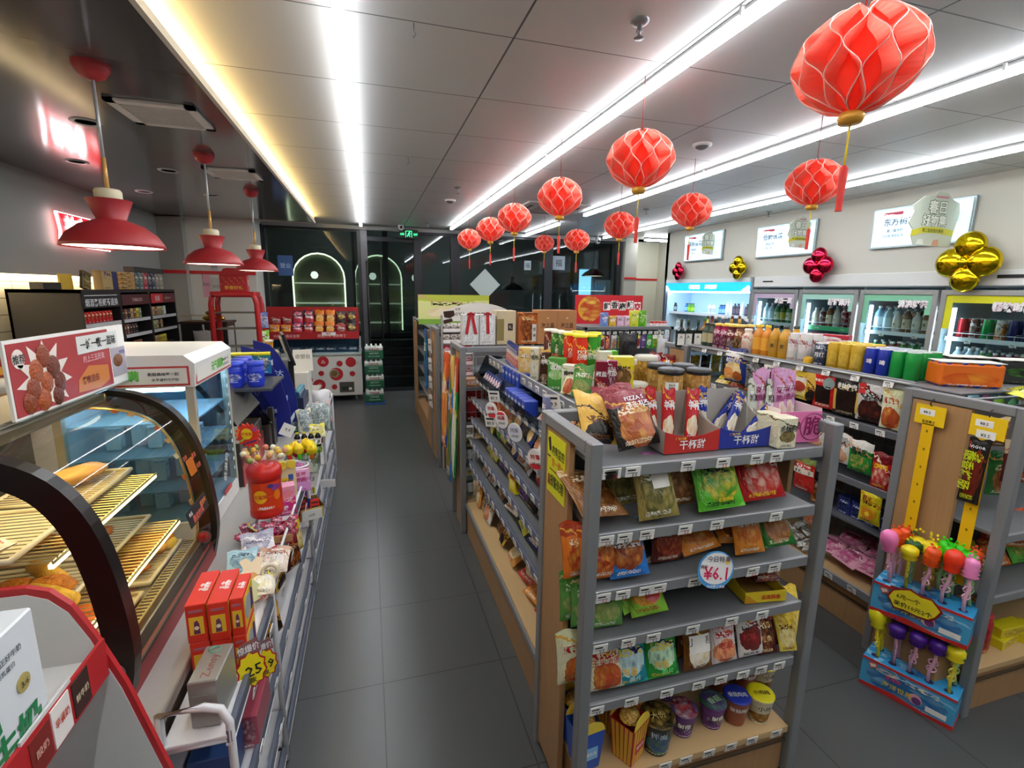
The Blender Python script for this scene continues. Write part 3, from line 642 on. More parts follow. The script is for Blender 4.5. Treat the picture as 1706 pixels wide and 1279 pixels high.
# ================================================================ the snack endcap nearest the camera
FR=mat('85878a',.45,.25); SHELFM=mat('6f7174',.5,.15); LIP=mat('8f9194',.4,.3); PANEL=mat('77797b',.5,.1)
EX0,EX1,EY0,EY1,EH = .62,1.60,1.26,1.70,1.475
def endcap(name, label, x0,x1,y0,y1,h, board='left', shelves=(),base=.22,open_y=-1,back=True, bars=('left','right','rear'),boardw=.22):
    t=thing(name, label, 'display shelf',(x0,y0,0)); W, D = x1-x0,y1-y0; p = .042
    for x in (0,W-p):
        for y in (0,D-p): part('post', M().box(x, x+p, y, y+p,0,h, FR,.004),t)
    if 'left' in bars: part('top_rail', M().box(0,p, p, D-p, h-p, h, FR,.004),t)
    if 'right' in bars: part('top_rail', M().box(W-p, W, p, D-p, h-p, h, FR,.004),t)
    if 'rear' in bars:
        yy = D-p if open_y < 0 else 0
        part('top_rail', M().box(p, W-p, yy, yy+p, h-p, h, FR,.004),t)
    by = (D-p-boardw, D-p) if open_y < 0 else (p, p+boardw)
    part('side_board', M().box(.008,.030,by[0], by[1],.03,h-p-.005,WOOD,.002),t)
    part('side_board', M().box(W-.030,W-.008,by[0], by[1],.03,h-p-.005,WOOD,.002),t)
    fy = (.03,D-.045) if open_y < 0 else (.045,D-.03)
    part('plinth', M().box(.045,W-.045,fy[0], fy[1],0,base-.03,WOOD,.003).box(.045,W-.045,fy[0]-.012,fy[0]+.002,base-.075,base-.065,mat('4a3a28',.6)),t)
    part('base_deck', M().box(.044,W-.044,fy[0]-.015,fy[1], base-.03,base, mat('c8a878',.45),.002),t)
    if back:
        yb = (D-.05,D-.043) if open_y < 0 else (.043,.05)
        part('back_panel', M().box(.045,W-.045,yb[0], yb[1], base, h-.12,PANEL),t)
    for z in shelves:
        s=M().box(.045,W-.06,fy[0], fy[1]-.008,z-.016,z, SHELFM,.002)
        yl = fy[0]-.012 if open_y < 0 else fy[1]
        s.box(.045,W-.06,yl, yl+.014,z-.036,z+.004,LIP,.003)
        part('shelf', s, t)
    return t
ESH = (.535,.775,.962,1.165,1.388)
ec = endcap('endcap_shelf','grey framed snack endcap with oak side board nearest the camera', EX0,EX1,EY0,EY1,EH, shelves=ESH)
# price tags on every shelf edge
tg = []
for px, py, z in ((1003,778,1.37),(1023,777,1.37),(1056,774,1.37),(1148,766,1.37),(1207,760,1.37),(1263,757,1.37),(1296,752,1.37),(996,897,1.147),(1042,887,1.147),(1079,882,1.147),(1143,873,1.147),(1196,866,1.147),(1295,850,1.147),
                  (993,988,.944),(1039,981,.944),(1078,970,.944),(1100,966,.944),(1160,955,.944),(1208,947,.944),(1257,936,.944),(1293,930,.944),(986,1077,.757),(1048,1064,.757),(1090,1052,.757),(1156,1037,.757),(1221,1024,.757),(1272,1012,.757),
                  (980,1187,.517),(1053,1164,.517),(1112,1149,.517),(1165,1137,.517),(1203,1124,.517),(1240,1113,.517),(1270,1106,.517),(1300,1098,.517),(1145,1248,.20),(1183,1240,.20),(1220,1230,.20),(1255,1222,.20),(1295,1212,.20),(1110,1262,.20)):
    q = P(px, py,1,EY0+.012); x = min(EX1-.09,max(EX0+.075,q.x)); tg.append((x-EX0,.014,z))
price_tags(ec, tg)
# warning sign glued to the oak side board
sg=M().box(-.0012,.0012,-.085,.085,-.115,.115,mat('d9dc14',.45))
TT = Matrix.Rotation(R(-90),4,'Z')
sg.text('内有监控',.040,INK,.022,.058,flat(-.003),T=TT, maxw=.115).text('偷一罚十',.036,mat('d8701a',.5),.022,.012,flat(-.003),T=TT, maxw=.115).text('报警处理',.046,INK,.016,-.060,flat(-.003),T=TT, maxw=.125)
sg.box(-.055,.080,-.0032,-.0026,-.022,-.019,INK, T=TT).prism([(-.075,.09),(-.055,.10),(-.045,.05),(-.06,.045)],-.0032,-.0026,INK, TT).box(-.078,-.05,-.0032,-.0026,.022,.028,INK, T=TT).prism([(-.072,-.085),(-.05,-.085),(-.055,-.045),(-.067,-.045)],-.0032,-.0026,mat('8a3a20',.5),TT)
part('warning_sign', sg, ec, 'yellow warning sign with black lettering', loc=(.0062,EY1-EY0-.042-.11,1.475-.042-.135))
def onshelf(px, py, y):
    """x of something on this endcap seen at a pixel, standing at depth y"""
    return P(px, py,1,y).x
def eb(key, px, py, y, z, w, h, t, words, yaw=0,tilt=-14,roll=0,texts=(),seed=1,extra=None, name='snack_bag', cat='snack bag', crimp=None, tid=''):
    x = onshelf(px, py, y); w, h, t, y = (w*1.07,h, t*1.1,y) if z > 1.3 else (w*1.10,min(h*1.24,.215 if z > 1.1 else (.185 if z > .6 else .19)),t*1.2,y-.035)
    return bag(key, w, h, t,(x, y, z+.004),(R(tilt),R(roll),R(yaw)),words, texts, seed, name, cat, extra=extra, crimp=crimp, tid=tid)
Z1,Z2,Z3,Z4,Z5 = 1.392,1.169,.966,.779,.539
# top shelf
eb('gold',1000,735,1.40,Z1,.13,.19,.05,'yellow and black snack bag leaning at the left end of the top endcap shelf',8,-38,10,seed=3)
eb('pizza',1040,730,1.44,Z1,.14,.20,.06,'black and orange pizza snack bag behind another on the top endcap shelf',-6,-26,-8,seed=4)
eb('pizza',1068,735,1.36,Z1,.155,.20,.06,'black and maroon pizza snack bag in front on the top endcap shelf',4,-30,-6,texts=(('PIZZA S',.02,.165,.022,WHITEINK),('구운치즈',.025,.140,.026,WHITEINK),('香脆披萨',.028,.118,.018,mat('e8b060',.5))),seed=5)
def display_box(name, label, x, y, z, w, d, h, mo, mi_, text, tcol, cut=.45,rz=0):
    """shelf-ready box: high back, sides cut away in a curve, low lettered front"""
    t=thing(name, label, 'display box',(x, y, z),rz)
    lo = h*cut; side = [(-d/2,0),(d/2,0),(d/2,h)] + [(d/2-d*k/8,lo+(h-lo)*(1-k/8)**2.2) for k in range(1,9)]
    ts = Matrix.Rotation(R(90),4,'Z')
    part('front_panel', M().prism([(-w/2,0),(w/2,0),(w/2,lo)]+[(w/2-w*k/10,lo-lo*.28*math.sin(math.pi*k/10)) for k in range(1,10)]+[(-w/2,lo)],-d/2-.002,-d/2,mo).text(text, lo*.45,tcol,0,lo*.38,flat(-d/2-.004),maxw=w*.8).text('巧克力棒', lo*.14,mat('f0c840',.5),-w*.22,lo*.66,flat(-d/2-.004)),t)
    part('back_panel', M().box(-w/2,w/2,d/2-.002,d/2,0,h, mi_),t)
    for sx in (-w/2,w/2-.002): part('side_panel', M().prism(side,-.001,.001,mi_, Matrix.Translation((sx+.001,0,0)) @ ts),t)
    part('bottom', M().box(-w/2,w/2,-d/2,d/2,0,.002,mi_),t)
    return t
XB1,XB2 = onshelf(1128,740,1.42),onshelf(1217,725,1.42)
display_box('display_box','red cut-out display box of small red bags on the top endcap shelf', XB1,1.44,Z1,.215,.20,.17,mat('c02c26',.45),mat('9a8f86',.6),'干杯甜', WHITEINK)
display_box('display_box','blue cut-out display box of stick packs on the top endcap shelf', XB2,1.44,Z1,.215,.20,.17,mat('26379a',.45),mat('b3aea6',.6),'干杯甜', WHITEINK, rz=R(-3))
def stick_pack(col, pic, w, h, t, texts=()): return pouch(w, h, t, art(col, col, pic, 'f4f0e0','f4f4f4',.8,.3,.2,6),texts, nx=6,nz=9)
rp=proto(stick_pack('c8242a','e8b030',.052,.19,.022,(('干杯',0,.13,.03,WHITEINK),))); bp_=proto(stick_pack('2438a0','d89838',.05,.18,.024,(('干杯',0,.12,.028,WHITEINK),('MEWS',0,.155,.016,mat('f0c840',.5)))))
for i,(dx, dy, yaw, tilt, roll, lb) in enumerate(((-.075,.02,5,-6,-4,'red stick pack at the left in the red display box'),(-.028,.0,-4,-10,3,'red and yellow stick pack in the middle of the red display box'),(.055,-.02,-8,-14,6,'red stick pack with a barcode at the right of the red display box'),(-.055,.06,0,-4,-10,'red stick pack at the back of the red display box'))):
    spawn(rp, 'stick_pack', lb, 'snack pack',(XB1+dx,1.44+dy, Z1+.006),(R(tilt),R(roll),R(yaw)))
for i,(dx, dy, yaw, tilt, roll, lb) in enumerate(((-.07,.05,4,-4,-3,'upright blue stick pack at the left of the blue display box'),(.0,.0,0,-14,28,'blue stick pack leaning right in the blue display box'),(.03,-.045,0,-10,52,'blue stick pack lying low in the blue display box'),(-.02,.06,0,-8,44,'blue stick pack lying at the back of the blue display box'))):
    spawn(bp_, 'stick_pack', lb, 'snack pack',(XB2+dx,1.44+dy, Z1+.008),(R(tilt),R(roll),R(yaw)))
x = onshelf(1262,735,1.42)
gp=proto(stick_pack('d8dcd0','5a6a3a',.055,.21,.024,(('乳酪',0,.14,.026,INK),)))
spawn(gp, 'stick_pack','white nut biscuit pack standing beside the blue display box','snack pack',(x,1.46,Z1+.004),(R(-6),R(3),0))
spawn(gp, 'stick_pack','white nut biscuit pack leaning against the pink packs','snack pack',(x+.045,1.43,Z1+.004),(R(-8),R(10),R(6)))
solo('carton', carton(.075,.12,.11,art('e8e6c8','e4e0c4','5a4a2a','8a7a4a','2a2418',.8,.4,.2),(('乳扁桃',0,.07,.022,INK),)),'small cream almond carton at the foot of the white packs','carton',(x+.005,1.35,Z1),(0,0,R(-4)))
xp = onshelf(1302,722,1.42)
tp=thing('display_box','pink lettered display box at the right end of the top endcap shelf','display box',(xp+.005,1.44,Z1),R(-6))
PK=mat('e87ab4',.45); PKD=mat('8a1c58',.5)
fp=M().box(-.085,.085,-.102,-.099,0,.115,PK).text('豆干脆',.032,INK,-.035,.065,flat(-.104),maxw=.07).text('脆',.075,PKD,.052,.062,flat(-.104)).text('辣条风味',.012,WHITEINK,-.045,.02,flat(-.104)).text('休闲食品',.011,WHITEINK,-.045,.098,flat(-.104))
fp.tube([(.052+.05*math.cos(a*math.pi/12),-.103,.058+.05*math.sin(a*math.pi/12)) for a in range(24)],.0018,PKD,4,closed=True)
part('front_panel', fp, tp); part('back_panel', M().box(-.085,.085,.097,.1,0,.13,mat('e8d8dc',.5)),tp); part('bottom', M().box(-.085,.085,-.1,.1,0,.002,PK),tp)
for sx in (-.085,.083): part('side_panel', M().box(sx, sx+.002,-.1,.1,0,.125,mat('eedde2',.5)),tp)
pp=proto(stick_pack('d9a3cf','c8583a',.062,.24,.026,(('豆干',0,.17,.026,PKD),('脆片',0,.14,.026,PKD))))
for i,(dx, dy, tl, lb) in enumerate(((-.06,.02,-5,'pink beancurd pack at the left of the pink display box'),(.0,-.01,-5,'pink beancurd pack in the middle of the pink display box'),(.055,.01,-6,'pink beancurd pack at the right of the pink display box'),(-.03,.07,-3,'pink beancurd pack at the back left of the pink display box'),(.035,.07,-3,'pink beancurd pack at the back right of the pink display box'))):
    spawn(pp, 'stick_pack', lb, 'snack pack',(xp+dx,1.44+dy, Z1+.006),(R(tl),R(2*i-4),R(-4)))
# second shelf
eb('brown',1000,888,1.34,Z2,.17,.20,.05,'clear bag of orange fried twists lying at the left of the second endcap shelf',10,-66,8,seed=6)
eb('olive',1040,862,1.45,Z2,.135,.21,.05,'purple topped bean stick bag leaning behind the front one on the second endcap shelf',-10,-22,-10,seed=7)
eb('olive',1088,872,1.33,Z2,.13,.195,.05,'purple topped bean stick bag with white label at the front of the second endcap shelf',-6,-20,-6,texts=(('鱼皮花生',.012,.15,.018,INK),),seed=8,extra=lambda b, fn: quad(b, fn,-.015,.045,.10,.185,mat('e4e2d8',.4)))
eb('brown',1122,850,1.42,Z2,.12,.165,.05,'clear bag of brown coated peanuts on the second endcap shelf',4,-14,2,seed=9)
eb('green',1165,848,1.46,Z2,.13,.17,.05,'green chip bag standing behind the front one on the second endcap shelf',-4,-12,-6,seed=10)
eb('green',1190,858,1.33,Z2,.155,.19,.055,'green and white chip bag with black lettering on the second endcap shelf',-8,-26,-6,texts=(('浪味',-.012,.158,.050,INK),('蔬菜风味',.01,.03,.014,YEL)),seed=11,crimp=mat('6ec83a',.35))
eb('darkred',1222,835,1.48,Z2,.14,.19,.05,'dark red chip bag in the shade at the back of the second endcap shelf',-6,-12,4,seed=12)
eb('red',1258,840,1.36,Z2,.155,.195,.055,'red corn snack bag with yellow lettering at the right of the second endcap shelf',-10,-24,-6,texts=(('Cheetos',.005,.145,.036,mat('f0c41c',.5)),),seed=13,crimp=mat('9a1a1c',.35))
# third shelf
eb('orange',960,965,1.40,Z3,.12,.15,.05,'orange snack bag behind the left post on the third endcap shelf',6,-14,0,seed=14)
eb('orange',992,972,1.36,Z3,.12,.15,.05,'orange and red crisp bag right of the left post on the third endcap shelf',-6,-16,-4,seed=15)
eb('blue',1040,968,1.34,Z3,.125,.165,.05,'blue chip bag with a red picture on the third endcap shelf',-8,-20,-6,texts=(('好多鱼',0,.14,.026,WHITEINK),),seed=16,crimp=mat('2a78c8',.35))
eb('stick',1100,948,1.40,Z3,.125,.175,.05,'dark red potato stick bag in the middle of the third endcap shelf',4,-12,4,texts=(('MAX',0,.145,.034,mat('4a2a1a',.5)),),seed=17)
eb('ogreen',1160,928,1.40,Z3,.17,.10,.045,'orange striped bag lying behind the round price sign on the third endcap shelf',10,-50,0,seed=18)
eb('ogreen',1215,918,1.42,Z3,.13,.10,.04,'small orange striped bag lying right of the round price sign',-12,-56,0,seed=19)
eb('ogreen',1238,915,1.36,Z3,.105,.17,.05,'orange rice cracker bag with green top on the third endcap shelf',-10,-18,-6,texts=(('原味',.008,.145,.03,INK),),seed=20)
eb('dgreen',1288,900,1.36,Z3,.115,.17,.05,'dark green nut bag at the right end of the third endcap shelf',-14,-34,-10,seed=21)
x = onshelf(1187,907,1.27)
t=thing('price_sign','round white and blue price sign clipped to the third endcap shelf','price sign',(x,1.244,1.0),rot=(R(-6),R(5),R(-8)))
q=M().lathe([(.066,0),(.066,.003)], mat('4aa0e0',.45),28,Tm(0,0,0,0,R(90)))
n_ = 28; q.add([(0,-.0042,.006)]+[(.060*math.cos(2*math.pi*i/n_),-.0042,.006+.056*math.sin(2*math.pi*i/n_)) for i in range(n_)],[(0,1+i,1+(i+1) % n_) for i in range(n_)], mat('f0f2f2',.5))
RK=mat('e02058',.5); q.text('¥6.1',.062,RK,.004,-.008,flat(-.006),maxw=.10).text('今日特惠',.022,mat('5a4a52',.6),.006,.040,flat(-.006)).text('两件',.014,INK,-.045,.012,flat(-.006)).text('休闲零食满减',.011,WHITEINK,.004,-.056,flat(-.0062))
q.lathe([(.009,0),(.009,.001)], mat('f0d060',.5),12,Tm(.038,-.0045,.030,0,R(90)))
part('disc', q, t); part('clip', M().box(-.012,.012,-.001,.008,-.075,-.05,CLEAR),t)
# fourth shelf
for i,(px, py, y, yaw, lb) in enumerate(((952,1045,1.44,4,'green vegetable pouch at the back left of the fourth endcap shelf'),(970,1052,1.40,2,'green vegetable pouch behind the left post on the fourth endcap shelf'),(1000,1050,1.37,-4,'green vegetable pouch with white lettering on the fourth endcap shelf'))):
    eb('pgreen', px, py, y, Z4,.115,.15,.035,lb, yaw,-8,0,texts=(('有机青豆',0,.125,.020,mat('dfe8c8',.5)),('蔬菜脆',0,.098,.011,INK)) if i == 2 else (),seed=22+i)
eb('tomato',1050,1040,1.40,Z4,.12,.13,.05,'lime green tomato snack bag lying beneath another on the fourth endcap shelf',20,-50,0,seed=26)
eb('tomato',1072,1045,1.35,Z4,.12,.16,.05,'lime green bag with a red tomato on the fourth endcap shelf',-14,-36,-14,texts=(('番茄脆',-.005,.13,.030,mat('a81c30',.5)),('蔬果',.03,.10,.016,mat('1c5a34',.5))),seed=27,extra=lambda b, fn: disc(b, fn,.022,.065,.028,.030,mat('d22a28',.3)))
x = onshelf(1250,985,1.40)
t=thing('snack_tray','open yellow cardboard tray at the right of the fourth endcap shelf','tray',(x,1.42,Z4),R(-8)); YB_=mat('d9c024',.5)
part('front_panel', M().box(-.085,.085,-.112,-.11,0,.045,YB_).text('蛋黄酥鱼',.020,REDINK,.02,.022,flat(-.114)).prism([(-.085,0),(-.03,0),(-.07,.03),(-.085,.034)],-.1135,-.1125,mat('c89018',.5)),t)
part('back_panel', M().box(-.085,.085,.11,.112,0,.075,YB_),t); part('bottom', M().box(-.085,.085,-.11,.11,0,.002,mat('8a6a30',.6)),t)
for sx in (-.085,.083): part('side_panel', M().prism([(-.11,0),(.11,0),(.11,.075),(-.02,.07),(-.07,.045),(-.11,.045)],-.001,.001,YB_, Tm(sx+.001,0,0,R(90))),t)
for i,(dx, dy, lb) in enumerate(((-.01,.02,'brown fish snack pack lying in the yellow tray'),(.02,-.02,'second brown fish snack pack on top in the yellow tray'))):
    bag('stick',.11,.14,.03,(x+dx,1.36+dy, Z4+.03+.012*i),(R(-74),0,R(-30+20*i)),lb, seed=28+i)
# fifth shelf
eb('cream',950,1160,1.42,Z5,.13,.17,.05,'cream corn snack bag behind the left post on the fifth endcap shelf',4,-10,0,seed=30)
eb('cream',1000,1163,1.35,Z5,.125,.165,.05,'cream corn snack bag with red lettering on the fifth endcap shelf',-6,-14,-4,texts=(('玉米浓汤',.004,.105,.026,mat('b02428',.5)),),seed=31)
eb('teal',1042,1140,1.35,Z5,.118,.155,.045,'teal seaweed snack bag on the fifth endcap shelf',-4,-14,-3,texts=(('海苔',-.01,.055,.03,mat('e8b828',.5)),('脆片',.01,.028,.024,mat('bfeef0',.5))),seed=32,crimp=mat('2aa6a6',.3))
eb('neon',1094,1125,1.35,Z5,.118,.15,.045,'green seaweed snack bag on the fifth endcap shelf',-4,-14,-3,texts=(('海苔',-.01,.055,.03,mat('e8b828',.5)),('脆片',.012,.028,.024,mat('7ff08a',.5))),seed=33,crimp=mat('46b84a',.3))
eb('bear',1140,1100,1.42,Z5,.115,.15,.04,'brown cracker noodle bag standing behind the front one on the fifth endcap shelf',0,-8,0,seed=34)
eb('bear',1152,1108,1.35,Z5,.108,.15,.04,'brown cracker noodle bag with a white label on the fifth endcap shelf',-3,-10,-2,texts=(('小浣熊',0,.115,.032,INK),),seed=35,extra=lambda b, fn: quad(b, fn,-.042,.042,.072,.138,mat('f0eee6',.4)),crimp=mat('7a4a18',.35))
eb('yellow',1168,1098,1.40,Z5,.10,.14,.035,'yellow noodle bag half hidden behind the brown ones on the fifth endcap shelf',0,-8,0,seed=36)
eb('pinkw',1178,1085,1.44,Z5,.10,.15,.035,'pink topped noodle bag at the back of the fifth endcap shelf',0,-8,0,seed=37)
eb('pinkw',1196,1095,1.35,Z5,.098,.14,.04,'white and pink prawn noodle bag in front on the fifth endcap shelf',-4,-12,-4,texts=(('老友',.0,.075,.030,mat('c02438',.5)),),seed=38)
eb('redw',1222,1075,1.43,Z5,.10,.15,.04,'yellow topped noodle bag behind the white and red one',0,-8,0,seed=39)
eb('redw',1240,1085,1.35,Z5,.10,.14,.04,'white and red spicy noodle bag in front on the fifth endcap shelf',-6,-12,-6,texts=(('辣味',-.01,.085,.026,mat('b01c28',.5)),),seed=40)
for i in range(5): eb('wine',1268+i*1.2,1062-5*i+12,1.34+.035*i, Z5,.072,.13,.022,['frontmost','second','third','fourth','rearmost'][i]+' wine red spicy strip pack in the file on the fifth endcap shelf',-14,-20,-8,texts=(('辣条',0,.06,.024,mat('e8c080',.5)),) if i == 0 else (),seed=41,name='snack_pack', cat='snack pack')
for i in range(6): eb('yellow',1305+i*.6,1050-5*i+14,1.33+.032*i, Z5,.070,.105,.02,['frontmost','second','third','fourth','fifth','rearmost'][i]+' small cream and yellow pack in the file at the end of the fifth endcap shelf',-16,-26,-6,seed=42,name='snack_pack', cat='snack pack')
# bottom deck: popcorn boxes and cups
ZB = .222
def popcorn_box(col, stripe, lab):
    b=M(); h = .165; a, c = .040,.052
    vs_ = [(-a,-a,0),(a,-a,0),(a, a,0),(-a, a,0),(-c,-c, h),(c,-c, h),(c, c, h),(-c, c, h)]
    b.add(vs_,[(3,2,1,0),(0,1,5,4),(1,2,6,5),(2,3,7,6),(3,0,4,7)], col)
    for s_ in (-.75,-.38,.0,.38,.75):
        if stripe:
            for T_ in (None, Tm(rz=R(90)),Tm(rz=R(-90))):
                b.add([(s_*a-.006,-a-.0008,.003),(s_*a+.006,-a-.0008,.003),(s_*c+.007,-c-.0008,h-.004),(s_*c-.007,-c-.0008,h-.004)],[(0,1,2,3)], stripe, False, T_)
    top=M(); pts = []
    for i in range(9):
        an = math.pi*i/8; pts.append((-c*math.cos(an),h+.045*math.sin(an)))
    top.prism(pts,-c,-c+.002,mat('f0d24a',.45)).prism(pts, c-.002,c, mat('f0d24a',.45)).lathe([(.040,h-.004),(.034,h+.018),(.001,h+.026)], art('f4d860','f0cc4a','fae8a0','c89020','8a5a10',2,.5,.6,12),12)
    lb=M().box(-.028,.028,-.0475,-.0465,.05,.10,mat(lab,.5)).text('爆米花',.016,WHITEINK,0,.075,flat(-.049))
    return proto(b,(('top_flap', top),('label', lb)))
pb = popcorn_box(mat('2a58b8',.45),None, '8ac4ec'); pr_ = popcorn_box(mat('c8242a',.45),mat('f0b83a',.45),'d23a3a')
for pr0,px, py, y, yaw, lb in ((pb,972,1262,1.36,6,'blue popcorn box behind the left post on the bottom deck'),(pb,955,1235,1.46,6,'blue popcorn box at the back left of the bottom deck'),(pr_,1045,1255,1.34,28,'red striped popcorn box at the front of the bottom deck'),(pr_,1020,1220,1.46,24,'red striped popcorn box behind the front one'),(pr_,1048,1205,1.55,10,'red striped popcorn box at the very back of the bottom deck')):
    x = onshelf(px, py, y); spawn(pr0,'popcorn_box', lb, 'popcorn box',(x, y, ZB),(0,0,R(yaw)))
def cup(r0,r1,h, body, lid, band=None, texts=(),lidtext=None):
    b=M().lathe([(r0,0),(r0*1.01,.003),(r1,h-.012),(r1*1.03,h-.008),(r1*1.05,h-.002),(r1*1.03,h)], body,22)
    rm = (r0+r1)/2
    for tx in texts: b.text(tx[0], tx[3], tx[4], tx[1], tx[2], lambda x, z: ((r0+(r1-r0)*z/h+.0015)*math.sin(x/rm),-(r0+(r1-r0)*z/h+.0015)*math.cos(x/rm),z),maxw=rm*1.8)
    if band:
        z0,z1,mm = band; b.lathe([(r0+(r1-r0)*z0/h+.0006,z0),(r0+(r1-r0)*z1/h+.0006,z1)], mm,22,cap=False)
    l=M().lathe([(r1*1.06,h),(r1*1.06,h+.0025),(r1*.9,h+.004),(.001,h+.0045)], lid,22)
    if lidtext: l.text(lidtext[0], lidtext[1], lidtext[2],0,-.004,lambda x, z: (x, z, h+.0062),maxw=r1*1.5)
    return proto(b,(('lid', l),))
PUR = art('5a2a74','6a3488','b89ad0','3a1a50','f0e8f0',2,.45,.25); 
cups = {'purple': cup(.036,.050,.105,PUR, art('4a3a70','6a5490','d8d0e4','8a2030','f4f4f4',2,.5,.5,5),None,(('厨师',-.01,.06,.024,WHITEINK),),('香辣',.03,mat('d83a3a',.4))),
        'violet': cup(.036,.050,.105,PUR, art('2a5a38','3a6a48','5aa060','5a4a80','f4f4f4',2,.5,.5,5),None,(('厨师',-.01,.06,.024,WHITEINK),),('香菇',.03,mat('bfe8b0',.4))),
        'blue': cup(.037,.051,.112,mat('96503a',.45),mat('2a3aa8',.35),(.055,.104,mat('2436a4',.4)),(('香菇炖鸡',0,.08,.02,WHITEINK),),('香菇炖鸡',.024,WHITEINK)),
        'yellow': cup(.035,.050,.115,art('e8dca0','e0d8b8','c8a048','8a5a20','2a2418',2,.28,.2),mat('e8dc1c',.35),None,(('小鸡',0,.08,.024,INK),),('小鸡炖',.022,mat('3a3410',.5))),
        'green': cup(.046,.062,.135,art('14202a','1a2a34','4a9a3a','2a5a8a','e8e8d0',2,.4,.3),art('3a3018','5a4a20','b89a4a','2a2010','e8d890',2,.5,.6,6),None,(('拌面',-.015,.10,.03,mat('b8cfe0',.5)),),('大份',.03,mat('d8c070',.5)))}
for key, px, py, y, lb in (('green',1090,1258,1.34,'large black and green noodle cup at the front of the bottom deck'),('purple',1135,1222,1.37,'purple noodle cup with a dark red lid on the bottom deck'),('violet',1183,1212,1.37,'purple noodle cup with a green lid on the bottom deck'),('blue',1222,1205,1.36,'blue lidded noodle cup in front on the bottom deck'),('blue',1235,1160,1.49,'blue lidded noodle cup behind the front one'),('blue',1192,1165,1.52,'blue lidded noodle cup in the shade at the back of the deck'),('yellow',1262,1195,1.34,'yellow lidded noodle cup in front on the bottom deck'),('yellow',1266,1150,1.47,'yellow lidded noodle cup behind the front one'),('purple',1105,1180,1.54,'purple noodle cup in the shade at the back of the deck')):
    spawn(cups[key], 'noodle_cup', lb, 'noodle cup',(onshelf(px, py, y),y, ZB),(0,0,R(random.uniform(-20,20))))
# ================================================================ middle gondola behind the endcap
AX0,AX1,AY0,AY1 = .69,1.56,1.72,3.55
ga=thing('gondola_shelf','grey stepped gondola behind the snack endcap, along the aisle','display shelf',(0,0,0))
part('plinth', M().box(AX0,AX1,AY0,AY1,0,.255,WOOD,.004).box(AX0-.012,AX0+.002,AY0,AY1,.225,.262,LIP,.003),ga)
part('base_deck', M().box(AX0,AX1,AY0,AY1,.255,.272,mat('c8a878',.45),.002),ga)
part('back_panel', M().box(1.10,1.125,AY0,AY1,.27,1.40,PANEL),ga)
for y in (AY0+.01,(AY0+AY1)/2,AY1-.04): part('post', M().box(1.09,1.13,y, y+.03,.27,1.42,FR),ga)
AT = [(.605,.715),(.79,.72),(.955,.73),(1.105,.74),(1.27,.765)]
LIPB=mat('6d7690',.35,.3)
for z, xe in AT:
    part('shelf', M().box(xe,1.10,AY0,AY1,z-.015,z, SHELFM,.002).box(xe-.010,xe+.004,AY0,AY1,z-.030,z+.018,LIPB,.003),ga)
for z in (.55,.80,1.02,1.22): part('shelf', M().box(1.125,1.50,AY0,AY1,z-.015,z, SHELFM,.002).box(1.496,1.51,AY0,AY1,z-.03,z+.01,LIP,.003),ga)
part('top_deck', M().box(.86,1.26,AY0,AY1,1.395,1.412,SHELFM,.003).box(.852,.866,AY0,AY1,1.375,1.440,LIP,.003),ga)
part('top_rail', M().box(1.225,1.25,AY0+.02,AY1,1.425,1.455,FR,.004),ga)
part('side_deck', M().box(1.25,1.69,AY0,AY1,1.362,1.38,SHELFM,.003),ga)
tg = []
for z, xe in AT+[(1.41,.864)]:
    for k in range(15): tg.append((xe-.0125,AY0+.10+k*.118,z-.008))
price_tags(ga, tg, R(-90))
# sloping clear trays with the blue boxes at the far end
ct = ga; ACR = glass('a4b0b8',.35,.08,.85)
part('acrylic_side', M().prism([(-.05,0),(.12,0),(.16,.16),(.03,.17)],.52,.525,ACR, Tm()),ct, loc=(.80,3.0,1.27)); part('acrylic_front', M().box(-.052,-.048,-.9,.52,0,.05,ACR),ct, loc=(.80,3.0,1.27))
# ---- bags on the stepped shelves, front faces to the aisle
def fill_y(z, x, y, seq, where, rz=-90,name='snack_bag', tilt=-20,step=None):
    """seq = (bag, width, height, words) from the near end"""
    cnt = {}
    tot = {}
    for s in seq: tot[s[3]] = tot.get(s[3],0)+1
    for i, s in enumerate(seq):
        key, w, h, words = s[:4]; cnt[words] = cnt.get(words,0)+1
        lb = words+' '+where if tot[words] == 1 else words+','+ORD[cnt[words]-1]+' from the near end '+where
        r_ = random.Random(i*7+int(z*100)); y += w/2
        bag(key, w*.99,h*1.1,.05 if h > .11 else .035,(x+.03+r_.uniform(0,.02),y, z+.004),(R(tilt+r_.uniform(-8,6)),R(r_.uniform(-6,6)),R(rz+r_.uniform(-12,12))),lb, seed=(i*3+int(z*10)) % 5)
        y += w/2+.006
def autolabel(seq): return seq
fill_y(.272,.73,1.76,[('navy',.17,.20,'navy and white bread bag'),('candyw',.17,.19,'red nougat pack'),('ogreen',.18,.15,'long green ended bread roll pack')], 'on the lowest aisle-side deck', tilt=-58)
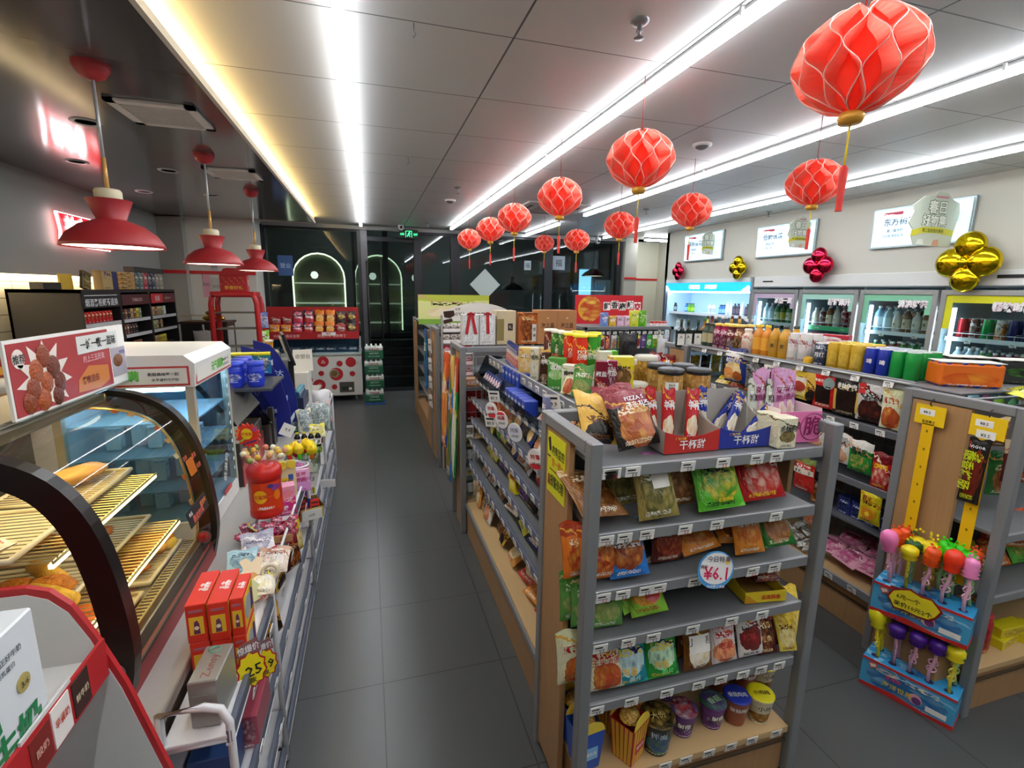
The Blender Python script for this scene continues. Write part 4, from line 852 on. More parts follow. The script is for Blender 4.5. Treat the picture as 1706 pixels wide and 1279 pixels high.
for i,(key, y, w, h, dx, tl, yaw, words) in enumerate((('candyw',2.36,.20,.20,.05,-62,-80,'red and white nougat bag lying on the lowest aisle-side deck'),('bread',2.60,.17,.19,.03,-50,-95,'orange bread roll bag lying on the lowest aisle-side deck'),('brown',2.66,.15,.17,.13,-40,-80,'clear brown biscuit bag behind the orange bread roll bag'),('gold',2.82,.10,.16,.03,-40,-90,'yellow ended cake pack on the lowest aisle-side deck'),
    ('brown',2.98,.18,.17,.06,-40,-100,'clear bag of brown cakes beyond the yellow ended pack'),('white',3.16,.14,.20,.02,-16,-86,'white and orange bread pack near the far end of the lowest deck'),('silver',3.30,.13,.24,.03,-12,-92,'tall clear bread bag near the far end of the lowest deck'),('bread',3.44,.12,.21,.02,-8,-90,'striped clear bread bag at the far end of the lowest deck'))):
    bag(key, w, h,.06,(.74+dx, y,.276),(R(tl),0,R(yaw)),words, seed=i)
fill_y(.605,.735,1.78,[('silver',.15,.17,'silver topped sweet bag'),('candyw',.13,.16,'white and red sweet bag')], 'on the second aisle-side shelf', tilt=-35)
for i,(key, y, w, h, tl, yaw, words) in enumerate((('navy',2.16,.17,.15,-60,-84,'navy snack bag lying on the second aisle-side shelf'),('lime',2.36,.18,.17,-52,-98,'lime green nut pack with a picture on the second aisle-side shelf'),('white',2.58,.17,.17,-56,-80,'white chocolate pack lying on the second aisle-side shelf'),('brown',2.82,.18,.18,-44,-95,'clear bag of mixed nuts on the second aisle-side shelf'),('silver',3.04,.17,.17,-40,-88,'clear bag of white sweets on the second aisle-side shelf'),('silver',3.24,.15,.16,-34,-90,'silver pack at the far end of the second aisle-side shelf'))):
    bag(key, w, h,.05,(.76,y,.61),(R(tl),0,R(yaw)),words, seed=i+2)
fill_y(.79,.735,1.78,[('orange',.13,.14,'orange and white prune pack'),('bread',.13,.14,'orange preserved fruit pack'),('white',.12,.14,'white preserved fruit pack'),('black',.12,.13,'black chocolate pack'),('violet',.13,.12,'violet plum pack')], 'on the third aisle-side shelf', tilt=-18)
yb=proto(carton(.09,.05,.13,art('e8d418','f0dc28','d88a28','f8e878','6a3010',.8,.4,.2,foil=0),(('蛋卷',0,.09,.03,REDINK),)))
spawn(yb, 'carton','yellow biscuit carton standing on the third aisle-side shelf','carton',(.77,2.50,.79),(0,0,R(-84)))
fill_y(.79,.735,2.58,[('lime',.12,.10,'olive and yellow candy pack'),('violet',.12,.10,'violet candy pack'),('violet',.12,.10,'violet candy pack'),('lime',.13,.11,'yellow banana candy pack'),('lime',.13,.11,'yellow banana candy pack')], 'on the third aisle-side shelf', tilt=-30)
fill_y(.955,.745,1.78,[('stick',.11,.13,'dark red jujube pack'),('wine',.11,.12,'wine red haw pack'),('candyw',.12,.13,'red haw strip pack'),('candyw',.12,.12,'red haw strip pack'),('silver',.13,.11,'brown and white chocolate pack'),('silver',.13,.11,'brown and white chocolate pack'),('navy',.12,.10,'navy candy pack'),('black',.12,.10,'black candy pack'),('lime',.13,.12,'lime green gummy pack'),('green',.12,.12,'green gummy pack'),('lime',.12,.11,'yellow gummy pack')], 'on the fourth aisle-side shelf', tilt=-26)
fill_y(1.105,.755,1.78,[('red',.11,.12,'white and red nut pack'),('ogreen',.13,.13,'green and gold fig pack'),('dgreen',.13,.13,'dark green date pack'),('white',.11,.11,'pale plum pack'),('navy',.12,.12,'navy raisin pack'),('black',.13,.12,'dark peach pack'),('navy',.12,.12,'dark blue berry pack'),('dgreen',.12,.11,'green olive pack'),('orange',.12,.12,'orange candy pack'),('orange',.12,.12,'orange candy pack'),('red',.12,.12,'red candy pack')], 'on the fifth aisle-side shelf', tilt=-24)
fill_y(1.27,.80,1.80,[('black',.11,.11,'dark brown biscuit pack'),('stick',.11,.10,'dark red biscuit pack')], 'on the sixth aisle-side shelf', tilt=-24)
lc=proto(carton(.045,.06,.17,art('9898c0','8488b4','e0dcd0','3a4070','2a2c50',2,.5,.3,foil=0),(('薄荷',0,.12,.03,WHITEINK),)))
spawn(lc, 'carton','tall lilac mint carton standing on the sixth aisle-side shelf','carton',(.80,2.08,1.27),(0,0,R(-86)))
bag('pinkw',.10,.10,.03,(.80,2.18,1.275),(R(-50),0,R(-80)),'pale face-print candy pack beside the tall lilac mint carton', seed=3)
bb=proto(carton(.058,.075,.085,mat('2444b0',.4),(('薄脆',0,.05,.022,WHITEINK),)))
for i in range(11):
    row, k = (0,i) if i < 6 else (1,i-6)
    spawn(bb, 'carton','%s small blue carton in the %s of the acrylic tray, counted from the near end' % (ORD[k],('front row','raised back row')[row]),'carton',(.795+.085*row,(2.36+.066*k) if row == 0 else (2.75+.08*k),1.272+(.075 if row else 0)),(0,0,R(-90)),'small blue cartons in the acrylic tray')
part_b=M().box(-.04,.045,-.34,.34,0,.074,mat('3a4a72',.4))
solo('carton', part_b, 'long flat dark blue carton under the raised row of blue cartons','carton',(.88,2.92,1.271))
mb=proto(pouch(.055,.075,.02,art('2a3c8a','3a4a98','d89aa0','f0e0e0','f0f0f0',.7,.4,.3),nx=5,nz=6))
for i in range(7): spawn(mb, 'snack_pack','%s little blue and pink pack leaning on the far end of the acrylic tray' % ORD[i], 'snack pack',(.79,3.04+.062*i,1.275),(R(-30),0,R(-90)),'little blue and pink packs on the acrylic tray')
# round and square price signs standing out from the shelves into the aisle
def shelf_sign(px, py, x, kind, lb, k=0):
    p = P(px, py,0,x); t=thing('price_sign', lb, 'price sign',(x, p.y, p.z),rot=(R(6),R(-6),R(-52+9*k)))
    if kind == 'sq':
        b=M().box(-.042,.042,-.001,.001,-.034,.034,PAPER,0).text('¥9.9',.030,INK,0,-.010,flat(-.0025),maxw=.07).box(-.03,.03,-.0018,-.001,.012,.022,INK)
    else:
        col = {'red': 'e0303a','white': 'e8eaf0','redt': 'e8e8ea'}[kind]
        b=M().lathe([(.045,0),(.045,.002)], mat('f0f0f2',.5),24,Tm(0,0,0,0,R(90)) @ Matrix.Diagonal((1,1.15,1,1)))
        b.lathe([(.040,0),(.040,.001)], mat('e4e8f4' if kind == 'white' else 'f4f2f2',.5),24,Tm(0,-.002,0,0,R(90)) @ Matrix.Diagonal((1,1.15,1,1)))
        b.text('特惠',.026,mat('8a8ca8',.5) if kind == 'white' else REDINK,0,.012,flat(-.005)).text('2件8折',.016,INK,0,-.020,flat(-.005),maxw=.06)
        if kind == 'red': b.prism([(-.036,-.022),(.036,-.022),(.02,-.046),(-.02,-.046)],-.0045,-.0035,mat('e0303a',.5))
        if kind == 'redt': b.prism([(-.030,.03),(.030,.03),(.016,.046),(-.016,.046)],-.0045,-.0035,mat('e0303a',.5))
    part('face', b, t); part('clip', M().box(-.004,.004,.001,.03,-.03,-.01,CLEAR),t)
for a in ((823,660,.70,'sq','white square price card on the top of the aisle-side shelves'),(819,683,.69,'red','round sign with a red foot on the aisle-side shelves'),(817,702,.69,'sq','white square price card below the round sign with a red foot'),(836,699,.70,'redt','round sign with a red top in the middle of the aisle-side shelves'),(858,720,.70,'white','round white and lilac sign nearest the middle of the aisle-side shelves'),(893,765,.69,'red','round red footed sign close to the endcap post'),(920,669,.80,'sq','white price card lying at the near corner of the gondola top')):
    shelf_sign(*a)
# ---- on top of the gondola: tubes, cartons and jars
DK = 1.4138
def top(px, py, z=DK):
    p = P(px, py,2,z); return p.x, p.y
def chip_tube(lb, x, y, body, lid, pic, txt, tcol=WHITEINK, h=.28,r=.039,rz=0):
    b = can(r, h, art(body[0], body[1], pic[0], pic[1], 'f4f0d0',.78,.22,.20,8,0),(),mat('c8c8c8',.3,.7)); b.text(txt,.030,tcol,0,h*.62,cyl_fn(r),maxw=r*1.9)
    pr=proto(b,(('lid', M().lathe([(r*1.03,h-.004),(r*1.03,h+.006),(r*.97,h+.009),(.001,h+.009)], mat(lid,.35),16)),)); return spawn(pr, 'chip_tube', lb, 'chip tube',(x, y, DK),(0,0,rz))
T_RED = (('e03018','e03018'),'f0e020',('f0b840','c8501c')); T_GRN = (('3a9a28','3a9a28'),'f0e020',('d8d870','8ab83a')); T_DG = (('3a7a2c','2f7228'),'f0ead8',('a8c878','5a8a3a')); T_MAR = (('6a1a20','5a161c'),'f0ead8',('c88a5a','7a3020'))
tubes = [(958,640,T_RED, 'red crisp tube with yellow lid at the front of the red pair','乐薯'),(977,655,T_RED, 'red crisp tube with yellow lid nearest the camera','乐薯'),(983,645,T_GRN, 'green and yellow crisp tube beside the red ones','乐薯'),(1000,655,T_GRN, 'green crisp tube with yellow lid nearest the yellow carton','乐薯'),(932,618,T_DG, 'dark green crisp tube with cream lid','薯片'),(943,625,T_DG, 'dark green crisp tube behind the red tubes','薯片'),(917,605,T_MAR, 'maroon crisp tube at the far end of the tubes','薯片'),(965,622,T_RED, 'red crisp tube in the back row','乐薯'),(990,627,T_GRN, 'green crisp tube in the back row','乐薯')]
XY = [(1.04,2.42),(1.05,2.32),(1.10,2.43),(1.115,2.34),(1.035,2.60),(1.045,2.51),(1.03,2.70),(1.13,2.54),(1.19,2.45)]
for (px, py, c, lb, tx),(x, y) in zip(tubes, XY): chip_tube(lb, x, y, c[0], c[1], c[2], tx)
for i,(w, d, h, m_, x, y, rz, lb, tx) in enumerate((
    (.07,.05,.21,art('d8dcc8','cfd8c0','8a2a3a','5aa03a','2a3a1c',.3,.2,.12,foil=0),1.155,2.25,-10,'green and white crisp carton between the tubes and the yellow carton','薯愿'),(.05,.05,.21,mat('58b028',.4),1.205,2.26,-10,'bright green crisp carton beside the yellow carton','薯愿'),
    (.12,.06,.20,art('e8d83a','d8c828','d8a070','6a4a1a','4a3a10',.8,.5,.22,foil=0),1.18,2.12,-14,'large yellow potato crisp carton on the gondola top','薯片'),
    (.055,.055,.20,art('7a1a30','6a1428','c86a3a','a83a28','e8d8d0',.55,.30,.24,foil=0),1.005,1.98,-22,'maroon pretzel carton at the near end of the gondola top','椒盐'),(.05,.055,.20,art('8a2440','7a1a34','d8d0d0','7a1a34','e8d8d0',.9,.5,.2,foil=0),1.06,1.99,-22,'second maroon pretzel carton on the right of the first','椒盐'),
    (.07,.05,.15,art('e8e8d8','dfe4d0','9ab86a','d8e0b8','3a4a2a',.8,.4,.2,foil=0),.955,2.22,-40,'white and pale green tea carton at the aisle edge','青柠'),(.09,.05,.17,art('58a04a','4a9840','d8e8c8','8ac070','f0f4e8',.8,.5,.16,foil=0),.93,2.33,-36,'green biscuit carton at the aisle edge','抹茶'),(.05,.05,.18,art('4a3020','3a2418','e8e0d0','6a4a30','f0e8d8',.86,.25,.12,foil=0),.915,2.46,-36,'dark brown chocolate carton at the aisle edge','可可'),
    (.045,.05,.17,art('7a4a28','6a3c20','e8d8b8','9a6a3a','f0e8d8',.6,.5,.14,foil=0),.955,2.42,-36,'brown chocolate carton beside the dark brown one','可可'),(.05,.05,.19,art('e8e4d0','d8d8c0','6a8a4a','e8e8d8','3a3a2a',.8,.4,.2,foil=0),.91,2.62,-30,'cream wafer carton at the aisle edge','威化'),(.09,.06,.17,art('e8cc80','e0bc6a','d89040','e8d8a8','7a4a1a',.8,.4,.2,foil=0),.915,2.80,-30,'pale yellow wafer carton at the aisle edge','威化'),(.07,.06,.17,art('e8d090','dcc07a','c88a4a','e8d8a8','7a4a1a',.8,.4,.2,foil=0),.99,2.78,-30,'second pale yellow wafer carton further in','威化'))):
    pr0 = proto(carton(w, d, h, m_,((tx,0,h*.72,.026,INK if i in (0,2,5,9) else WHITEINK),))); spawn(pr0,'carton', lb, 'carton',(x, y, DK),(0,0,R(rz)))
# leaning pale green boxes and bags at the near end
for i,(w, h, t_, key, x, y, yaw, tl, lb) in enumerate(((.10,.16,.03,'pgreen',.965,2.10,-40,-16,'pale green tea biscuit bag leaning at the aisle edge'),(.07,.15,.03,'cream',.915,2.16,-50,-34,'cream and green bag tipped over at the aisle edge'),(.09,.12,.03,'pinkw',1.00,2.14,-30,-24,'pink and white biscuit bag beside the maroon cartons'),(.11,.17,.05,'gold',1.00,2.60,-20,-12,'yellow crisp bag before the tubes'),(.10,.16,.05,'orange',.985,2.52,-26,-14,'orange and violet crisp bag before the tubes'),(.05,.13,.03,'navy',.97,2.255,-40,-6,'narrow blue pack between the pale cartons'))):
    bag(key, w, h, t_,(x, y, DK+.003),(R(tl),0,R(yaw)),lb, seed=i)
sp_=proto(pouch(.042,.15,.02,art('2a3c8a','3a4a98','e8d8b0','c84a5a','f0f0f0',.66,.34,.3),nx=5,nz=7))
for i in range(8): spawn(sp_, 'stick_pack','%s slim blue and cream stick pack, counted from the near end of the file' % ORD[i], 'snack pack',(.895+.008*i,2.94+.058*i, DK+.003),(R(-6),0,R(-60)),'slim blue and cream stick packs on the gondola top')
# clear jars of snacks on the lower side deck
def jar(lb, x, y, z, r, h, fill, lid, lidc, label=False, sq=False):
    n = 4 if sq else 20; T0 = Tm(rz=R(45)) if sq else None
    b=M().lathe([(r*.92,0),(r,.008),(r, h-.02),(r*.96,h)], fill, n, T0,not sq)
    ps = [('lid', M().lathe([(r*1.06,h-.006),(r*1.07,h+.002),(r*1.05,h+.018),(r*.9,h+.022),(.001,h+.020)], lid,24))]
    ps.append(('clear_wall', M().lathe([(r*1.03,.004),(r*1.03,h-.006)], glass('ffffff',.35,.03,.99),24,cap=False)))
    if label:
        l=M(); A = .062; l.add([((r*1.045)*math.sin(a),-(r*1.045)*math.cos(a),z_) for z_ in (h*.12,h*.72) for a in (-.5,-.25,0,.25,.5)],[(i, i+1,i+6,i+5) for i in range(4)], PAPER)
        for k in range(5): l.text('配料表',.010,INK,0,h*(.62-.1*k),lambda x, z: ((r*1.05+.001)*math.sin(x/r),-(r*1.05+.001)*math.cos(x/r),z))
        ps.append(('label', l))
    return spawn(proto(b, ps),'snack_jar', lb, 'jar',(x, y, z),(0,0,R(-25)))
POP = art('e8c040','e0b83a','f0dc78','b88020','e8d070',2,.5,.9,9); STK = art('d8a858','dcae60','ecc880','b8803a','d8a050',2,.5,.9,8)
CL=mat('d6d4c4',.35,alpha=.9); BL=mat('1a1a1c',.35)
jar('clear lidded jar of golden popcorn nearest the yellow carton',1.365,2.40,1.3815,.060,.155,POP, CL, None)
jar('clear lidded jar of golden popcorn farther back on the gondola',1.52,2.44,1.3815,.062,.165,POP, CL, None)
jar('short jar of popcorn low behind the top rail',1.325,2.20,1.3815,.055,.06,POP, CL, None)
jar('black lidded jar of biscuit sticks with a white label, nearest the endcap',1.455,2.10,1.3815,.062,.145,STK, BL, None, True)
jar('black lidded jar of biscuit sticks standing rightmost on the gondola',1.62,2.10,1.3815,.060,.14,STK, BL, None)
jar('black lidded jar of biscuit sticks in the back row on the left',1.50,2.27,1.3815,.062,.145,STK, BL, None)
jar('black lidded jar of biscuit sticks in the back row on the right',1.635,2.25,1.3815,.060,.14,STK, BL, None)
# ================================================================ far endcap of the same gondola, seen from behind through its mesh
e2 = endcap('endcap_shelf','grey framed endcap at the far end of the gondola, with tall bags hung on its side',.645,1.62,3.56,4.03,1.50,shelves=(.55,.9,1.18),base=.26,open_y=1,back=False, bars=('left','right','rear'))
g_=M(); W_ = .975
for k in range(12): x = .05+k*(W_-.1)/11; g_.tube([(x,.05,.3),(x,.05,1.42)],.0022,mat('b9bbbd',.4,.5),4)
for k in range(14): z = .3+k*1.12/13; g_.tube([(.05,.047,z),(W_-.05,.047,z)],.0022,mat('b9bbbd',.4,.5),4)
part('mesh_panel', g_, e2)
rb=proto(carton(.13,.10,.24,art('a02428','7a1a1c','5a1014','c83a34','e8c8b0',.86,.5,.3,foil=0),(),c=.002))
for i in range(5): spawn(rb, 'carton','%s dark red carton from the left behind the endcap mesh' % ORD[i], 'carton',(.76+.155*i,3.70,1.18 if False else .905),(0,0,0))
ob=proto(carton(.13,.10,.06,art('e8d0b0','e0a060','d83a2a','f0e0d0','6a2010',2,.5,.3,foil=0),c=.002))
for i in range(5): spawn(ob, 'carton','%s flat orange and white carton from the left on the top shelf behind the endcap mesh' % ORD[i], 'carton',(.76+.155*i,3.70,1.183),(0,0,0))
wb, wl = bottle(.032,.20,glass('cfe0dc',.5,.03,.9),mat('e4e8e6',.4)); wcap = capmesh(.014,.185,.205,mat('e8d23a',.4))
wpr=proto(wb, wl+[('cap', wcap)])
for i in range(6): spawn(wpr, 'bottle','%s small clear bottle from the left low behind the endcap mesh' % ORD[i], 'bottle',(.73+.11*i,3.68,.555))
for i in range(4): spawn(wpr, 'bottle','%s small clear bottle from the left on the base behind the endcap mesh' % ORD[i], 'bottle',(.74+.13*i,3.70,.265))
# long bags hung on the aisle side
for i,(y, z0,h, w, cols, lb) in enumerate(((3.70,.42,.98,.10,('c83a20','2a9a4a','e8c83a','e8f0e0'),'tall green and orange striped bag hung on the endcap side'),(3.80,.36,1.05,.10,('e8c060','3a7ac8','e8882a','2a7a3a'),'tall orange and blue bag hung on the endcap side'),(3.92,.62,.80,.11,('d85a2a','2a4a9a','f0d84a','e87a3a'),'tall orange and navy bag hung farthest on the endcap side'))):
    pm = pouch(w, h,.05,art(cols[0], cols[1], cols[2], cols[3], 'f0f0e8',.74,.42,.5,6),nx=6,nz=20,seed=i+3)
    solo('hanging_bag', pm, lb, 'snack bag',(.612-.02*i, y, z0),(R(-2),0,R(-86+6*i)))
# gift boxes on top of the far endcap
ez = 1.50
def gift(lb, x, y, w, d, h, m_, texts=(),name='gift_box', parts_=(),rz=0,top_=None):
    t = spawn(proto(carton(w, d, h, m_, texts, top=top_),parts_),name, lb, 'gift box',(x, y, ez),(0,0,R(rz))); return t
SILV = art('c4c6c6','d4d6d6','a8aaaa','eceeee','9a9c9c',2,.5,.9,14)
def ribbon(two):
    b=M(); rb_=mat('b01c28',.45)
    for s_ in ((-1,1) if two else (0,)): b.add([(-.012+.008*s_,-.052,.245),(.010+.008*s_,-.052,.245),(.014+.036*s_,-.054,.085),(-.010+.036*s_,-.054,.085)],[(0,1,2,3)], rb_).add([(-.012+.008*s_,-.056,.245),(.010+.008*s_,-.056,.245),(.014+.036*s_,-.058,.085),(-.010+.036*s_,-.058,.085)],[(3,2,1,0)], rb_)
    return b.tube([(-.03,-.05,.235),(0,-.055,.25),(.03,-.05,.235)],.008,rb_,6)
gift('silver patterned gift bag with two red ribbon tails',.752,3.75,.128,.10,.235,SILV, parts_=(('ribbon', ribbon(True)),))
gift('silver patterned gift bag with one red ribbon tail',.885,3.75,.128,.10,.235,SILV, parts_=(('ribbon', ribbon(False)),))
gift('beige gift box with a dark square label',1.04,3.78,.155,.14,.265,mat('cdbd9a',.5),parts_=(('window', M().box(-.078,-.02,-.0715,-.0705,.03,.2,mat('8a7a4a',.4))),('label', M().box(.012,.052,-.0725,-.0705,.11,.165,mat('2a2430',.5)).text('礼',.03,mat('c8b088',.5),.032,.137,flat(-.074)))))
gift('orange nut gift box with a white strip',1.215,3.76,.155,.12,.25,art('8a4a1c','b8602a','d8843a','6a2c10','e8c890',.92,.48,.44,10,0),parts_=(('label', M().box(.036,.072,-.0615,-.0605,.02,.16,PAPER).text('坚',.026,INK,.054,.12,flat(-.063)).text('果',.026,INK,.054,.07,flat(-.063))),))
gift('large brown carton pair printed with dark characters',1.455,3.75,.33,.16,.27,mat('b47c4c',.6),(('海之昌',-.083,.15,.045,mat('4a2e1a',.6),.11),('海之昌',.083,.15,.045,mat('4a2e1a',.6),.11)),parts_=(('seam', M().box(-.001,.001,-.0815,-.0802,0,.27,mat('8a5c34',.6)).box(-.09,-.075,-.0815,-.0805,.205,.212,mat('e8d8c0',.5)).box(.075,.09,-.0815,-.0805,.205,.212,mat('e8d8c0',.5))),))
# ================================================================ chocolate endcap and gondola further down the aisle
e3 = endcap('endcap_shelf','grey framed endcap with wooden plinth behind the far end of the middle gondola',.665,1.63,5.10,5.56,1.52,shelves=(.52,.80,1.06),base=.30)
gc=thing('gondola_shelf','grey gondola with end boards beyond the chocolate display, by the glass front','display shelf',(.66,5.58,0))
part('plinth', M().box(.02,.95,0,2.2,0,.26,WOOD),gc)
for y in (0,2.16): part('post', M().box(0,.04,y, y+.042,0,1.5,FR,.004),gc)
part('side_board', M().box(.0,.025,1.8,2.14,.03,1.45,WOOD,.002),gc)
part('side_board', M().box(.0,.025,.05,.30,.03,1.45,WOOD,.002),gc)
part('back_panel', M().box(.46,.48,0,2.2,.26,1.46,PANEL),gc)
for z in (.55,.8,1.05,1.3): part('shelf', M().box(.05,.46,.04,2.16,z-.015,z, SHELFM).box(.045,.055,.04,2.16,z-.03,z+.01,LIP),gc)
part('top_deck', M().box(.02,.95,0,2.2,1.46,1.48,SHELFM,.003),gc)
for z, kk in ((1.05,'yellow'),(.8,'silver'),(.55,'white'),(.262,'redw'),(1.3,'black')):
    for i in range(5):
        bag(kk,.16,.19,.05,(.66+.12,5.98+.2*i if i else 5.72,z+.004),(R(-14),0,R(-90)),BAGS[kk][0]+','+ORD[i]+' from the near end on the far gondola by the glass front', seed=i)
# chocolate counter display standing in front of the endcap
dd=thing('chocolate_rack','white chocolate rack with an arched lettered header at the aisle corner','display rack',(.885,5.06,0)); WR=mat('e6e4de',.45); BR=mat('3a2018',.4)
hp = [(-.165,0),(.58,0),(.58,.04)] + [(.58-.745*k/14,.05+.14*math.sin(math.pi*(k*.9+.9)/14)**.7) for k in range(1,14)] + [(-.165,.10)]
hd=M().prism(hp,-.004,.004,WR).text('Dove',.075,mat('4a3428',.5),-.005,.085,flat(-.006),bold=.0).text('德芙世界',.045,mat('6a5a4e',.5),.20,.07,flat(-.006)).text('丝滑',.028,mat('6a5a4e',.5),.0,.125,flat(-.006))
hd.prism([(-.15,.10),(-.04,.11),(-.03,.06),(-.08,.03),(-.14,.04)],-.0065,-.0055,BR).prism([(-.15,.01),(-.06,.03),(-.05,0),(-.14,-.03)],-.0065,-.0055,BR)
part('header', hd, dd, loc=(0,-.02,1.60))
part('frame', M().box(-.17,-.155,-.03,.03,0,1.66,mat('b0aea8',.4,.4)).box(.155,.17,-.03,.03,.26,1.62,mat('b0aea8',.4,.4)),dd)
part('plinth', M().box(-.14,.15,-.02,.03,0,.24,WOOD,.003),dd)
cho = [('e8e4dc','2e1a14'),('d8d4d0','4a2a20'),('b02c3a','e0a0a8'),('c8a0a8','7a1c30'),('d8b0b8','5a1828'),('b03040','e8d8d0'),('7a1820','d8b8a0'),('e8e0d8','6a1c24'),('a82028','e8c0b0'),('c0b8b0','8a2028'),('d8d0c8','6a5a4a')]
for k in range(11):
    z = 1.50-.115*k
    part('shelf_strip', M().box(-.155,.155,-.045,.03,z, z+.008,WR).box(-.155,.155,-.05,-.044,z-.012,z+.026,mat('f0eeea' if k < 3 else ('e0c4c8' if k < 7 else 'd8d4ce'),.45)),dd)
    for j in range(4):
        cm=carton(.068,.012,.072,art(cho[k][0], cho[k][1], cho[k][0], cho[k][1], 'f4ece0',.5,.4,.3,7,0))
        solo('chocolate_bar', cm, '%s chocolate bar from the left on the %s strip of the white chocolate rack' % (ORD[j], ORD[k]),'chocolate',(.885-.115+.077*j,5.05,z+.009),(R(-8),0,0),'chocolate bars on the white rack')
# lime banner behind
bn=M().box(-.42,.42,-.004,.004,0,.34,art('b8c44a','d8dc94','c8a878','e8dcb8','3a2a18',.8,.4,.2,5,0)).text('鲜醇风味',.085,mat('2a2418',.5),.27,.20,flat(-.007)).box(-.42,.42,-.0055,-.004,0,.06,mat('7aa83a',.5))
solo('banner_board', bn, 'lime green food banner standing behind the white chocolate header','banner',(.97,5.75,1.52))
tb=M().box(-.10,.10,-.003,.003,0,.11,mat('e8dcd8',.5)).prism([(-.11,.02),(-.02,.10),(.05,.06),(-.02,0)],-.005,-.003,mat('d83a28',.5)).text('新品',.04,mat('5a3a2a',.5),.02,.08,flat(-.006))
solo('banner_board', tb, 'small red and cream picture card behind the beige gift box','banner',(1.52,5.3,1.55))
solo('hanging_bag', pouch(.10,.72,.05,art('2a5a9a','2a78b8','5aa040','2a4a8a','e8f0f0',.8,.4,.5,6),nx=6,nz=16),'tall blue bag hung on the board beyond the chocolate rack','snack bag',(.632,5.76,.75),(0,0,R(-80)))
sm=proto(pouch(.09,.16,.03,art('d8d8d4','c8c8c4','6a6a6a','e0e0e0','202020',.7,.4,.3)))
for i in range(4): spawn(sm, 'hanging_pack','%s pale hanging pack from the top on the board beside the chocolate rack' % ORD[i], 'pack',(.648,5.44,1.22-.21*i),(R(4),0,R(-70)))
# ================================================================ far right gondola with small hanging goods
gd=thing('gondola_shelf','far grey gondola hung with small bags, before the red spicy banner','display shelf',(2.50,5.42,0))
part('plinth', M().box(0,1.25,0,2.0,0,.26,WOOD),gd)
for x in (0,1.21):
    for y in (0,1.96): part('post', M().box(x, x+.042,y, y+.042,0,1.50,FR),gd)
part('back_panel', M().box(.04,1.21,.30,.32,.26,1.46,PANEL),gd)
part('top_deck', M().box(0,1.25,0,2.0,1.46,1.50,SHELFM,.003),gd)
for z in (.55,.85,1.12): part('shelf', M().box(.04,1.21,0,.30,z-.015,z, SHELFM).box(.04,1.21,-.008,.004,z-.03,z+.012,LIP),gd)
for k in range(14): part('peg_hook', M().tube([(.08+.083*k,.30,1.40),(.08+.083*k,.03,1.41)],.003,STEEL,4),gd)
price_tags(gd,[(.08+.083*k,-.002,1.425) for k in range(14)])
seqd = ['brown','yellow','redw','red','silver','dgreen','lime','pinkw','redw','violet','neon','green','white','blue']
for i, kk in enumerate(seqd): bag(kk,.08,.17,.025,(2.58+.083*i,5.44,1.225),(R(2),0,R(4)),'small hung %s, %s from the left on the far hook row' % (BAGS[kk][0].replace(' bag',' pack'),ORD[i]),seed=i % 3)
for z, sq in ((.854,['white','silver','neon','redw','orange','lime','pinkw','blue']),(.554,['red','brown','navy','yellow','green','silver','white','wine']),(1.124,[])):
    for i, kk in enumerate(sq): bag(kk,.13,.18,.04,(2.62+.143*i,5.55,z),(R(-12),0,0),'%s, %s from the left on a lower shelf of the far right gondola' % (BAGS[kk][0], ORD[i]),seed=i % 3)
wp=proto(carton(.075,.05,.13,art('e4d4e0','dccfe0','b88ac0','e8e0e8','5a3a6a',.8,.4,.3,foil=0),(('湿巾',0,.09,.026,mat('5a3a6a',.5)),)))
cols_ = [('6a8ac8','blue and white'),('d8a83a','amber'),('d8b0c8','pink'),('dcc0d8','lilac'),('d4c8d4','pale lilac'),('c8c0a0','beige')]
for i,(cc, nm) in enumerate(cols_):
    h_ = .17 if i == 0 else .13
    spawn(proto(carton(.085,.06,h_, art(cc, cc, 'f0ece8', cc, '3a2a3a',.8,.55,.25,foil=0),(('纸巾',0,h_*.6,.028,WHITEINK if i < 2 else mat('5a3a6a',.5)),))),'carton', nm+' tissue carton standing on the far right gondola','carton',(P(1006+13*i,540,1,5.55).x,5.55,1.50),(0,0,R(-6)))
for px, c1,lb in ((1055,('d8d850','c8cc3a'),'yellow green carton on the far right gondola'),(1067,('6ab828','5aac20'),'bright green carton on the far right gondola')):
    spawn(proto(carton(.10,.08,.20,art(c1[0], c1[1], 'e8f0b8', c1[1], '2a5a1c',.8,.5,.25,foil=0))),'carton', lb, 'carton',(P(px,540,1,5.5).x,5.5,1.50),(0,0,R(-10)))
for i in range(4): solo('small_box', carton(.05,.05,.06,art('c82a2a','f0ece8','c82a2a','f0f0f0','c82a2a',.6,.4,.3,foil=0)),'%s small red and white box from the left at the right end of the far gondola' % ORD[i], 'box',(3.52+.056*i,5.55,1.50))
rb_=M().box(-.50,.50,-.006,.006,0,.38,mat('c81e28',.45))
cx = -.29
rb_.lathe([(.17,0),(.17,.001)], art('e8c83a','d8a028','e8d05a','b83a20','6a1c10',2,.5,.9,8,0),24,Tm(cx,-.0065,.20,0,R(90)))
for i, ch in enumerate('鲜香麻辣爽'):
    x_ = -.04+.115*i; z_ = .24+(.012 if i % 2 else -.006)
    rb_.box(x_-.052,x_+.052,-.0085,-.0065,z_-.055,z_+.055,mat('f2ede6',.5)).text(ch,.10,mat('c81e38',.5) if i == 4 else INK, x_, z_, flat(-.010),bold=.03)
solo('banner_board', rb_, 'red banner with bold white-boxed characters standing on the far right gondola','banner',(3.12,6.0,1.50))
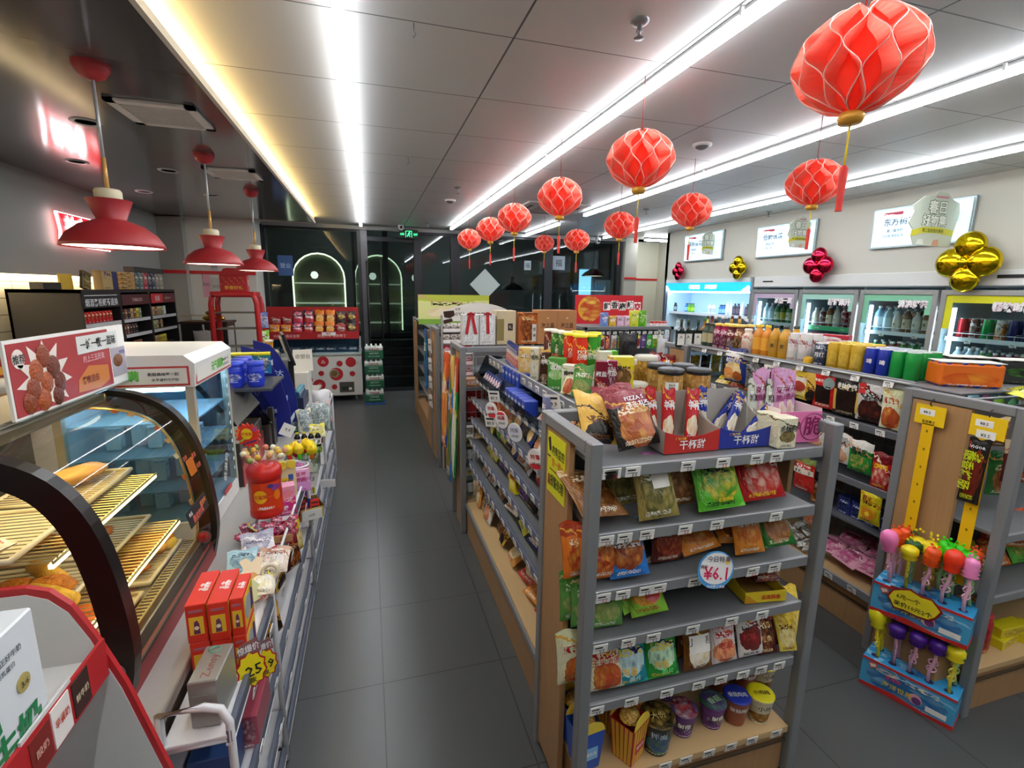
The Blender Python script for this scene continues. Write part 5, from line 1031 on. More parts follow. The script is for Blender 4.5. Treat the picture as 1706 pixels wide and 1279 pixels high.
# ================================================================ right gondola with hanging bags
BX0,BX1,BY0,BY1 = 2.64,3.56,1.78,3.62
gb=thing('gondola_shelf','long grey right-hand gondola with hanging snack bags and candy at its foot','display shelf',(0,0,0))
part('plinth', M().box(BX0+.02,BX1,BY0,BY1,0,.24,WOOD,.003).box(BX0+.012,BX0+.022,BY0,BY1,.165,.172,mat('4a3a28',.6)),gb)
part('base_deck', M().box(BX0,BX1,BY0,BY1,.24,.258,mat('c8a878',.45)).box(BX0-.012,BX0+.002,BY0,BY1,.225,.275,LIP,.003),gb)
part('back_panel', M().box(3.06,3.08,BY0,BY1,.25,1.46,PANEL),gb)
msh=M()
for k in range(24): y = BY0+.03+k*(BY1-BY0-.06)/23; msh.tube([(3.04,y,.3),(3.04,y,1.35)],.0022,mat('7a3038',.4,.2),4)
for k in range(14): z = .3+k*.08; msh.tube([(3.037,BY0,z),(3.037,BY1,z)],.0022,mat('9a9c9e',.4,.4),4)
part('mesh_panel', msh, gb)
for y in (BY0+.01,2.68,BY1-.04): part('post', M().box(3.035,3.085,y, y+.03,.25,1.467,FR),gb)
part('top_deck', M().box(2.70,3.44,BY0,BY1,1.468,1.482,SHELFM,.003).box(2.69,2.702,BY0,BY1,1.435,1.490,LIP,.003),gb)
part('top_rail', M().tube([(2.68,BY0,1.475),(2.68,BY1,1.475)],.007,mat('b5b7b9',.35,.5),6),gb)
for z, xe in ((1.20,2.66),(.86,2.68)): part('shelf', M().box(xe,3.06,BY0,BY1,z-.014,z, mat('4c4e52',.5),.002).box(xe-.01,xe+.004,BY0,BY1,z-.03,z+.012,mat('6a6c70',.4,.2),.003),gb)
for y in [BY0+.12+.19*k for k in range(10)]: part('peg_hook', M().tube([(3.05,y,1.415),(2.70,y,1.43),(2.69,y,1.44)],.004,STEEL,5),gb)
for k in range(9):
    y = BY0+.12+.19*k; part('price_tag', price_tag_mesh(0),gb, loc=(2.675,y,1.455),rot=(R(-14),0,R(-90)))
for k in range(12): part('price_tag', price_tag_mesh(k % 3 == 0),gb, loc=(2.645,BY0+.10+.15*k,1.19),rot=(R(8),0,R(-90)))
for k in range(12): part('price_tag', price_tag_mesh(k % 3 == 0),gb, loc=(2.622,BY0+.10+.15*k,.25),rot=(R(8),0,R(-90)))
# big bags along the top hooks (farthest first)
def win(x0,x1,z0,z1,m): return lambda b, fn: quad(b, fn, x0,x1,z0,z1,m)
DKW=mat('241612',.25)
def hb(key, y, w, h, z, words, texts=(),extra=None, seed=1,x=2.72,yaw=-86,tilt=4,t=.045,tid='', name='hanging_bag'):
    if z > 1.1 and x < 2.8 and y < 3.3 and x > 2.7: y, z, h, w = y+.06,z+.075,h*1.08,w*1.06
    elif x > 2.65: z, y = z+.07,y-.04
    return bag(key, w, h, t,(x, y, z),(R(tilt),0,R(yaw)),words, texts, seed, name, 'snack bag', extra=extra, tid=tid or words[:18])
BAGS['jar'] = ('clear black-lidded jar pack', art('3a3c40','8a8c8e','b0b2b4','4a4c50','202020',.7,.4,.6,12))
BAGS['redwin'] = ('red jerky bag', art('d82a22','d02420','d02420','c8201c','f0e0d0',2,.3,.1)); BAGS['blackwin'] = ('black jerky bag', art('1c1a1c','2a2420','2a2420','1a1614','d8c8a0',.80,.3,.1))
BAGS['beefc'] = ('clear spiced beef bag', art('d4d2d0','c4c2c0','6a241c','2e1814','1c1c1c',.72,.20,.34,7)); BAGS['whitewin'] = ('white dried meat bag', art('e8e6e0','e6e4de','e6e4de','dcdad4','2a2420',2,.3,.1))
hb('navy',3.02,.21,.25,1.17,'large navy cookie bag with a folded white top on the right gondola',(('曲奇饼干',0,.175,.034,mat('c8d0e8',.5)),),lambda b, fn: (quad(b, fn,-.09,.09,.205,.245,mat('eceae4',.5)),disc(b, fn,-.04,.075,.055,.045,mat('d8904a',.4)),disc(b, fn,.05,.06,.04,.04,mat('b8602a',.4))),t=.09,seed=2)
hb('jar',2.83,.15,.19,1.16,'clear jar pack beside the navy cookie bag', seed=3)
hb('whitewin',2.66,.15,.19,1.18,'white bag with a dark red window on the right gondola',(('香肉脯',0,.155,.022,INK),),win(-.05,.05,.02,.135,mat('5a1c18',.25)),seed=4)
hb('white',2.53,.12,.185,1.18,'white topped clear bag of brown meat floss',(('五香干',0,.15,.020,INK),),win(-.05,.05,.01,.115,mat('8a5224',.3)),seed=5)
hb('yellow',2.42,.145,.20,1.17,'yellow and white nut mix bag on the right gondola', extra=lambda b, fn: (disc(b, fn,0,.09,.05,.035,mat('a83a2a',.4)),quad(b, fn,-.07,.07,.12,.15,mat('e8dcd0',.4))),seed=6)
hb('gold',2.32,.12,.19,1.17,'second yellow bag tucked behind the nut mix bag', seed=7)
hb('redwin',2.235,.155,.225,1.15,'red jerky bag with a round grey badge on the right gondola',(('牛肉干',-.035,.175,.022,WHITEINK,.06),),lambda b, fn: (quad(b, fn,-.055,.045,.035,.145,DKW),disc(b, fn,.03,.165,.036,.036,mat('8a9a98',.4))),seed=8)
hb('blackwin',2.085,.165,.225,1.14,'black jerky bag with gold bands on the right gondola',(('老灶牛肉',0,.185,.030,WHITEINK),),lambda b, fn: (quad(b, fn,-.078,.078,.03,.155,DKW),quad(b, fn,-.078,-.060,.03,.155,mat('c8a850',.35)),quad(b, fn,.060,.078,.03,.155,mat('c8a850',.35))),seed=9)
hb('beefc',1.935,.17,.23,1.14,'clear spiced beef bag with red seals on the right gondola',(('香辣猪手',.015,.135,.026,INK),),lambda b, fn: (quad(b, fn,-.075,-.035,.16,.19,mat('c82a2a',.4)),quad(b, fn,-.075,-.035,.195,.22,mat('c82a2a',.4))),seed=10)
hb('cream',1.825,.11,.22,1.13,'cream and red bag nearest the right endcap post', seed=11)
# second row
BAGS['feet'] = ('white chicken feet pack', art('e4e2dc','e8e6e0','d07a4a','e8b890','1c1c1c',.78,.26,.24)); BAGS['konjac'] = ('green konjac pack', art('e0e0d8','1c8a34','e8a05a','1c8a34','202020',.70,.30,.26,12))
hb('feet',2.17,.13,.185,.86,'white chicken feet pack standing before the green konjac pack',(('香辣凤爪',0,.155,.024,INK),('鸡爪',0,.115,.024,INK)),x=2.70,seed=12)
hb('feet',2.34,.11,.17,.90,'white chicken feet pack seen through the endcap frame', x=2.70,seed=13)
hb('feet',2.43,.09,.16,.90,'white chicken feet pack farther back behind the endcap frame', x=2.71,seed=14)
hb('konjac',2.03,.14,.19,.85,'green konjac pack with white top on the right gondola',(('魔芋爽',0,.135,.032,INK),),x=2.685,seed=15)
BAGS['redz'] = ('red spicy gluten bag', art('7a8a4a','c02a24','d8604a','b81c1c','f0e8e0',.80,.18,.14)); BAGS['ring'] = ('yellow snack ring bag', art('d8c81c','e0d020','d88a20','e0c81c','5a1c10',.74,.34,.22,3))
hb('red',1.90,.11,.21,.80,'red and white pack beside the right endcap post', x=2.685,seed=16)
hb('redz',2.36,.15,.23,.60,'red spicy gluten bag seen through the endcap frame',(('麻辣王子',0,.135,.028,INK),),lambda b, fn: quad(b, fn,-.07,.07,.12,.155,mat('e8dcc8',.4)),x=2.67,seed=17)
hb('ring',1.935,.12,.19,.58,'yellow bag with an orange ring beside the right endcap post',(('霸王',-.01,.15,.030,mat('8a2410',.5)),('CEGO',0,.125,.014,INK)),lambda b, fn: (disc(b, fn,0,.06,.034,.036,mat('d8851c',.4)),disc(b, lambda x, z: (fn(x, z)[0], fn(x, z)[1]-.001,fn(x, z)[2]),0,.06,.014,.015,mat('e8d428',.4))),x=2.69,seed=18)
hb('wine',2.5,.12,.17,.84,'wine red pack deep behind the endcap frame', x=2.74,seed=19)
ocb=proto(carton(.10,.07,.15,art('4a4c50','c87a28','e0983a','6a3a1a','f0e8d8',.82,.4,.3,foil=0),(('拌饭',0,.12,.028,PAPER),)))
spawn(ocb, 'carton','orange sauce carton on the lower wire shelf of the right gondola','carton',(2.75,2.25,.80-.19),(0,0,R(-84))); 
part('shelf', M().box(2.70,3.03,BY0,2.9,.59,.605,mat('5a5c60',.5)),gb)
for i in range(4): spawn(proto(carton(.08,.06,.11,art('1c2450','26306a','3a4a90','141a3a','c8d0e8',.8,.4,.3,foil=0))),'carton','%s dark blue carton beyond the orange sauce carton' % ORD[i], 'carton',(2.78,2.10-.085*i,.606),(0,0,R(-90)))
lowb = [('yellow','yellow corn pack lying'),('red','red pack lying'),('cream','cream dumpling pack lying'),('white','white pack lying'),('redw','white and red pack lying')]
for i,(kk, wd_) in enumerate(lowb): bag(kk,.15,.13,.05,(2.74,3.30-.16*i,1.135),(R(-46),0,R(-88)),wd_+' on the middle shelf below the cookie bag', seed=i)
# candies at the foot: every pack its own
cand=proto(pouch(.045,.05,.028,art('e8e4e0','d8d4e0','6a4a9a','f0f0f0','4a2a7a',.7,.4,.5,7),nx=5,nz=5)); candw=proto(pouch(.05,.055,.026,art('d8d8d0','e8e8e4','b0b8a8','f4f4f0','6a6a6a',.7,.4,.5,7),nx=5,nz=5))
r_ = random.Random(3); n_ = 0
for i in range(8):
    for j in range(5):
        spawn(cand, 'wrapped_candy','small white and purple wrapped candy in the heap at the gondola foot','candy',(2.68+.058*j,2.62+.062*i+r_.uniform(-.01,.01),.272+.012*((i+j) % 3)),(R(r_.uniform(-80,-50)),R(r_.uniform(-20,20)),R(r_.uniform(-180,180))),'white and purple wrapped candies')
for i in range(6):
    for j in range(5):
        spawn(candw, 'wrapped_candy','small white twist candy in the second heap at the gondola foot','candy',(2.68+.055*j,2.27+.055*i+r_.uniform(-.01,.01),.272+.014*((i+j) % 3)),(R(r_.uniform(-80,-40)),R(r_.uniform(-20,20)),R(r_.uniform(-180,180))),'white twist candies')
hb('pinkw',2.42,.14,.18,.30,'flowered pink and green candy bag standing behind the white candies', x=2.86,seed=20,t=.06)
for i,(x, y, yaw, lb) in enumerate(((2.72,2.16,-80,'pink marshmallow bag lying at the far end of the pink bags'),(2.70,2.02,-100,'pink marshmallow bag in the middle of the front row'),(2.72,1.88,-84,'pink marshmallow bag nearest the endcap post'),(2.88,2.12,-70,'pink marshmallow bag in the second row, far one'),(2.88,1.96,-96,'pink marshmallow bag in the second row, near one'),(3.0,2.05,-90,'pink marshmallow bag against the mesh'))):
    bag('pink',.17,.15,.055,(x, y,.30+.02*(i > 2)),(R(-68),0,R(yaw)),lb, seed=i, name='candy_bag', cat='candy bag', texts=(('棉花糖',0,.09,.026,mat('7a2048',.5)),) if i < 2 else ())
for i in range(8): bag(['violet','dgreen','wine','red'][i % 4],.12,.14,.04,(2.80,3.02+.075*i,.272),(R(-40),0,R(-90)),'%s %s from the camera at the far foot of the right gondola' % (ORD[i], BAGS[['violet','dgreen','wine','red'][i % 4]][0]),seed=i % 3)
# ---- drinks on top of the right gondola
TZ = 1.483
def top2(px, py, z=TZ): p = P(px, py,2,z); return p
def btl(col, capc, lab=None, r=.034,h=.21,neck=.38,txt=None, **k):
    b, l = bottle(r, h, col, lab, neck, texts=((txt,0,h*.38,.026,INK),) if txt else (), **k); return proto(b, l+[('cap', capmesh(r*neck*1.12,h*.915,h*1.0,capc))])
AMB=mat('b07a28',.2,alpha=1); HON=mat('c89428',.2)
def can6(col, rim=None, r=.033,h=.125,txt=None): return proto(can(r, h, col,((txt,0,h*.5,.026,WHITEINK),) if txt else (),rim))
KR = btl(art('5a1c28','7a2438','e8d8d0','4a1420','f0e0d0',.78,.3,.26,6,0),mat('e8c048',.35),None,.037,.165,.72)
PNK = btl(art('a82a58','8a2448','e0a8c0','5a1430','f0e0e8',.8,.3,.3,6,0),mat('e8c048',.35),None,.035,.165,.72)
BRN = btl(art('6a3c20','8a5430','d8b890','4a2814','f0e0d0',.8,.3,.26,6,0),mat('e8c868',.35),None,.037,.17,.66)
MLK = btl(art('e8d8c8','e8e0d8','c86a4a','e8d8c8','8a3a28',.8,.3,.26,6,0),mat('e8e4dc',.35),None,.038,.15,.6)
TEA = btl(HON, mat('2a3a3a',.35),mat('b88a30',.4),.036,.185,.44,'茶'); ORJ = btl(mat('d88a28',.25),mat('e8c828',.35),mat('e8a83a',.4),.034,.18,.46)
WCAN = can6(art('d8d4d0','d4d4d4','b83a3a','e8e8e8','8a2a2a',.8,.5,.16,5,0),None,.036,.15); DCAN = can6(art('2a3044','343c54','8a98b8','1c2230','d8e0f0',.9,.5,.3,6,0),mat('d8d8d4',.35),.038,.115,'苏打')
GCAN = can6(art('b89428','c8a430','b08420','d8b84a','6a4a10',2,.4,.3,5,0),mat('d8b84a',.3,.6),.033,.125); OCAN = can6(mat('d8942a',.35),mat('e8b04a',.3,.5),.033,.10)
BCAN = can6(mat('2438a8',.3,.2),None,.032,.12,'啤'); VCAN = can6(mat('1c9a44',.3,.2),None,.032,.12)
def rowcans(pr, name, cat, words, x, y0,n, dx=0,dy=.07,m=1,mx=.07,group=None):
    for i in range(n):
        for j in range(m):
            spawn(pr, name,(words+','+ORD[i]+' from the far end of its row' if m == 1 else words+','+ORD[i]+' from the far end in '+('front','second','third')[j]+' row'),cat,(x-.035+dx*i+mx*1.12*j, y0-dy*i, TZ),(0,0,R(-70)),group).scale = (1.1,1.1,1.22)
rowcans(btl(mat('3a4a3a',.3),mat('2a2a2a',.35),mat('b8b088',.5),.032,.16,.6),'bottle','bottle','short olive glass jar on the right gondola top',2.79,3.51,2,dy=.075)
rowcans(PNK, 'bottle','bottle','dark pink drink bottle on the right gondola top',2.78,3.355,2,dy=.08,m=2,mx=.08)
rowcans(KR, 'bottle','bottle','maroon yogurt bottle on the right gondola top',2.78,3.195,1,m=2,mx=.08)
rowcans(BRN, 'bottle','bottle','brown coffee bottle with pale yellow cap',2.78,3.11,1,m=3,mx=.08)
rowcans(MLK, 'bottle','bottle','cream milk tea bottle on the right gondola top',2.78,3.025,1,m=2,mx=.085)
rowcans(ORJ, 'bottle','bottle','orange juice bottle on the right gondola top',2.80,2.94,2,dy=.08,m=1)
rowcans(TEA, 'bottle','bottle','amber tea bottle with dark cap',2.79,2.775,2,dy=.085,m=2,mx=.08)
rowcans(WCAN, 'drink_can','can','tall white can with a red mark',2.79,2.61,2,dy=.084,m=2,mx=.08)
solo('multipack', carton(.30,.07,.06,art('b02a40','e8e4e0','b02a40','f0f0f0','b02a40',.5,.5,.3,foil=0)),'flat white and red multipack lying behind the tall white cans','pack',(2.98,2.58,TZ+.12),(0,0,R(-70)))
solo('carton_stack', carton(.06,.16,.12,mat('d8d4d0',.5)),'plain carton holding up the flat white and red multipack','carton',(2.98,2.58,TZ),(0,0,R(-70)))
solo('tape_pot', M().lathe([(.026,0),(.028,.03),(.020,.045),(.001,.046)], mat('d8a81c',.4),14),'small amber pot between the white and dark cans','pot',(2.73,2.465,TZ))
rowcans(DCAN, 'drink_can','can','dark soda can with a white rim',2.79,2.395,1,m=2,mx=.08)
rowcans(GCAN, 'drink_can','can','gold energy drink can',2.79,2.31,3,dy=.077,m=3,mx=.07)
rowcans(OCAN, 'drink_can','can','small orange can in the back rows',3.06,2.30,4,dy=.077,m=2,mx=.07)
rowcans(BCAN, 'drink_can','can','blue beer can',2.80,2.08,2,dy=.075,m=3,mx=.066)
rowcans(VCAN, 'drink_can','can','green beer can',2.80,1.93,2,dy=.075,m=3,mx=.066)
# shrink-wrapped packs at the near end (on the right endcap deck)
# ================================================================ liquor on the far end of the right gondola
e5 = endcap('endcap_shelf','grey framed endcap at the far end of the right gondola, topped with liquor bottles',2.66,3.60,3.63,4.10,1.47,shelves=(.6,.95),base=.26,open_y=1,back=False)
part('top_deck', M().box(.03,.92,.03,.44,1.43,1.445,SHELFM,.003),e5)
g2 = M()
for k in range(10): g2.tube([(.10+.08*k,.05,.9),(.10+.08*k,.05,1.38)],.002,STEEL,4)
for k in range(7): g2.tube([(.06,.047,.9+.08*k),(.88,.047,.9+.08*k)],.002,STEEL,4)
part('mesh_panel', g2,e5)
for i in range(6): bag(['yellow','black','lime','white','brown','yellow'][i],.10,.16,.03,(2.86+.115*i,3.78,1.20),(R(-4),0,R(180)),'%s small pack from the left hung inside the liquor endcap mesh' % ORD[i], seed=i % 3)
def liquor(col, lab, capc, r=.036,h=.24,flatb=False, lt=None):
    b=M()
    if flatb: b.box(-r*1.15,r*1.15,-r*.6,r*.6,0,h*.62,col,.008).lathe([(r*.9,h*.6),(r*.4,h*.72),(r*.33,h*.75),(r*.33,h*.9)], col,12)
    else: b.lathe([(r*.95,0),(r,.005),(r, h*.58),(r*.8,h*.68),(r*.36,h*.76),(r*.34,h*.9)], col,14)
    l=M().box(-r*.85,r*.85,-r*.66 if flatb else -r*1.04,-r*.6 if flatb else -r*.9,h*.08,h*.48,lab)
    if lt: l.text(lt,.030,INK,0,h*.36,flat((-r*.68 if flatb else -r*1.06)),maxw=r*1.5)
    return proto(b,(('label', l),('cap', capmesh(r*.38,h*.88,h*.99,capc))))
BLK=mat('1c2620',.15); L1_ = liquor(BLK, mat('dcdad2',.5),mat('2a4a38',.35),.036,.25,True, '人'); L2_ = liquor(mat('a86a1c',.15),mat('d8cca8',.5),mat('2a6a48',.35),.036,.26,True); L3_ = liquor(mat('3a2010',.15),mat('d8cc98',.5),mat('1c1814',.35),.040,.25,True, 'JB'); L4_ = liquor(mat('5a2c14',.15),mat('4a3a30',.5),mat('2a2018',.35),.038,.23,True); L5_ = liquor(mat('a8741c',.15),mat('c8b898',.5),mat('d8a83a',.35),.033,.25)
L6_ = liquor(glass('c8d4e0',.6,.03,.9),mat('d8dde4',.5),mat('c8ccd4',.3),.033,.25); L7_ = liquor(mat('d8c81c',.3),mat('e8d83a',.5),mat('3a3418',.35),.028,.27); L8_ = liquor(mat('6a2418',.3),mat('a8402a',.5),mat('5a1c14',.3),.032,.27); L9_ = liquor(mat('2c3a5a',.2),mat('e8e4dc',.5),mat('e0ddd6',.3),.032,.27)
lq = [(L1_, 'black flat liquor bottle with a white label',1133),(L1_, 'black flat liquor bottle with a white label',1145),(L1_, 'black flat liquor bottle with a white label',1161),(L2_, 'amber liquor bottle with a green neck',1172),(L3_, 'dark square whisky bottle with a cream label',1190),(L4_, 'brown whisky bottle with a dark label',1203),(L5_, 'slim amber bottle with a gold cap',1216),(L5_, 'slim amber bottle with a gold cap',1230),(L6_, 'clear spirit bottle',1242),(L6_, 'clear spirit bottle',1252)]
cn = {}
for i,(pr0,wd_, px) in enumerate(lq):
    cn[wd_] = cn.get(wd_,0)+1; x = P(px,560,1,3.70).x
    spawn(pr0,'liquor_bottle', wd_+','+ORD[cn[wd_]-1]+' in the front row of liquor','bottle',(x+.03,3.735,1.4475),(0,0,R(-20)))
for i,(pr0,wd_, px) in enumerate(((L7_, 'yellow bottle',1177),(L8_, 'rust red bottle',1184),(L9_, 'navy bottle with white label',1190),(L9_, 'navy bottle with white label',1202),(L9_, 'navy bottle with white label',1208),(L8_, 'rust red bottle',1218),(L8_, 'rust red bottle',1230),(L6_, 'clear spirit bottle',1240))):
    x = P(px,545,1,3.9).x; spawn(pr0,'liquor_bottle', wd_+','+ORD[i]+' from the left in the back row of liquor','bottle',(x+.03,3.93,1.4475),(0,0,R(-20)))
solo('plastic_bag', pouch(.10,.17,.05,mat('d0d4d8',.25,alpha=.75),seed=5),'clear plastic bag hung on the corner left of the liquor bottles','bag',(2.655,4.0,1.33),(0,0,R(-60)))
# red pouches and the black bag hung on the left side of that endcap
hb('red',4.0,.13,.17,1.20,'red pouch with a round pink badge hung left of the liquor endcap', extra=lambda b, fn: disc(b, fn,.02,.12,.035,.035,mat('e8b8c8',.4)),x=2.60,seed=21,yaw=-60)
hb('red',3.83,.13,.18,1.19,'red pouch hung beside the liquor endcap mesh',(('M',0,.12,.05,WHITEINK),),lambda b, fn: disc(b, fn,.02,.04,.028,.028,mat('4a3a20',.4)),x=2.62,seed=22,yaw=-50)
p = P(1053,612,1,3.35)
bk = pouch(.13,.40,.09,art('1c1c20','202024','2a2a30','16161a','3a3a40',2,.6,.3),seed=6,nx=8,nz=14)
bk.text('YumChi',.055,WHITEINK,-.035,.16,lambda x, z: (x,-.047,z),rot=R(-90))
solo('hanging_bag', bk, 'black crisp bag with vertical white letters hanging above the popcorn jars','snack bag',(1.69,2.95,1.25),(R(0),0,R(-18)))
solo('bag_hook', M().tube([(0,0,0),(0,0,.02),(-.13,0,.02),(-.13,0,-.60)],.004,STEEL,5),'thin wire stand that carries the black crisp bag','hook',(1.69,2.97,1.65))
# ================================================================ right endcap nearest the camera
e4 = endcap('endcap_shelf','grey framed right-hand endcap with oak board and two yellow hanger strips',2.565,3.60,1.25,1.74,1.475,shelves=(.6,.9),base=.24,boardw=.25,bars=('left','right','rear'))
part('top_grid', M().tube([(.03,.25,1.46),(1.0,.25,1.46)],.006,STEEL).tube([(.03,.34,1.46),(1.0,.34,1.46)],.006,STEEL).tube([(.5,.04,1.46),(.5,.44,1.46)],.006,STEEL),e4)
YS=mat('e8b80c',.45)
def strip(lb, px, py, x, L_, two=False):
    p = P(px, py,0,x); t=thing('hanger_strip', lb, 'hanger strip',(x, p.y, p.z))
    Tz = Matrix.Rotation(R(-90),4,'Z')
    part('header', M().box(-.065,.065,-.001,.001,-.105,-.01,mat('ecc416',.45),T=Tz).text('全场零食',.015,INK,0,-.09,flat(-.0025),T=Tz).box(-.045,.02,-.0022,-.001,-.06,-.03,PAPER, T=Tz).text('¥8.5',.018,INK,-.012,-.045,flat(-.0032),T=Tz),t)
    st_=M().box(-.026,.026,-.001,.001,-L_,-.10,YS, T=Tz)
    for k in range(6): st_.box(-.004,.004,-.0018,-.0008,-.13-(L_-.2)*k/6-.012,-.13-(L_-.2)*k/6,mat('8a6a10',.5),T=Tz)
    part('strip', st_, t); part('hook', M().tube([(0,0,-.012),(-.012,0,0),(0,0,.015),(.01,0,.02)],.003,DARK,5),t)
    if two: part('price_card', M().box(-.035,.035,-.003,-.0015,-.11,-.075,PAPER, T=Tz).text('¥3.5',.02,INK,0,-.095,flat(-.004),T=Tz),t)
    return p
strip('yellow hanger strip with a header card hooked left on the oak board',1553,672,2.552,.74)
ps = strip('yellow hanger strip carrying a black sausage pack on the right endcap',1650,690,2.552,.80,True)
sk = pouch(.075,.29,.03,art('1a1a1a','241a14','8a2a14','5a1c10','c8d820',.80,.42,.34,6),nx=6,nz=14,crimp=mat('1c1c1c',.3))
sk.text('酷香烤肠',.045,mat('c8d41c',.4),-.018,.145,lambda x, z: (x,-.019,z),rot=R(-90)).text('VIGOR',.018,WHITEINK,0,.255,lambda x, z: (x,-.014,z))
q = P(1617,800,0,2.53); solo('hanging_bag', sk, 'black sausage pack with yellow characters hung on the right yellow strip','snack bag',(2.525,ps.y+.005,q.z-.10),(R(-3),0,R(-82)))
q_ = lambda px, py, y: P(px, py,1,y)
# goods in the right endcap
jr=proto(M().lathe([(.055,0),(.06,.01),(.06,.15),(.05,.17)], art('b01c20','b8242a','d83a30','8a1418','e8c890',2,.5,.3,6,0),18),(('lid', M().lathe([(.052,.168),(.056,.172),(.056,.19),(.001,.192)], mat('c02028',.4),18)),))
spawn(jr, 'candy_jar','red lollipop jar on the base of the right endcap','jar',(2.78,1.38,.242))
lol=proto(M().lathe([(.002,0),(.002,.05)], mat('e8e4d8',.5),6).lathe([(.001,.045),(.014,.052),(.016,.062),(.012,.072),(.001,.076)], art('d8b83a','e0a040','3a8a3a','e8d8c0','8a2a1c',2,.5,.5,5,0),10))
for i in range(12):
    a = i*math.pi/6; spawn(lol, 'lollipop','lollipop stuck in the lid of the red jar on the right endcap base','lollipop',(2.78+.034*math.cos(a)*(1 if i % 2 else .5),1.38+.034*math.sin(a)*(1 if i % 2 else .5),.432),(R(30*math.sin(a)),R(30*math.cos(a)),0),'lollipops in the red jar lid')
ybx=proto(carton(.16,.07,.05,art('d8c41c','d8c820','e8e060','b8981c','6a4a10',2,.5,.3,foil=0)))
for i,(dx, z, yaw) in enumerate(((0,.242,8),(.02,.293,-6),(.16,.242,20))): spawn(ybx, 'carton',['lower yellow candy box beside the red lollipop jar','upper yellow candy box leaning beside the red lollipop jar','yellow candy box at the edge of the right endcap base'][i], 'carton',(2.96+dx,1.36,z),(0,R(-4),R(yaw)))
for i,(key, px, py, w, h, lb) in enumerate((('stick',1700,770,.15,.20,'yellow edged brown meat bag hung high in the right endcap'),('orange',1700,880,.15,.20,'orange topped brown meat bag hung lower in the right endcap'),('dgreen',1668,790,.12,.22,'clear green vegetable bag behind the black sausage pack'),('brown',1660,720,.12,.14,'brown nut bag behind the yellow strip header'),('red',1655,890,.12,.14,'red and brown bag low behind the yellow strip'))):
    p = q_(px, py,1.42 if i < 2 else 1.5); bag(key, w, h,.05,(max(2.66,p.x),p.y, p.z-h*.5),(R(-4),0,R(-20)),lb, seed=i, name='hanging_bag')
part('peg_hook', M().tube([(.06,.43,1.38),(.06,.10,1.40)],.004,STEEL,5),e4)
for i in range(5): bag(['lime','orange','green','red','yellow'][i],.16,.14,.05,(2.78+.17*i,1.42,.605),(R(-34),0,0),'%s from the left on the second shelf of the right endcap' % ('lime snack pack, first','orange snack pack, second','green snack pack, third','red snack pack, fourth','yellow snack pack, fifth')[i], seed=i)
bag('lime',.30,.16,.05,(3.10,1.44,1.42),(R(-80),0,R(10)),'lime and orange bag lying across the top of the right endcap', seed=2)
# shrink packs standing on the deck behind the endcap
dk=M().box(2.62,3.60,1.53,1.776,1.4765,1.482,SHELFM); part('top_deck', dk, gb)
def shrink(lb, x, y, n, m_, pr0,words, wrapc):
    t=thing('drink_multipack', lb, 'multipack',(x, y, TZ)); k = 0
    for i in range(n):
        for j in range(m_): part('drink_can', pr0[0], t, loc=(.066*i-.033*(n-1),.066*j-.033*(m_-1),0))
    part('shrink_wrap', M().box(-.033*n-.002,.033*n+.002,-.033*m_-.002,.033*m_+.002,0,.118,wrapc,.012).box(-.033*n-.001,.033*n+.001,-.033*m_,.033*m_,.122,.124,mat('d8d4cc',.4)),t); t.rotation_euler = (0,0,R(-32))
MON = can6(art('1a1c1a','1c1e1c','5ab82a','141614','6ad83a',2,.5,.2,6,0),None,.032,.12)
wo = art('a82818','d86a1c','e8a828','c84a14','f0f0e8',2,.30,.30,3,0)
shrink('orange shrink-wrapped drink pack on the near end of the right gondola',2.87,1.68,4,2,BCAN, '', wo); shrink('black shrink-wrapped drink pack behind the orange one',3.12,1.83,3,2,MON, '', mat('26211e',.25)); shrink('grey and green shrink-wrapped energy drink pack at the right',3.28,1.66,4,2,MON, '', art('2a2c2c','2a2c2c','4a9a2a','1c1e1c','5a5a58',2,.5,.2,6,0))
# ================================================================ bubble-wand displays before the right endcap
def wand_box(lb, x, y, z, rz):
    t=thing('wand_display', lb, 'display box',(x, y, z),rz); w, d, h = .36,.155,.155
    skin = art('3a9ad0','4aa8d8','8ac8e8','2a6aa8','f0e8c0',.86,.5,.5,5,0)
    b=M().box(-w/2,w/2,-d/2,d/2,0,h, skin,.002); RDs=mat('c82a28',.45)
    for s_ in (-1,1):
        b.prism([(-w/2,0),(w/2,0),(w/2,.022),(w*.2,.014),(-w*.1,.028),(-w/2,.016)], s_*d/2-.0012,s_*d/2+.0012,RDs)
        b.box(-w/2,w/2,s_*d/2-.0010,s_*d/2+.0010,h-.012,h, RDs)
    b.box(w/2-.0008,w/2+.0012,-d/2,d/2,0,.016,RDs)
    b.text('海洋世界',.030,mat('f0d040',.5),-.03,.062,flat(-d/2-.003),maxw=.16).text('泡泡棒',.022,mat('d83a78',.5),-.05,.10,flat(-d/2-.003)).box(.08,.155,-d/2-.0018,-d/2-.0005,.03,.055,PAPER)
    b.prism([(-.155,.135),(-.12,.145),(-.115,.12),(-.14,.108)],-d/2-.003,-d/2-.0018,mat('c8583a',.5)).prism([(-.148,.131),(-.124,.138),(-.12,.124),(-.14,.115)],-d/2-.0036,-d/2-.0028,mat('e8d8d0',.5))
    b.lathe([(.026,0),(.026,.001)], mat('e0a8b0',.5),12,Tm(.04,-d/2-.001,.06,0,R(90))).lathe([(.018,0),(.018,.001)], mat('6a3a7a',.5),12,Tm(.045,-d/2-.0022,.055,0,R(90)))
    part('printed_box', b, t)
    for i in range(5):
        for j in range(2): part('slot', M().lathe([(.017,h+.0004),(.001,h+.0006)], mat('1c2a5a',.6),10),t, loc=(-.14+.07*i,-.036+.072*j,0))
    return t
WY = R(-33)
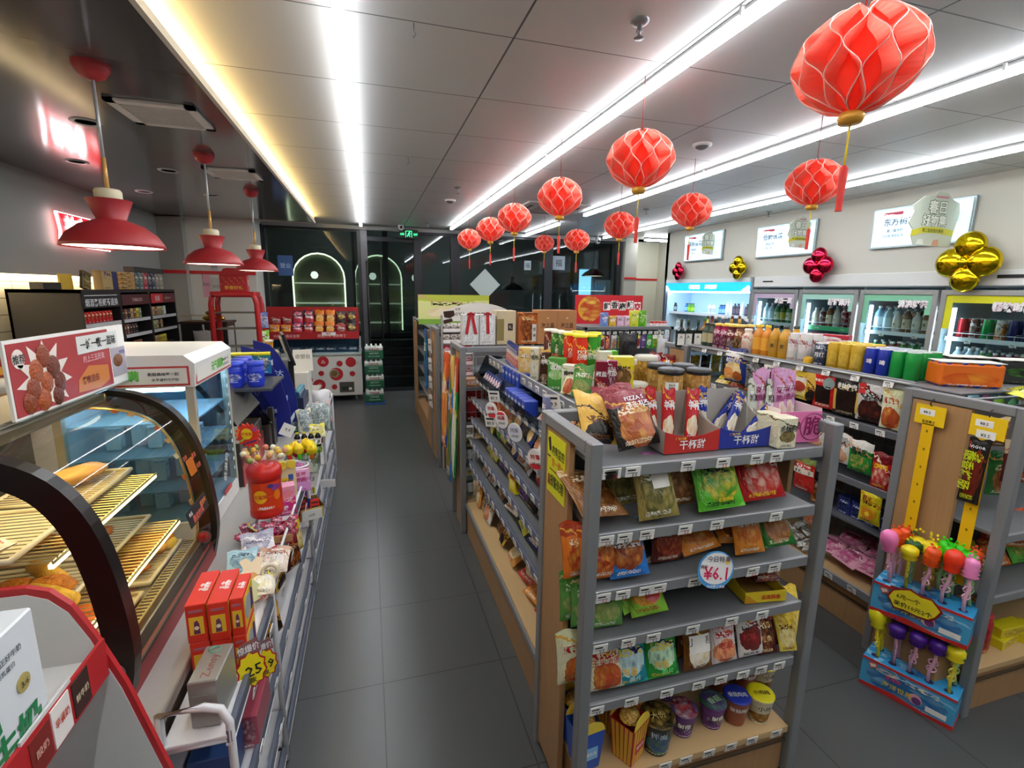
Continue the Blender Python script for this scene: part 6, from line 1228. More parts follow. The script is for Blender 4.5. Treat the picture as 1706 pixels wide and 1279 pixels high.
bx, by = P(1523,1180,2,.04).x, P(1523,1180,2,.04).y
lowb_ = (2.455,1.415)
wand_box('lower blue sea-print bubble wand box standing on the floor', lowb_[0], lowb_[1],0,R(-68))
upb = wand_box('upper blue sea-print bubble wand box with a yellow price card',2.465,1.43,.40,R(-68))
def wand(col, shape, tail='e8b0c8'):
    m_=mat(col,.35); s_=M().tube([(0,0,-.07),(.004,0,-.02),(-.004,0,.03),(0,0,.07)],.006,mat(tail,.4),6)
    for k in range(2): s_.tube([(.014*math.cos(a*math.pi/5),0,-.01+.03*k+.013*math.sin(a*math.pi/5)) for a in range(10)],.003,mat(tail,.4),4,closed=True)
    h_=M()
    if shape == 'fish': h_.lathe([(.018,.068),(.024,.074),(.020,.085),(.027,.10),(.030,.125),(.026,.148),(.014,.160),(.001,.164)], m_,14)
    elif shape == 'ring': h_.lathe([(.017,.068),(.026,.074),(.018,.082),(.026,.090),(.019,.098),(.026,.106),(.020,.114),(.024,.124),(.020,.142),(.001,.150)], m_,14)
    else: h_.lathe([(.018,.066),(.026,.072),(.02,.082),(.028,.092),(.028,.112),(.018,.122),(.001,.126)], m_,14)
    if shape != 'fish':
        for a in range(3): h_.lathe([(.001,-.006),(.006,0),(.001,.006)], m_,6,Tm(.012*math.cos(a*2.1),.012*math.sin(a*2.1),.156))
    return proto(s_,(('head', h_),))
WC = {'pink': wand('f07ab8','fish'),'pinkr': wand('f08ac0','ring'),'orange': wand('f4581c','ring'),'red': wand('f03a18','fish'),'yellow': wand('f0dc18','crown','d8c83a'),'green': wand('38d818','ring','a8d890'),'dgreen': wand('1c5a2a','crown','8ab890'),'purple': wand('4a1a8a','crown'),'yel': wand('e8e01c','fish','e8d820')}
ca, sa = math.cos(R(-68)),math.sin(R(-68))
def wpos(i, j): lx, ly = -.14+.07*i,-.036+.072*j; return lx*ca-ly*sa, lx*sa+ly*ca
for tier,(z, seqw) in enumerate(((.155,[['yel','purple','purple','purple','yellow'],['yel','purple','red','yellow','green']]),(.555,[['pink','yellow','orange','red','pinkr'],['orange','dgreen','yellow','green','green']]))):
    for j in range(2):
        for i in range(5):
            dx, dy = wpos(i, j); k = seqw[j][i]; c = upb.location if tier else Vector((lowb_[0], lowb_[1],0))
            nm = {'pink': 'pink fish-head','pinkr': 'pink ringed','orange': 'orange ringed','red': 'red fish-head','yellow': 'yellow crowned','green': 'bright green ringed','dgreen': 'dark green','purple': 'dark purple crowned','yel': 'yellow fish-head'}[k]
            spawn(WC[k], 'bubble_wand','%s bubble wand, %s in the %s row of the %s box' % (nm, ORD[i],('aisle-side','wall-side')[j],('lower','upper')[tier]),'bubble wand',(c.x+dx, c.y+dy, z+.08),(R(3*(i-2)),R(4*(j*2-1)),R(40*i)),'bubble wands in the sea-print boxes').scale = (1.25,1.25,1.12)
# extra heads behind, as the upper box is packed full
for i, k in enumerate(['orange','yellow','yellow','green','green','orange']):
    dx, dy = wpos(i*.8+.1,1.55); spawn(WC[k], 'bubble_wand','%s bubble wand at the back of the upper box, %s from the far end' % ({'orange': 'orange ringed','yellow': 'yellow crowned','green': 'bright green ringed'}[k], ORD[i]),'bubble wand',(upb.location.x+dx*.9,upb.location.y+dy*.9,.555+.085),(0,0,R(30*i)),'bubble wands in the sea-print boxes').scale = (1.25,1.25,1.15)
pc=M().prism([(-.10,0),(-.085,.04),(-.095,.055),(-.05,.06),(-.02,.075),(.02,.06),(.06,.065),(.085,.045),(.105,.02),(.09,-.015),(.07,-.045),(.02,-.05),(-.03,-.045),(-.07,-.05),(-.085,-.02)],-.002,.001,mat('8a1c1c',.5)).prism([(-.092,0),(-.078,.036),(-.05,.052),(-.02,.066),(.02,.052),(.06,.056),(.095,.02),(.08,-.015),(.06,-.037),(.02,-.042),(-.03,-.037),(-.066,-.042)],-.0035,-.002,mat('ecdc28',.45)).text('6元一个',.026,INK,-.02,.022,flat(-.005)).text('现价10元2个',.026,INK,.0,-.016,flat(-.005),maxw=.15)
dx, dy = (-.02*ca+.083*sa,-.02*sa-.083*ca)
solo('price_card', pc, 'yellow starburst price card on the upper bubble wand box','price card',(upb.location.x+dx, upb.location.y+dy,.40+.11),(R(0),R(0),R(-68)))
solo('carton', carton(.10,.28,.40,mat('b08858',.6)),'plain cardboard block holding the upper bubble wand box against the endcap','carton',(2.52,1.47,0),(0,0,R(0)))
# ================================================================ drinks coolers along the right wall
CXF = 5.42; CAB=mat('d4d6d4',.4); FRM=mat('a4a8a6',.35,.5); INS=mat('8fa0a8',.5); COOL=mat('ffffff',.4,emit=7.5,ecol='e4f2ff')
cl=thing('cooler_cabinet','long built-in row of glass-door drinks coolers with a white header','drinks cooler',(CXF,0,0))
DY = [5.97,5.14,4.31,3.48,2.65,1.82]
part('header', M().box(0,.12,DY[-1], DY[0],2.02,2.17,CAB,.004).box(-.003,.0,5.62,5.80,2.09,2.11,DARK).box(-.006,0,2.86,3.06,2.095,2.125,DARK),cl)
part('back_wall', M().box(.74,.78,DY[-1], DY[0],.1,2.1,INS).box(0,.78,DY[-1], DY[0],2.02,2.03,INS).box(.02,.78,DY[-1], DY[0],.08,.12,INS),cl)
part('kick_panel', M().box(0,.1,DY[-1], DY[0],0,.25,mat('5a5c5e',.5)),cl)
decal = ['b9a8c0','9ed0c0','7fc4a0','d8d81c','c8b060']; names_ = ['lilac','mint','green','yellow','amber']
WIRE=mat('c9cfd2',.35,.3)
SH = (1.53,1.17,.80)
def goods(kind):
    return {'water': btl(glass('d4e4ec',.5,.03,.92),mat('e8ecee',.4),mat('c8dce8',.45),.033,.21),'green': btl(mat('5a9a5a',.2),mat('e4e8e0',.4),mat('d8e0b8',.5),.033,.21,txt='茶'),'milk': btl(mat('d8d4cc',.3),mat('d8d4d0',.4),mat('e4dcc8',.5),.034,.19,txt='乳'),'pink': btl(mat('b8406a',.25),mat('eeeeee',.4),mat('c8305a',.45),.035,.20,txt='莓'),
            'tea': btl(mat('8a5a2a',.2),mat('e8e4dc',.4),mat('d8c8a8',.5),.034,.21,txt='茶'),'clear': btl(mat('b8ccd8',.12),mat('f2f2f2',.4),mat('d4e4f0',.5),.036,.22),'lime': btl(mat('a8c83a',.2),mat('2a3a6a',.4),mat('e0e83a',.5),.034,.21),'blue': btl(mat('8cb8d0',.15),mat('f4f4f4',.4),mat('e0f0f8',.45),.038,.23),
            'red': can6(mat('b81c28',.3,.3),None,.031,.155),'can_g': can6(mat('1a9a4a',.3,.3),None,.031,.155),'can_o': can6(art('e8e0d8','e07a1c','2a3a8a','f0d8b0','f4f4f4',.8,.5,.3,5,0),None,.031,.155),'can_b': can6(mat('1c2a6a',.3,.3),None,.031,.155),'can_m': can6(art('6a1c24','7a2830','d8d0c8','5a1820','f0f0f0',.8,.5,.3,5,0),None,.031,.155),'can_y': can6(art('d8c83a','e0d020','5a7a2a','d8c83a','3a3a10',.8,.5,.3,5,0),None,.031,.125),
            'olive': btl(mat('5a6a2a',.2),mat('3a3a1c',.4),mat('b8b020',.5),.032,.21)}[kind]
GD = {k: goods(k) for k in ('water','green','milk','pink','tea','clear','lime','blue','red','can_g','can_o','can_b','can_m','can_y','olive')}
GN = {'water': 'clear water bottle','green': 'green tea bottle','milk': 'cream yogurt bottle','pink': 'pink berry drink bottle','tea': 'brown tea bottle','clear': 'white-capped pale bottle','lime': 'lime drink bottle','blue': 'pale blue bottle','red': 'red can','can_g': 'green can','can_o': 'orange and white can','can_b': 'dark blue can','can_m': 'maroon can','can_y': 'yellow can','olive': 'olive tea bottle'}
DOORN = ['first','second','third','fourth','fifth']
fill = [(['clear','clear','green','olive','green','lime','tea'],['green','water','milk','water','clear','clear','blue']),
        (['milk','can_m','tea','milk','can_m','can_m','can_y'],['water','water','water','clear','clear','clear','clear']),
        (['blue','clear','milk','tea','milk','tea','water'],['green','pink','tea','green','green','milk','lime']),
        (['red','can_m','can_g','can_o','can_b','can_b','can_m'],['clear','clear','green','pink','pink','tea','blue']),
        (['can_o','red','can_g','can_y','can_b','red','can_o'],['milk','tea','clear','pink','lime','green','water'])]
for d in range(5):
    y1,y0 = DY[d], DY[d+1]; yc = (y0+y1)/2; w = y1-y0
    dr = part('door', M().box(-.035,.0,y0+.012,y0+.062,.27,1.99,FRM,.004).box(-.035,0,y1-.062,y1-.012,.27,1.99,FRM,.004).box(-.035,0,y0+.06,y1-.06,1.94,1.99,FRM,.004).box(-.035,0,y0+.06,y1-.06,.27,.33,FRM,.004),cl)
    part('pane', M().box(-.020,-.014,y0+.06,y1-.06,.33,1.94,glass('e6f0f0',.45,.02,.93)),dr)
    dm=mat(decal[d],.5)
    dec=M().box(-.023,-.0205,y0+.06,y1-.06,1.87,1.94,dm).box(-.023,-.0205,y1-.12,y1-.06,1.62,1.87,dm).box(-.023,-.0205,y0+.06,y0+.12,1.74,1.87,dm)
    Tz = Matrix.Translation((-.0245,0,0)) @ Matrix.Rotation(R(-90),4,'Z')
    st = Matrix.Rotation(R(-90),4,'Z')
    dec.text(['冰爽一夏','新鲜果汁','清凉好茶','畅饮时刻','冰凉可口'][d],.078,mat('e4ccd4',.5),-(y0+.24),1.845,flat(-.026),T=st, maxw=.30,bold=.09)
    dec.text(['冰爽一夏','新鲜果汁','清凉好茶','畅饮时刻','冰凉可口'][d],.078,mat('f2f2f2',.5),-(y0+.24),1.845,flat(-.028),T=st, maxw=.30,bold=.03)
    part('door_decal', dec, dr)
    part('door_handle', M().box(-.055,-.035,y0+.025,y0+.045,.9,1.35,mat('7c807f',.35,.6),.004),dr)
    part('light_bar', M().box(.06,.085,y1-.10,y1-.075,.35,1.82,COOL),cl)
    part('side_panel', M().box(.05,.74,y1-.012,y1+.012,.12,2.02,INS),cl)
    for s_, z in enumerate(SH):
        sh=M().box(.10,.72,y0+.03,y1-.03,z-.02,z, mat('c4cace',.45)).box(.095,.105,y0+.03,y1-.03,z-.03,z+.012,mat('d8dcde',.4)).tube([(.10,y0+.03,z+.05),(.10,y1-.03,z+.05)],.004,WIRE,5)
        for k in range(8): yy = y1-.12+.0508-k*(w-.22)/6; sh.tube([(.10,yy, z),(.10,yy, z+.055),(.13,yy, z+.065),(.70,yy, z+.05)],.003,WIRE,4)
        part('shelf', sh, cl)
        if d == 1 and s_ == 0: part('price_strip', M().box(.090,.094,y0+.05,y1-.05,z-.045,z+.01,mat('4ab87a',.5)),cl)
        for k in range(2): part('price_tag', price_tag_mesh(0),cl, loc=(.092,y0+.25+.35*k, z-.03),rot=(R(6),0,R(-90)))
        seq = fill[d][0] if s_ == 0 else (fill[d][1] if s_ == 1 else fill[(d+1) % 5][1])
        for k in range(7):
            for rr in range(3 if s_ < 2 else 1):
                kd = seq[k]; yy = y1-.12-k*(w-.22)/6
                spawn(GD[kd], 'drink_can' if 'can' in GN[kd] else 'bottle','%s on the %s shelf of the %s glass cooler door' % (GN[kd],('top','middle','lower')[s_],('lilac-topped','mint-topped','green-topped','yellow-topped','amber-topped')[d]),'can' if 'can' in GN[kd] else 'bottle',(CXF+.172+.11*rr, yy, z+.002),(0,0,R(-90)),GN[kd]+'s in the coolers').scale = (1.2,1.2,1.22)
# ---- open chiller with the blue sign
oc=thing('open_chiller','open chilled cabinet with a lit blue header left of the glass coolers','open chiller',(CXF,0,0)); OI=mat('c4dce8',.45)
part('back_panel', M().box(.55,.6,6.02,8.2,.2,2.1,OI).box(.02,.6,8.16,8.2,.0,2.15,OI).box(.0,.6,5.985,6.03,.0,2.15,mat('9aa4a6',.4,.4)),oc)
part('frame', M().box(-.02,.03,8.16,8.215,0,2.17,mat('5a6066',.4,.4)).box(-.02,.6,6.03,8.2,2.10,2.165,mat('dfe4e4',.4)),oc)
BLU=mat('1c94e0',.4,emit=.9); LTX=mat('ffffff',.4,emit=1.5)
st = Matrix.Rotation(R(-90),4,'Z')
part('lit_header', M().box(-.012,.0,6.03,8.16,1.965,2.10,BLU).text('低温奶酪',.075,LTX,-7.32,2.03,flat(-.014),T=st, maxw=.36).text('美味健康',.075,LTX,-6.90,2.03,flat(-.014),T=st, maxw=.36).prism([(-6.2,1.965),(-6.03,1.965),(-6.03,2.03),(-6.07,2.05),(-6.11,2.02),(-6.16,2.0)],-.0145,-.0125,LTX, st).prism([(-8.16,1.965),(-8.02,1.965),(-8.07,2.0),(-8.12,2.05),(-8.16,2.06)],-.0145,-.0125,LTX, st),oc)
part('light_bar', M().box(.03,.07,6.06,8.14,1.935,1.955,COOL),oc)
for z in (1.58,1.28,1.0,.7):
    part('shelf', M().box(.12,.56,6.04,8.16,z-.015,z, mat('d6e6ee',.4)).box(.11,.122,6.04,8.16,z-.035,z+.01,mat('e4f0f6',.4)),oc)
part('base', M().box(0,.6,6.03,8.16,0,.5,mat('b8c0c2',.5)),oc)
mini = {'black': btl(mat('22262a',.3),mat('16181a',.4),mat('8a9aa0',.5),.036,.16,.6),'greenc': btl(mat('58a028',.3),mat('1c3a1c',.4),mat('a0d03a',.5),.036,.16,.6),'bluec': btl(mat('2a70b0',.3),mat('1c2c3a',.4),mat('8ac0e0',.5),.036,.16,.6),'whitej': btl(mat('dfe8ea',.3),mat('c8d0d2',.4),mat('c0ccd0',.5),.04,.17,.6),'tall': btl(mat('d8e4ea',.3),mat('f0f4f6',.4),mat('e8f0f4',.5),.034,.21),'dark': btl(mat('3a3440',.3),mat('1c1a20',.4),mat('6a6070',.5),.034,.19)}
def chill(kind, px, py, z, words):
    y = P(px, py,0,CXF+.22).y; spawn(mini[kind], 'bottle', words, 'bottle',(CXF+.22,y, z+.001),(0,0,R(-90)))
for a in (('black',1117,500,1.58,'black lidded bottle at the far end of the chiller top shelf'),('black',1122,500,1.58,'second black lidded bottle on the chiller top shelf'),('black',1126,500,1.58,'third black lidded bottle on the chiller top shelf'),('bluec',1145,500,1.58,'blue bottle beside the green ones on the chiller top shelf'),('greenc',1150,500,1.58,'green bottle with dark cap on the chiller top shelf'),('greenc',1155,500,1.58,'second green bottle on the chiller top shelf'),('whitej',1184,505,1.58,'white jar left of centre on the chiller top shelf'),('whitej',1190,505,1.58,'second white jar on the chiller top shelf'),('bluec',1202,505,1.58,'blue bottle right of the white jars'),('bluec',1207,505,1.58,'second blue bottle right of the white jars'),('tall',1213,505,1.58,'tall white bottle on the chiller top shelf'),('tall',1219,505,1.58,'second tall white bottle on the chiller top shelf'),('dark',1225,505,1.58,'dark bottle near the near end of the chiller top shelf'),('dark',1231,505,1.58,'second dark bottle near the near end of the chiller'),('tall',1238,505,1.58,'third tall white bottle on the chiller top shelf'),('dark',1246,505,1.58,'last dark bottle at the near end of the chiller top shelf'),
            ('whitej',1130,535,1.28,'silver jar at the far end of the chiller second shelf'),('whitej',1135,535,1.28,'second silver jar on the chiller second shelf'),('whitej',1140,535,1.28,'third silver jar on the chiller second shelf')): chill(*a)
for i in range(9): chill('tall' if i % 2 else 'dark',1195+7*i,540,1.28,'%s pale or dark bottle behind the liquor on the chiller second shelf' % ORD[i])
# ---- lit menu screens above
def screen(lb, y1,y0,z0,z1,l1,l2,l3):
    t=thing('light_box', lb, 'lit sign',(5.41,0,0)); st = Matrix.Rotation(R(-90),4,'Z'); TX=mat('3f6488',.5)
    part('frame', M().box(.0,.035,y0-.02,y1+.02,z0-.02,z1+.02,mat('9fb0b4',.3,.5),.004),t)
    f=M().box(-.004,.002,y0,y1,z0,z1,mat('cfeaf2',.4,emit=.30,ecol='d4f0fa'))
    h = z1-z0; f.text(l1,h*.22,TX,-(y1-.30*(y1-y0)),z0+h*.66,flat(-.006),T=st, maxw=(y1-y0)*.5).text(l2,h*.09,TX,-(y1-.26*(y1-y0)),z0+h*.42,flat(-.006),T=st).text(l3,h*.08,mat('8aa4bc',.5),-(y1-.24*(y1-y0)),z0+h*.28,flat(-.006),T=st)
    f.box(-.006,-.004,y1-.30,y1-.10,z0+h*.84,z0+h*.92,mat('c83a58',.5))
    for k in range(4): f.tube([(-.006,y1-(y1-y0)*q/10,z0+h*(.75+.12*math.sin(q*.9+k)+.04*k)) for q in range(11)],.004,mat('f2fbfd',.4,emit=.5),3)
    part('lit_panel', f, t)
screen('lit white menu screen nearest the camera above the yellow-topped cooler',4.27,3.35,2.45,2.83,'东方树叶','第二瓶半价','乌龙茶 青柑普洱')
screen('lit white menu screen in the middle above the coolers',5.98,5.03,2.45,2.84,'低糖玫瑰','新品上市','清爽一夏')
screen('lit white menu screen farthest away above the open chiller',7.68,6.73,2.48,2.90,'保鲜蛋糕','冷藏美味','每日新鲜')
def flag(lb, px0,px1,pyt, pyb):
    y = P(px1,(pyt+pyb)/2,0,5.41).y; a, b = P(px0,(pyt+pyb)/2,1,y),P(px1,(pyt+pyb)/2,1,y); w = b.x-a.x; zt, zb = P((px0+px1)/2,pyt,1,y).z, P((px0+px1)/2,pyb,1,y).z; h = zt-zb
    pts = [(-.5,.42),(-.42,.62),(-.46,.72),(-.25,.9),(-.08,.92),(0,1.0),(.2,.98),(.3,.88),(.46,.82),(.5,.62),(.46,.45),(.42,.2),(.40,.0),(-.34,.02),(-.42,.2),(-.40,.30)]
    t=thing('flag_sign', lb, 'flag sign',(a.x+w/2,y, zb)); G1 = mat('cfd8c8',.55)
    f=M().prism([(x*w, z*h) for x, z in pts],-.004,.004,G1)
    W_, GR=mat('f6f8ee',.5),mat('55744a',.5)
    for (s_, sz, x, z) in (('春日',.25,.04*w,.72*h),('好物集',.21,0,.48*h)):
        f.text(s_, sz*h, GR, x, z, flat(-.0055),maxw=w*.86,bold=.07).text(s_, sz*h, W_, x, z, flat(-.007),maxw=w*.80,bold=.02)
    f.prism([(-.42*w,.16*h),(-.2*w,.24*h),(.1*w,.25*h),(.42*w,.2*h),(.42*w,.32*h),(.1*w,.36*h),(-.2*w,.35*h),(-.42*w,.28*h)],-.0058,-.004,mat('d8d23a',.5)).text('第二瓶超值优惠购',.07*h, mat('6a6a20',.5),0,.29*h, flat(-.007),maxw=w*.7)
    f.box(-.03*w,.22*w,-.0055,-.004,.885*h,.92*h, mat('d88aa0',.5)).prism([(.02*w,.02*h),(.16*w,.02*h),(.14*w,.14*h),(.05*w,.12*h)],-.0055,-.004,mat('e0a890',.5)).prism([(-.3*w,.03*h),(-.14*w,.03*h),(-.18*w,.13*h),(-.27*w,.12*h)],-.0055,-.004,mat('eef2ea',.5))
    part('board', f, t); part('bracket', M().box(w/2-.03,w/2+.006,-.003,.003,h*.5,h*.56,CLEAR),t)
flag('cloud-shaped flag sign nearest the camera on the first menu screen',1514,1597,318,411); flag('cloud-shaped flag sign on the middle menu screen',1312,1351,360,413); flag('cloud-shaped flag sign on the farthest menu screen',1168,1191,384,424)
def balloon(lb, px, py, pw, col, k):
    p = P(px, py,0,5.36); s = pw*(p-CAMP).dot(FW)/FPX*.5*.84
    t=thing('foil_balloon', lb, 'balloon',(5.385-.30*s, p.y, p.z)); m_=mat(col,.16,1.0,bump=.8,bscale=9)
    for i,(a, q) in enumerate(((90,1.0),(0,1.05),(180,1.05),(270,.95))):
        b=M(); r = .52*s*q; prof = [(.001,-r)]+[(r*math.cos(e*math.pi/16),r*math.sin(e*math.pi/16)) for e in range(-7,8)]+[(.001,r)]
        b.lathe(prof, m_,20,Tm(0,.52*s*math.cos(R(a+k)),.60*s*math.sin(R(a+k))) @ Matrix.Diagonal((.62,1,1,1)))
        part('lobe', b, t)
    part('knot', M().lathe([(.001,-.2*s),(.16*s,-.1*s),(.2*s,0),(.1*s,.2*s),(.001,.24*s)], m_,12,Tm(-.2*s,0,0)),t)
balloon('red foil balloon cluster farthest away above the open chiller',1131,452,32,'d02a4a',0); balloon('gold foil balloon cluster between the two farthest screens',1231,446,42,'d8b81c',0); balloon('red foil balloon cluster above the mint-topped cooler',1366,442,62,'d82848',0); balloon('large gold foil balloon cluster above the yellow-topped cooler',1618,437,106,'e0c01c',0)
solo('wall_socket', M().box(-.006,0,-.04,.04,-.06,.06,DARK,.002),'small black switch plate on the pale alcove wall left of the chiller','switch',(5.9,9.894,P(1103,502,1,9.9).z),(0,0,R(90)))
# ================================================================ service counter on the left
CT = .80; GRAN=mat('a3a19c',.45,bump=.15,bscale=220)
ctr=thing('service_counter','long service counter with a grey speckled top on the left of the aisle','counter',(0,0,0))
part('worktop', M().box(-1.45,-.568,1.12,6.0,CT-.04,CT, GRAN,.004),ctr)
part('body', M().box(-1.40,-.60,1.14,5.95,.06,CT-.04,mat('c8c6c0',.5)),ctr)
part('kick', M().box(-1.38,-.70,1.16,5.9,0,.06,DARK),ctr)
# ---- white wire rack in front of it
WH=mat('dfe0e2',.35); CH=mat('666c7c',.35,.3)
rk=thing('wire_rack','white tiered wire rack of small goods along the counter front','display rack',(0,0,0)); RX0,RX1,RY0,RY1 = -.558,-.405,1.26,5.25
SEG = [(1.26,1.86),(1.88,3.04),(3.06,4.18),(4.20,5.25)]
for z0_ in (.68,.45,.24,.06):
    for a, b in SEG:
        z = (.797 if a > 1.5 else .745) if z0_ == .68 else z0_
        part('shelf', M().box(RX0,RX1,a, b, z-.012,z, WH,.002).box(RX1-.004,RX1+.012,a, b, z-.028,z+.014,CH,.003).box(RX1-.006,RX1+.013,a, b, z-.034,z-.028,WH),rk)
part('back_panel', M().box(RX0-.008,RX0,RY0,RY1,.06,.70,mat('b5b8c0',.45)),rk)
for y in (1.27,1.87,3.05,4.19,5.24):
    part('end_frame', M().tube([(RX0,y,0),(RX0,y,.835+.05*(y > 1.9)),(RX1-.05,y,.835+.05*(y > 1.9)),(RX1-.012,y,.82+.05*(y > 1.9)),(RX1+.005,y,.775+.05*(y > 1.9)),(RX1+.010,y,0)],.011,WH,8),rk)
    part('end_bar', M().tube([(RX0,y,.725),(RX1,y,.725)],.009,WH,6),rk)
part('guard_rail', M().tube([(RX1+.012,1.87,.845),(RX1+.012,RY1,.845)],.006,WH,6),rk)
tags = []
for z in (.67,.44,.23): tags += [(RX1+.0135,1.5+.27*k, z) for k in range(13)]
price_tags(rk, tags, R(90))
BP = art('d03426','d83a28','d83a28','c83020','f4d8d0',2,.5,.01,foil=0)
def gift_pack(w, d, h):
    b=M().box(-w/2,w/2,-d/2,d/2,0,h, mat('d8321f',.4),.002)
    b.box(-w*.36,w*.36,-d/2-.001,-d/2,h*.22,h*.68,mat('e8c030',.5)).prism([(-w*.16,h*.24),(w*.16,h*.24),(w*.14,h*.5),(w*.05,h*.6),(-w*.1,h*.56)],-d/2-.002,-d/2-.001,mat('6a3458',.5)).lathe([(w*.12,0),(w*.12,.0008)], mat('e8d8c8',.5),10,Tm(.0,-d/2-.002,h*.40,0,R(90)))
    b.box(-w*.33,w*.33,-d/2-.0012,-d/2,h*.80,h*.86,mat('a86a78',.5))
    tz = Matrix.Rotation(R(90),4,'Z')
    b.box(-d*.44,d*.44,-w/2-.001,-w/2,h*.1,h*.9,mat('e0b828',.5),T=tz).lathe([(h*.30,0),(h*.30,.001)], mat('9aa0a4',.5),14,tz @ Tm(-d*.12,-w/2-.0012,h*.5,0,R(90))).prism([(d*.14,h*.2),(d*.36,h*.2),(d*.34,h*.7),(d*.2,h*.78)],-w/2-.0025,-w/2-.001,mat('4a2a6a',.5),tz)
    b.text('礼盒', d*.11,WHITEINK,0,0,lambda x, z: (-z, x, h+.0012),bold=.01).text('鲜果糖', d*.09,WHITEINK,0,-w*.22,lambda x, z: (-z, x, h+.0012))
    return proto(b)
gb1 = gift_pack(.053,.185,.125); gb2 = gift_pack(.036,.14,.125)
for i,(x, y, z, p_, lb) in enumerate(((-.527,1.58,.747,gb1,'lower red gift carton behind the silver carton on the rack'),(-.469,1.58,.747,gb1,'lower red gift carton beside the yellow price burst'),(-.529,1.58,.873,gb1,'upper red gift carton on the counter side of the stack'),(-.470,1.575,.873,gb1,'upper red gift carton on the aisle side of the stack'),(-.421,1.56,.747,gb2,'lower narrow red gift carton at the rack edge'),(-.420,1.56,.873,gb2,'upper narrow red gift carton at the rack edge'))):
    spawn(p_, 'gift_carton', lb, 'carton',(x, y, z),(0,0,R(2)))
sb=M().box(-.036,.036,-.072,.072,0,.142,mat('9a9a94',.3,.45),.003)
sb.text('Zensy',.036,mat('8a4a44',.4),0,0,lambda x, z: (-z*.9,x-.015,.1432),bold=.0)
sb.tube([(-.006+.014*math.cos(a*math.pi/8),.05+.012*math.sin(a*math.pi/8),.143) for a in range(16)],.0025,mat('5a9a80',.4),4,closed=True)
for k in range(3): sb.tube([(-.028,-.0725,.10-.022*k),(.028,-.0725,.10-.022*k)],.0012,mat('7a7a74',.4),4)
solo('carton', sb, 'silver carton with red script standing at the near end of the rack','carton',(-.460,1.37,.747),(0,0,R(-3)))
def burst(lb, x, y, z, txt, rz=-62,s=1):
    pts = []
    for i in range(20):
        a = 2*math.pi*i/20; r = (.062 if i % 2 else .052)*s; pts.append((r*math.cos(a)*.72,r*math.sin(a)))
    t=thing('price_burst', lb, 'price card',(x, y, z),rot=(R(-6),R(-4),R(rz)))
    part('card', M().prism(pts,-.001,.001,mat('b81c1c',.5)).prism([(a*.88,b*.90) for a, b in pts],-.0022,-.001,mat('f0dc1c',.45)).text(txt,.048*s, INK,.006*s,-.002,flat(-.004),maxw=.07*s).text('爆款',.020*s, INK,-.012*s,-.034*s, flat(-.004)),t)
    part('header', M().prism([(-.034*s,.052*s),(.036*s,.048*s),(.030*s,.095*s),(-.02*s,.088*s)],-.0012,.001,mat('8a5a5a',.5)).text('惊爆价',.026*s, WHITEINK,.002,.070*s, flat(-.003),maxw=.06*s),t)
    return t
burst('yellow price burst reading 25 on the rack edge before the red cartons',-.388,1.47,.765,'25',22); burst('yellow price burst reading 39 hanging lower on the rack',-.384,1.62,.66,'39',20,.9)
solo('carton', carton(.11,.14,.14,mat('26467a',.45)),'dark blue carton lying on the rack shelf under the silver carton','carton',(-.49,1.42,.452),(0,0,0))
solo('carton', carton(.06,.20,.12,art('b85a6a','a84a5a','e0b0b8','7a2a3a','f0e8e8',2,.5,.4,foil=0)),'rose coloured carton beside the dark blue one on the second rack shelf','carton',(-.425,1.60,.452),(0,0,0))
_n0 = len(COL.objects)
# goods further along the rack, near to far
hexc = [art('b8c07a','c8cc98','d8dcb8','8a9a4a','4a5a20',2,.5,.4,foil=0),art('a8b060','b8c080','d8dcb8','8a9a4a','4a5a20',2,.5,.4,foil=0)]
for i in range(3): solo('hex_box', M().lathe([(.046,0),(.046,.022)], hexc[i % 2],6,None, False),'%s green six-sided box from the counter in the row behind the red cartons' % ORD[i], 'box',(-.60+.045*i,1.93+.03*i,.70),(R(58),0,R(20+14*i)))
solo('toy_card', M().prism([(-.05,0),(.05,0),(.055,.04),(.03,.09),(.045,.12),(.02,.13),(0,.11),(-.02,.13),(-.045,.12),(-.03,.09),(-.055,.04)],-.006,.006,mat('e8d8b8',.5)).lathe([(.02,0),(.02,.002)], mat('d89a5a',.5),12,Tm(.0,-.006,.05,0,R(90))),'cream animal-shaped toy pack leaning behind the red cartons','toy',(-.50,2.02,.69),(R(-40),0,R(10)))
solo('toy_pack', pouch(.11,.15,.03,art('e8e0c8','d8d4c0','e8d83a','f0f0e8','4a4a3a',.7,.3,.3)),'clear pack of yellow and white toys on the rack edge','pack',(-.47,1.98,.69),(R(-66),0,R(0)))
solo('loop_tape', M().lathe([(.022,-.008),(.035,-.008),(.035,.008),(.022,.008),(.022,-.008)], mat('c8c0a8',.45),16,cap=False),'pale ring of tape lying on the toy packs','tape',(-.44,2.06,.735),(R(60),0,0))
def flatpack(lb, x, y, z, w, l, m_, rz, tilt=-76,t=.02): solo('flat_pack', pouch(w, l, t, m_),lb, 'pack',(x, y, z),(R(tilt),0,R(rz)))
flatpack('pale blue card pack lying on the rack',-.575,2.16,.69,.12,.14,art('8ab0c0','98bccb','b8d0d8','5a7a8a','2a4a5a',.8,.5,.3,5,0),8,-72)
flatpack('brown and cream foil pack lying at the rack edge',-.455,2.14,.69,.13,.13,art('c8a088','d8c8b8','a87058','e8e0d8','6a3020',.8,.5,.4,8),-4,-66)
flatpack('lilac and white soft pack behind the pale blue card',-.53,2.30,.70,.14,.12,art('a8a4b8','d8d4d8','e8e4e8','8a88a0','4a4a5a',.6,.5,.4,5),14,-60)
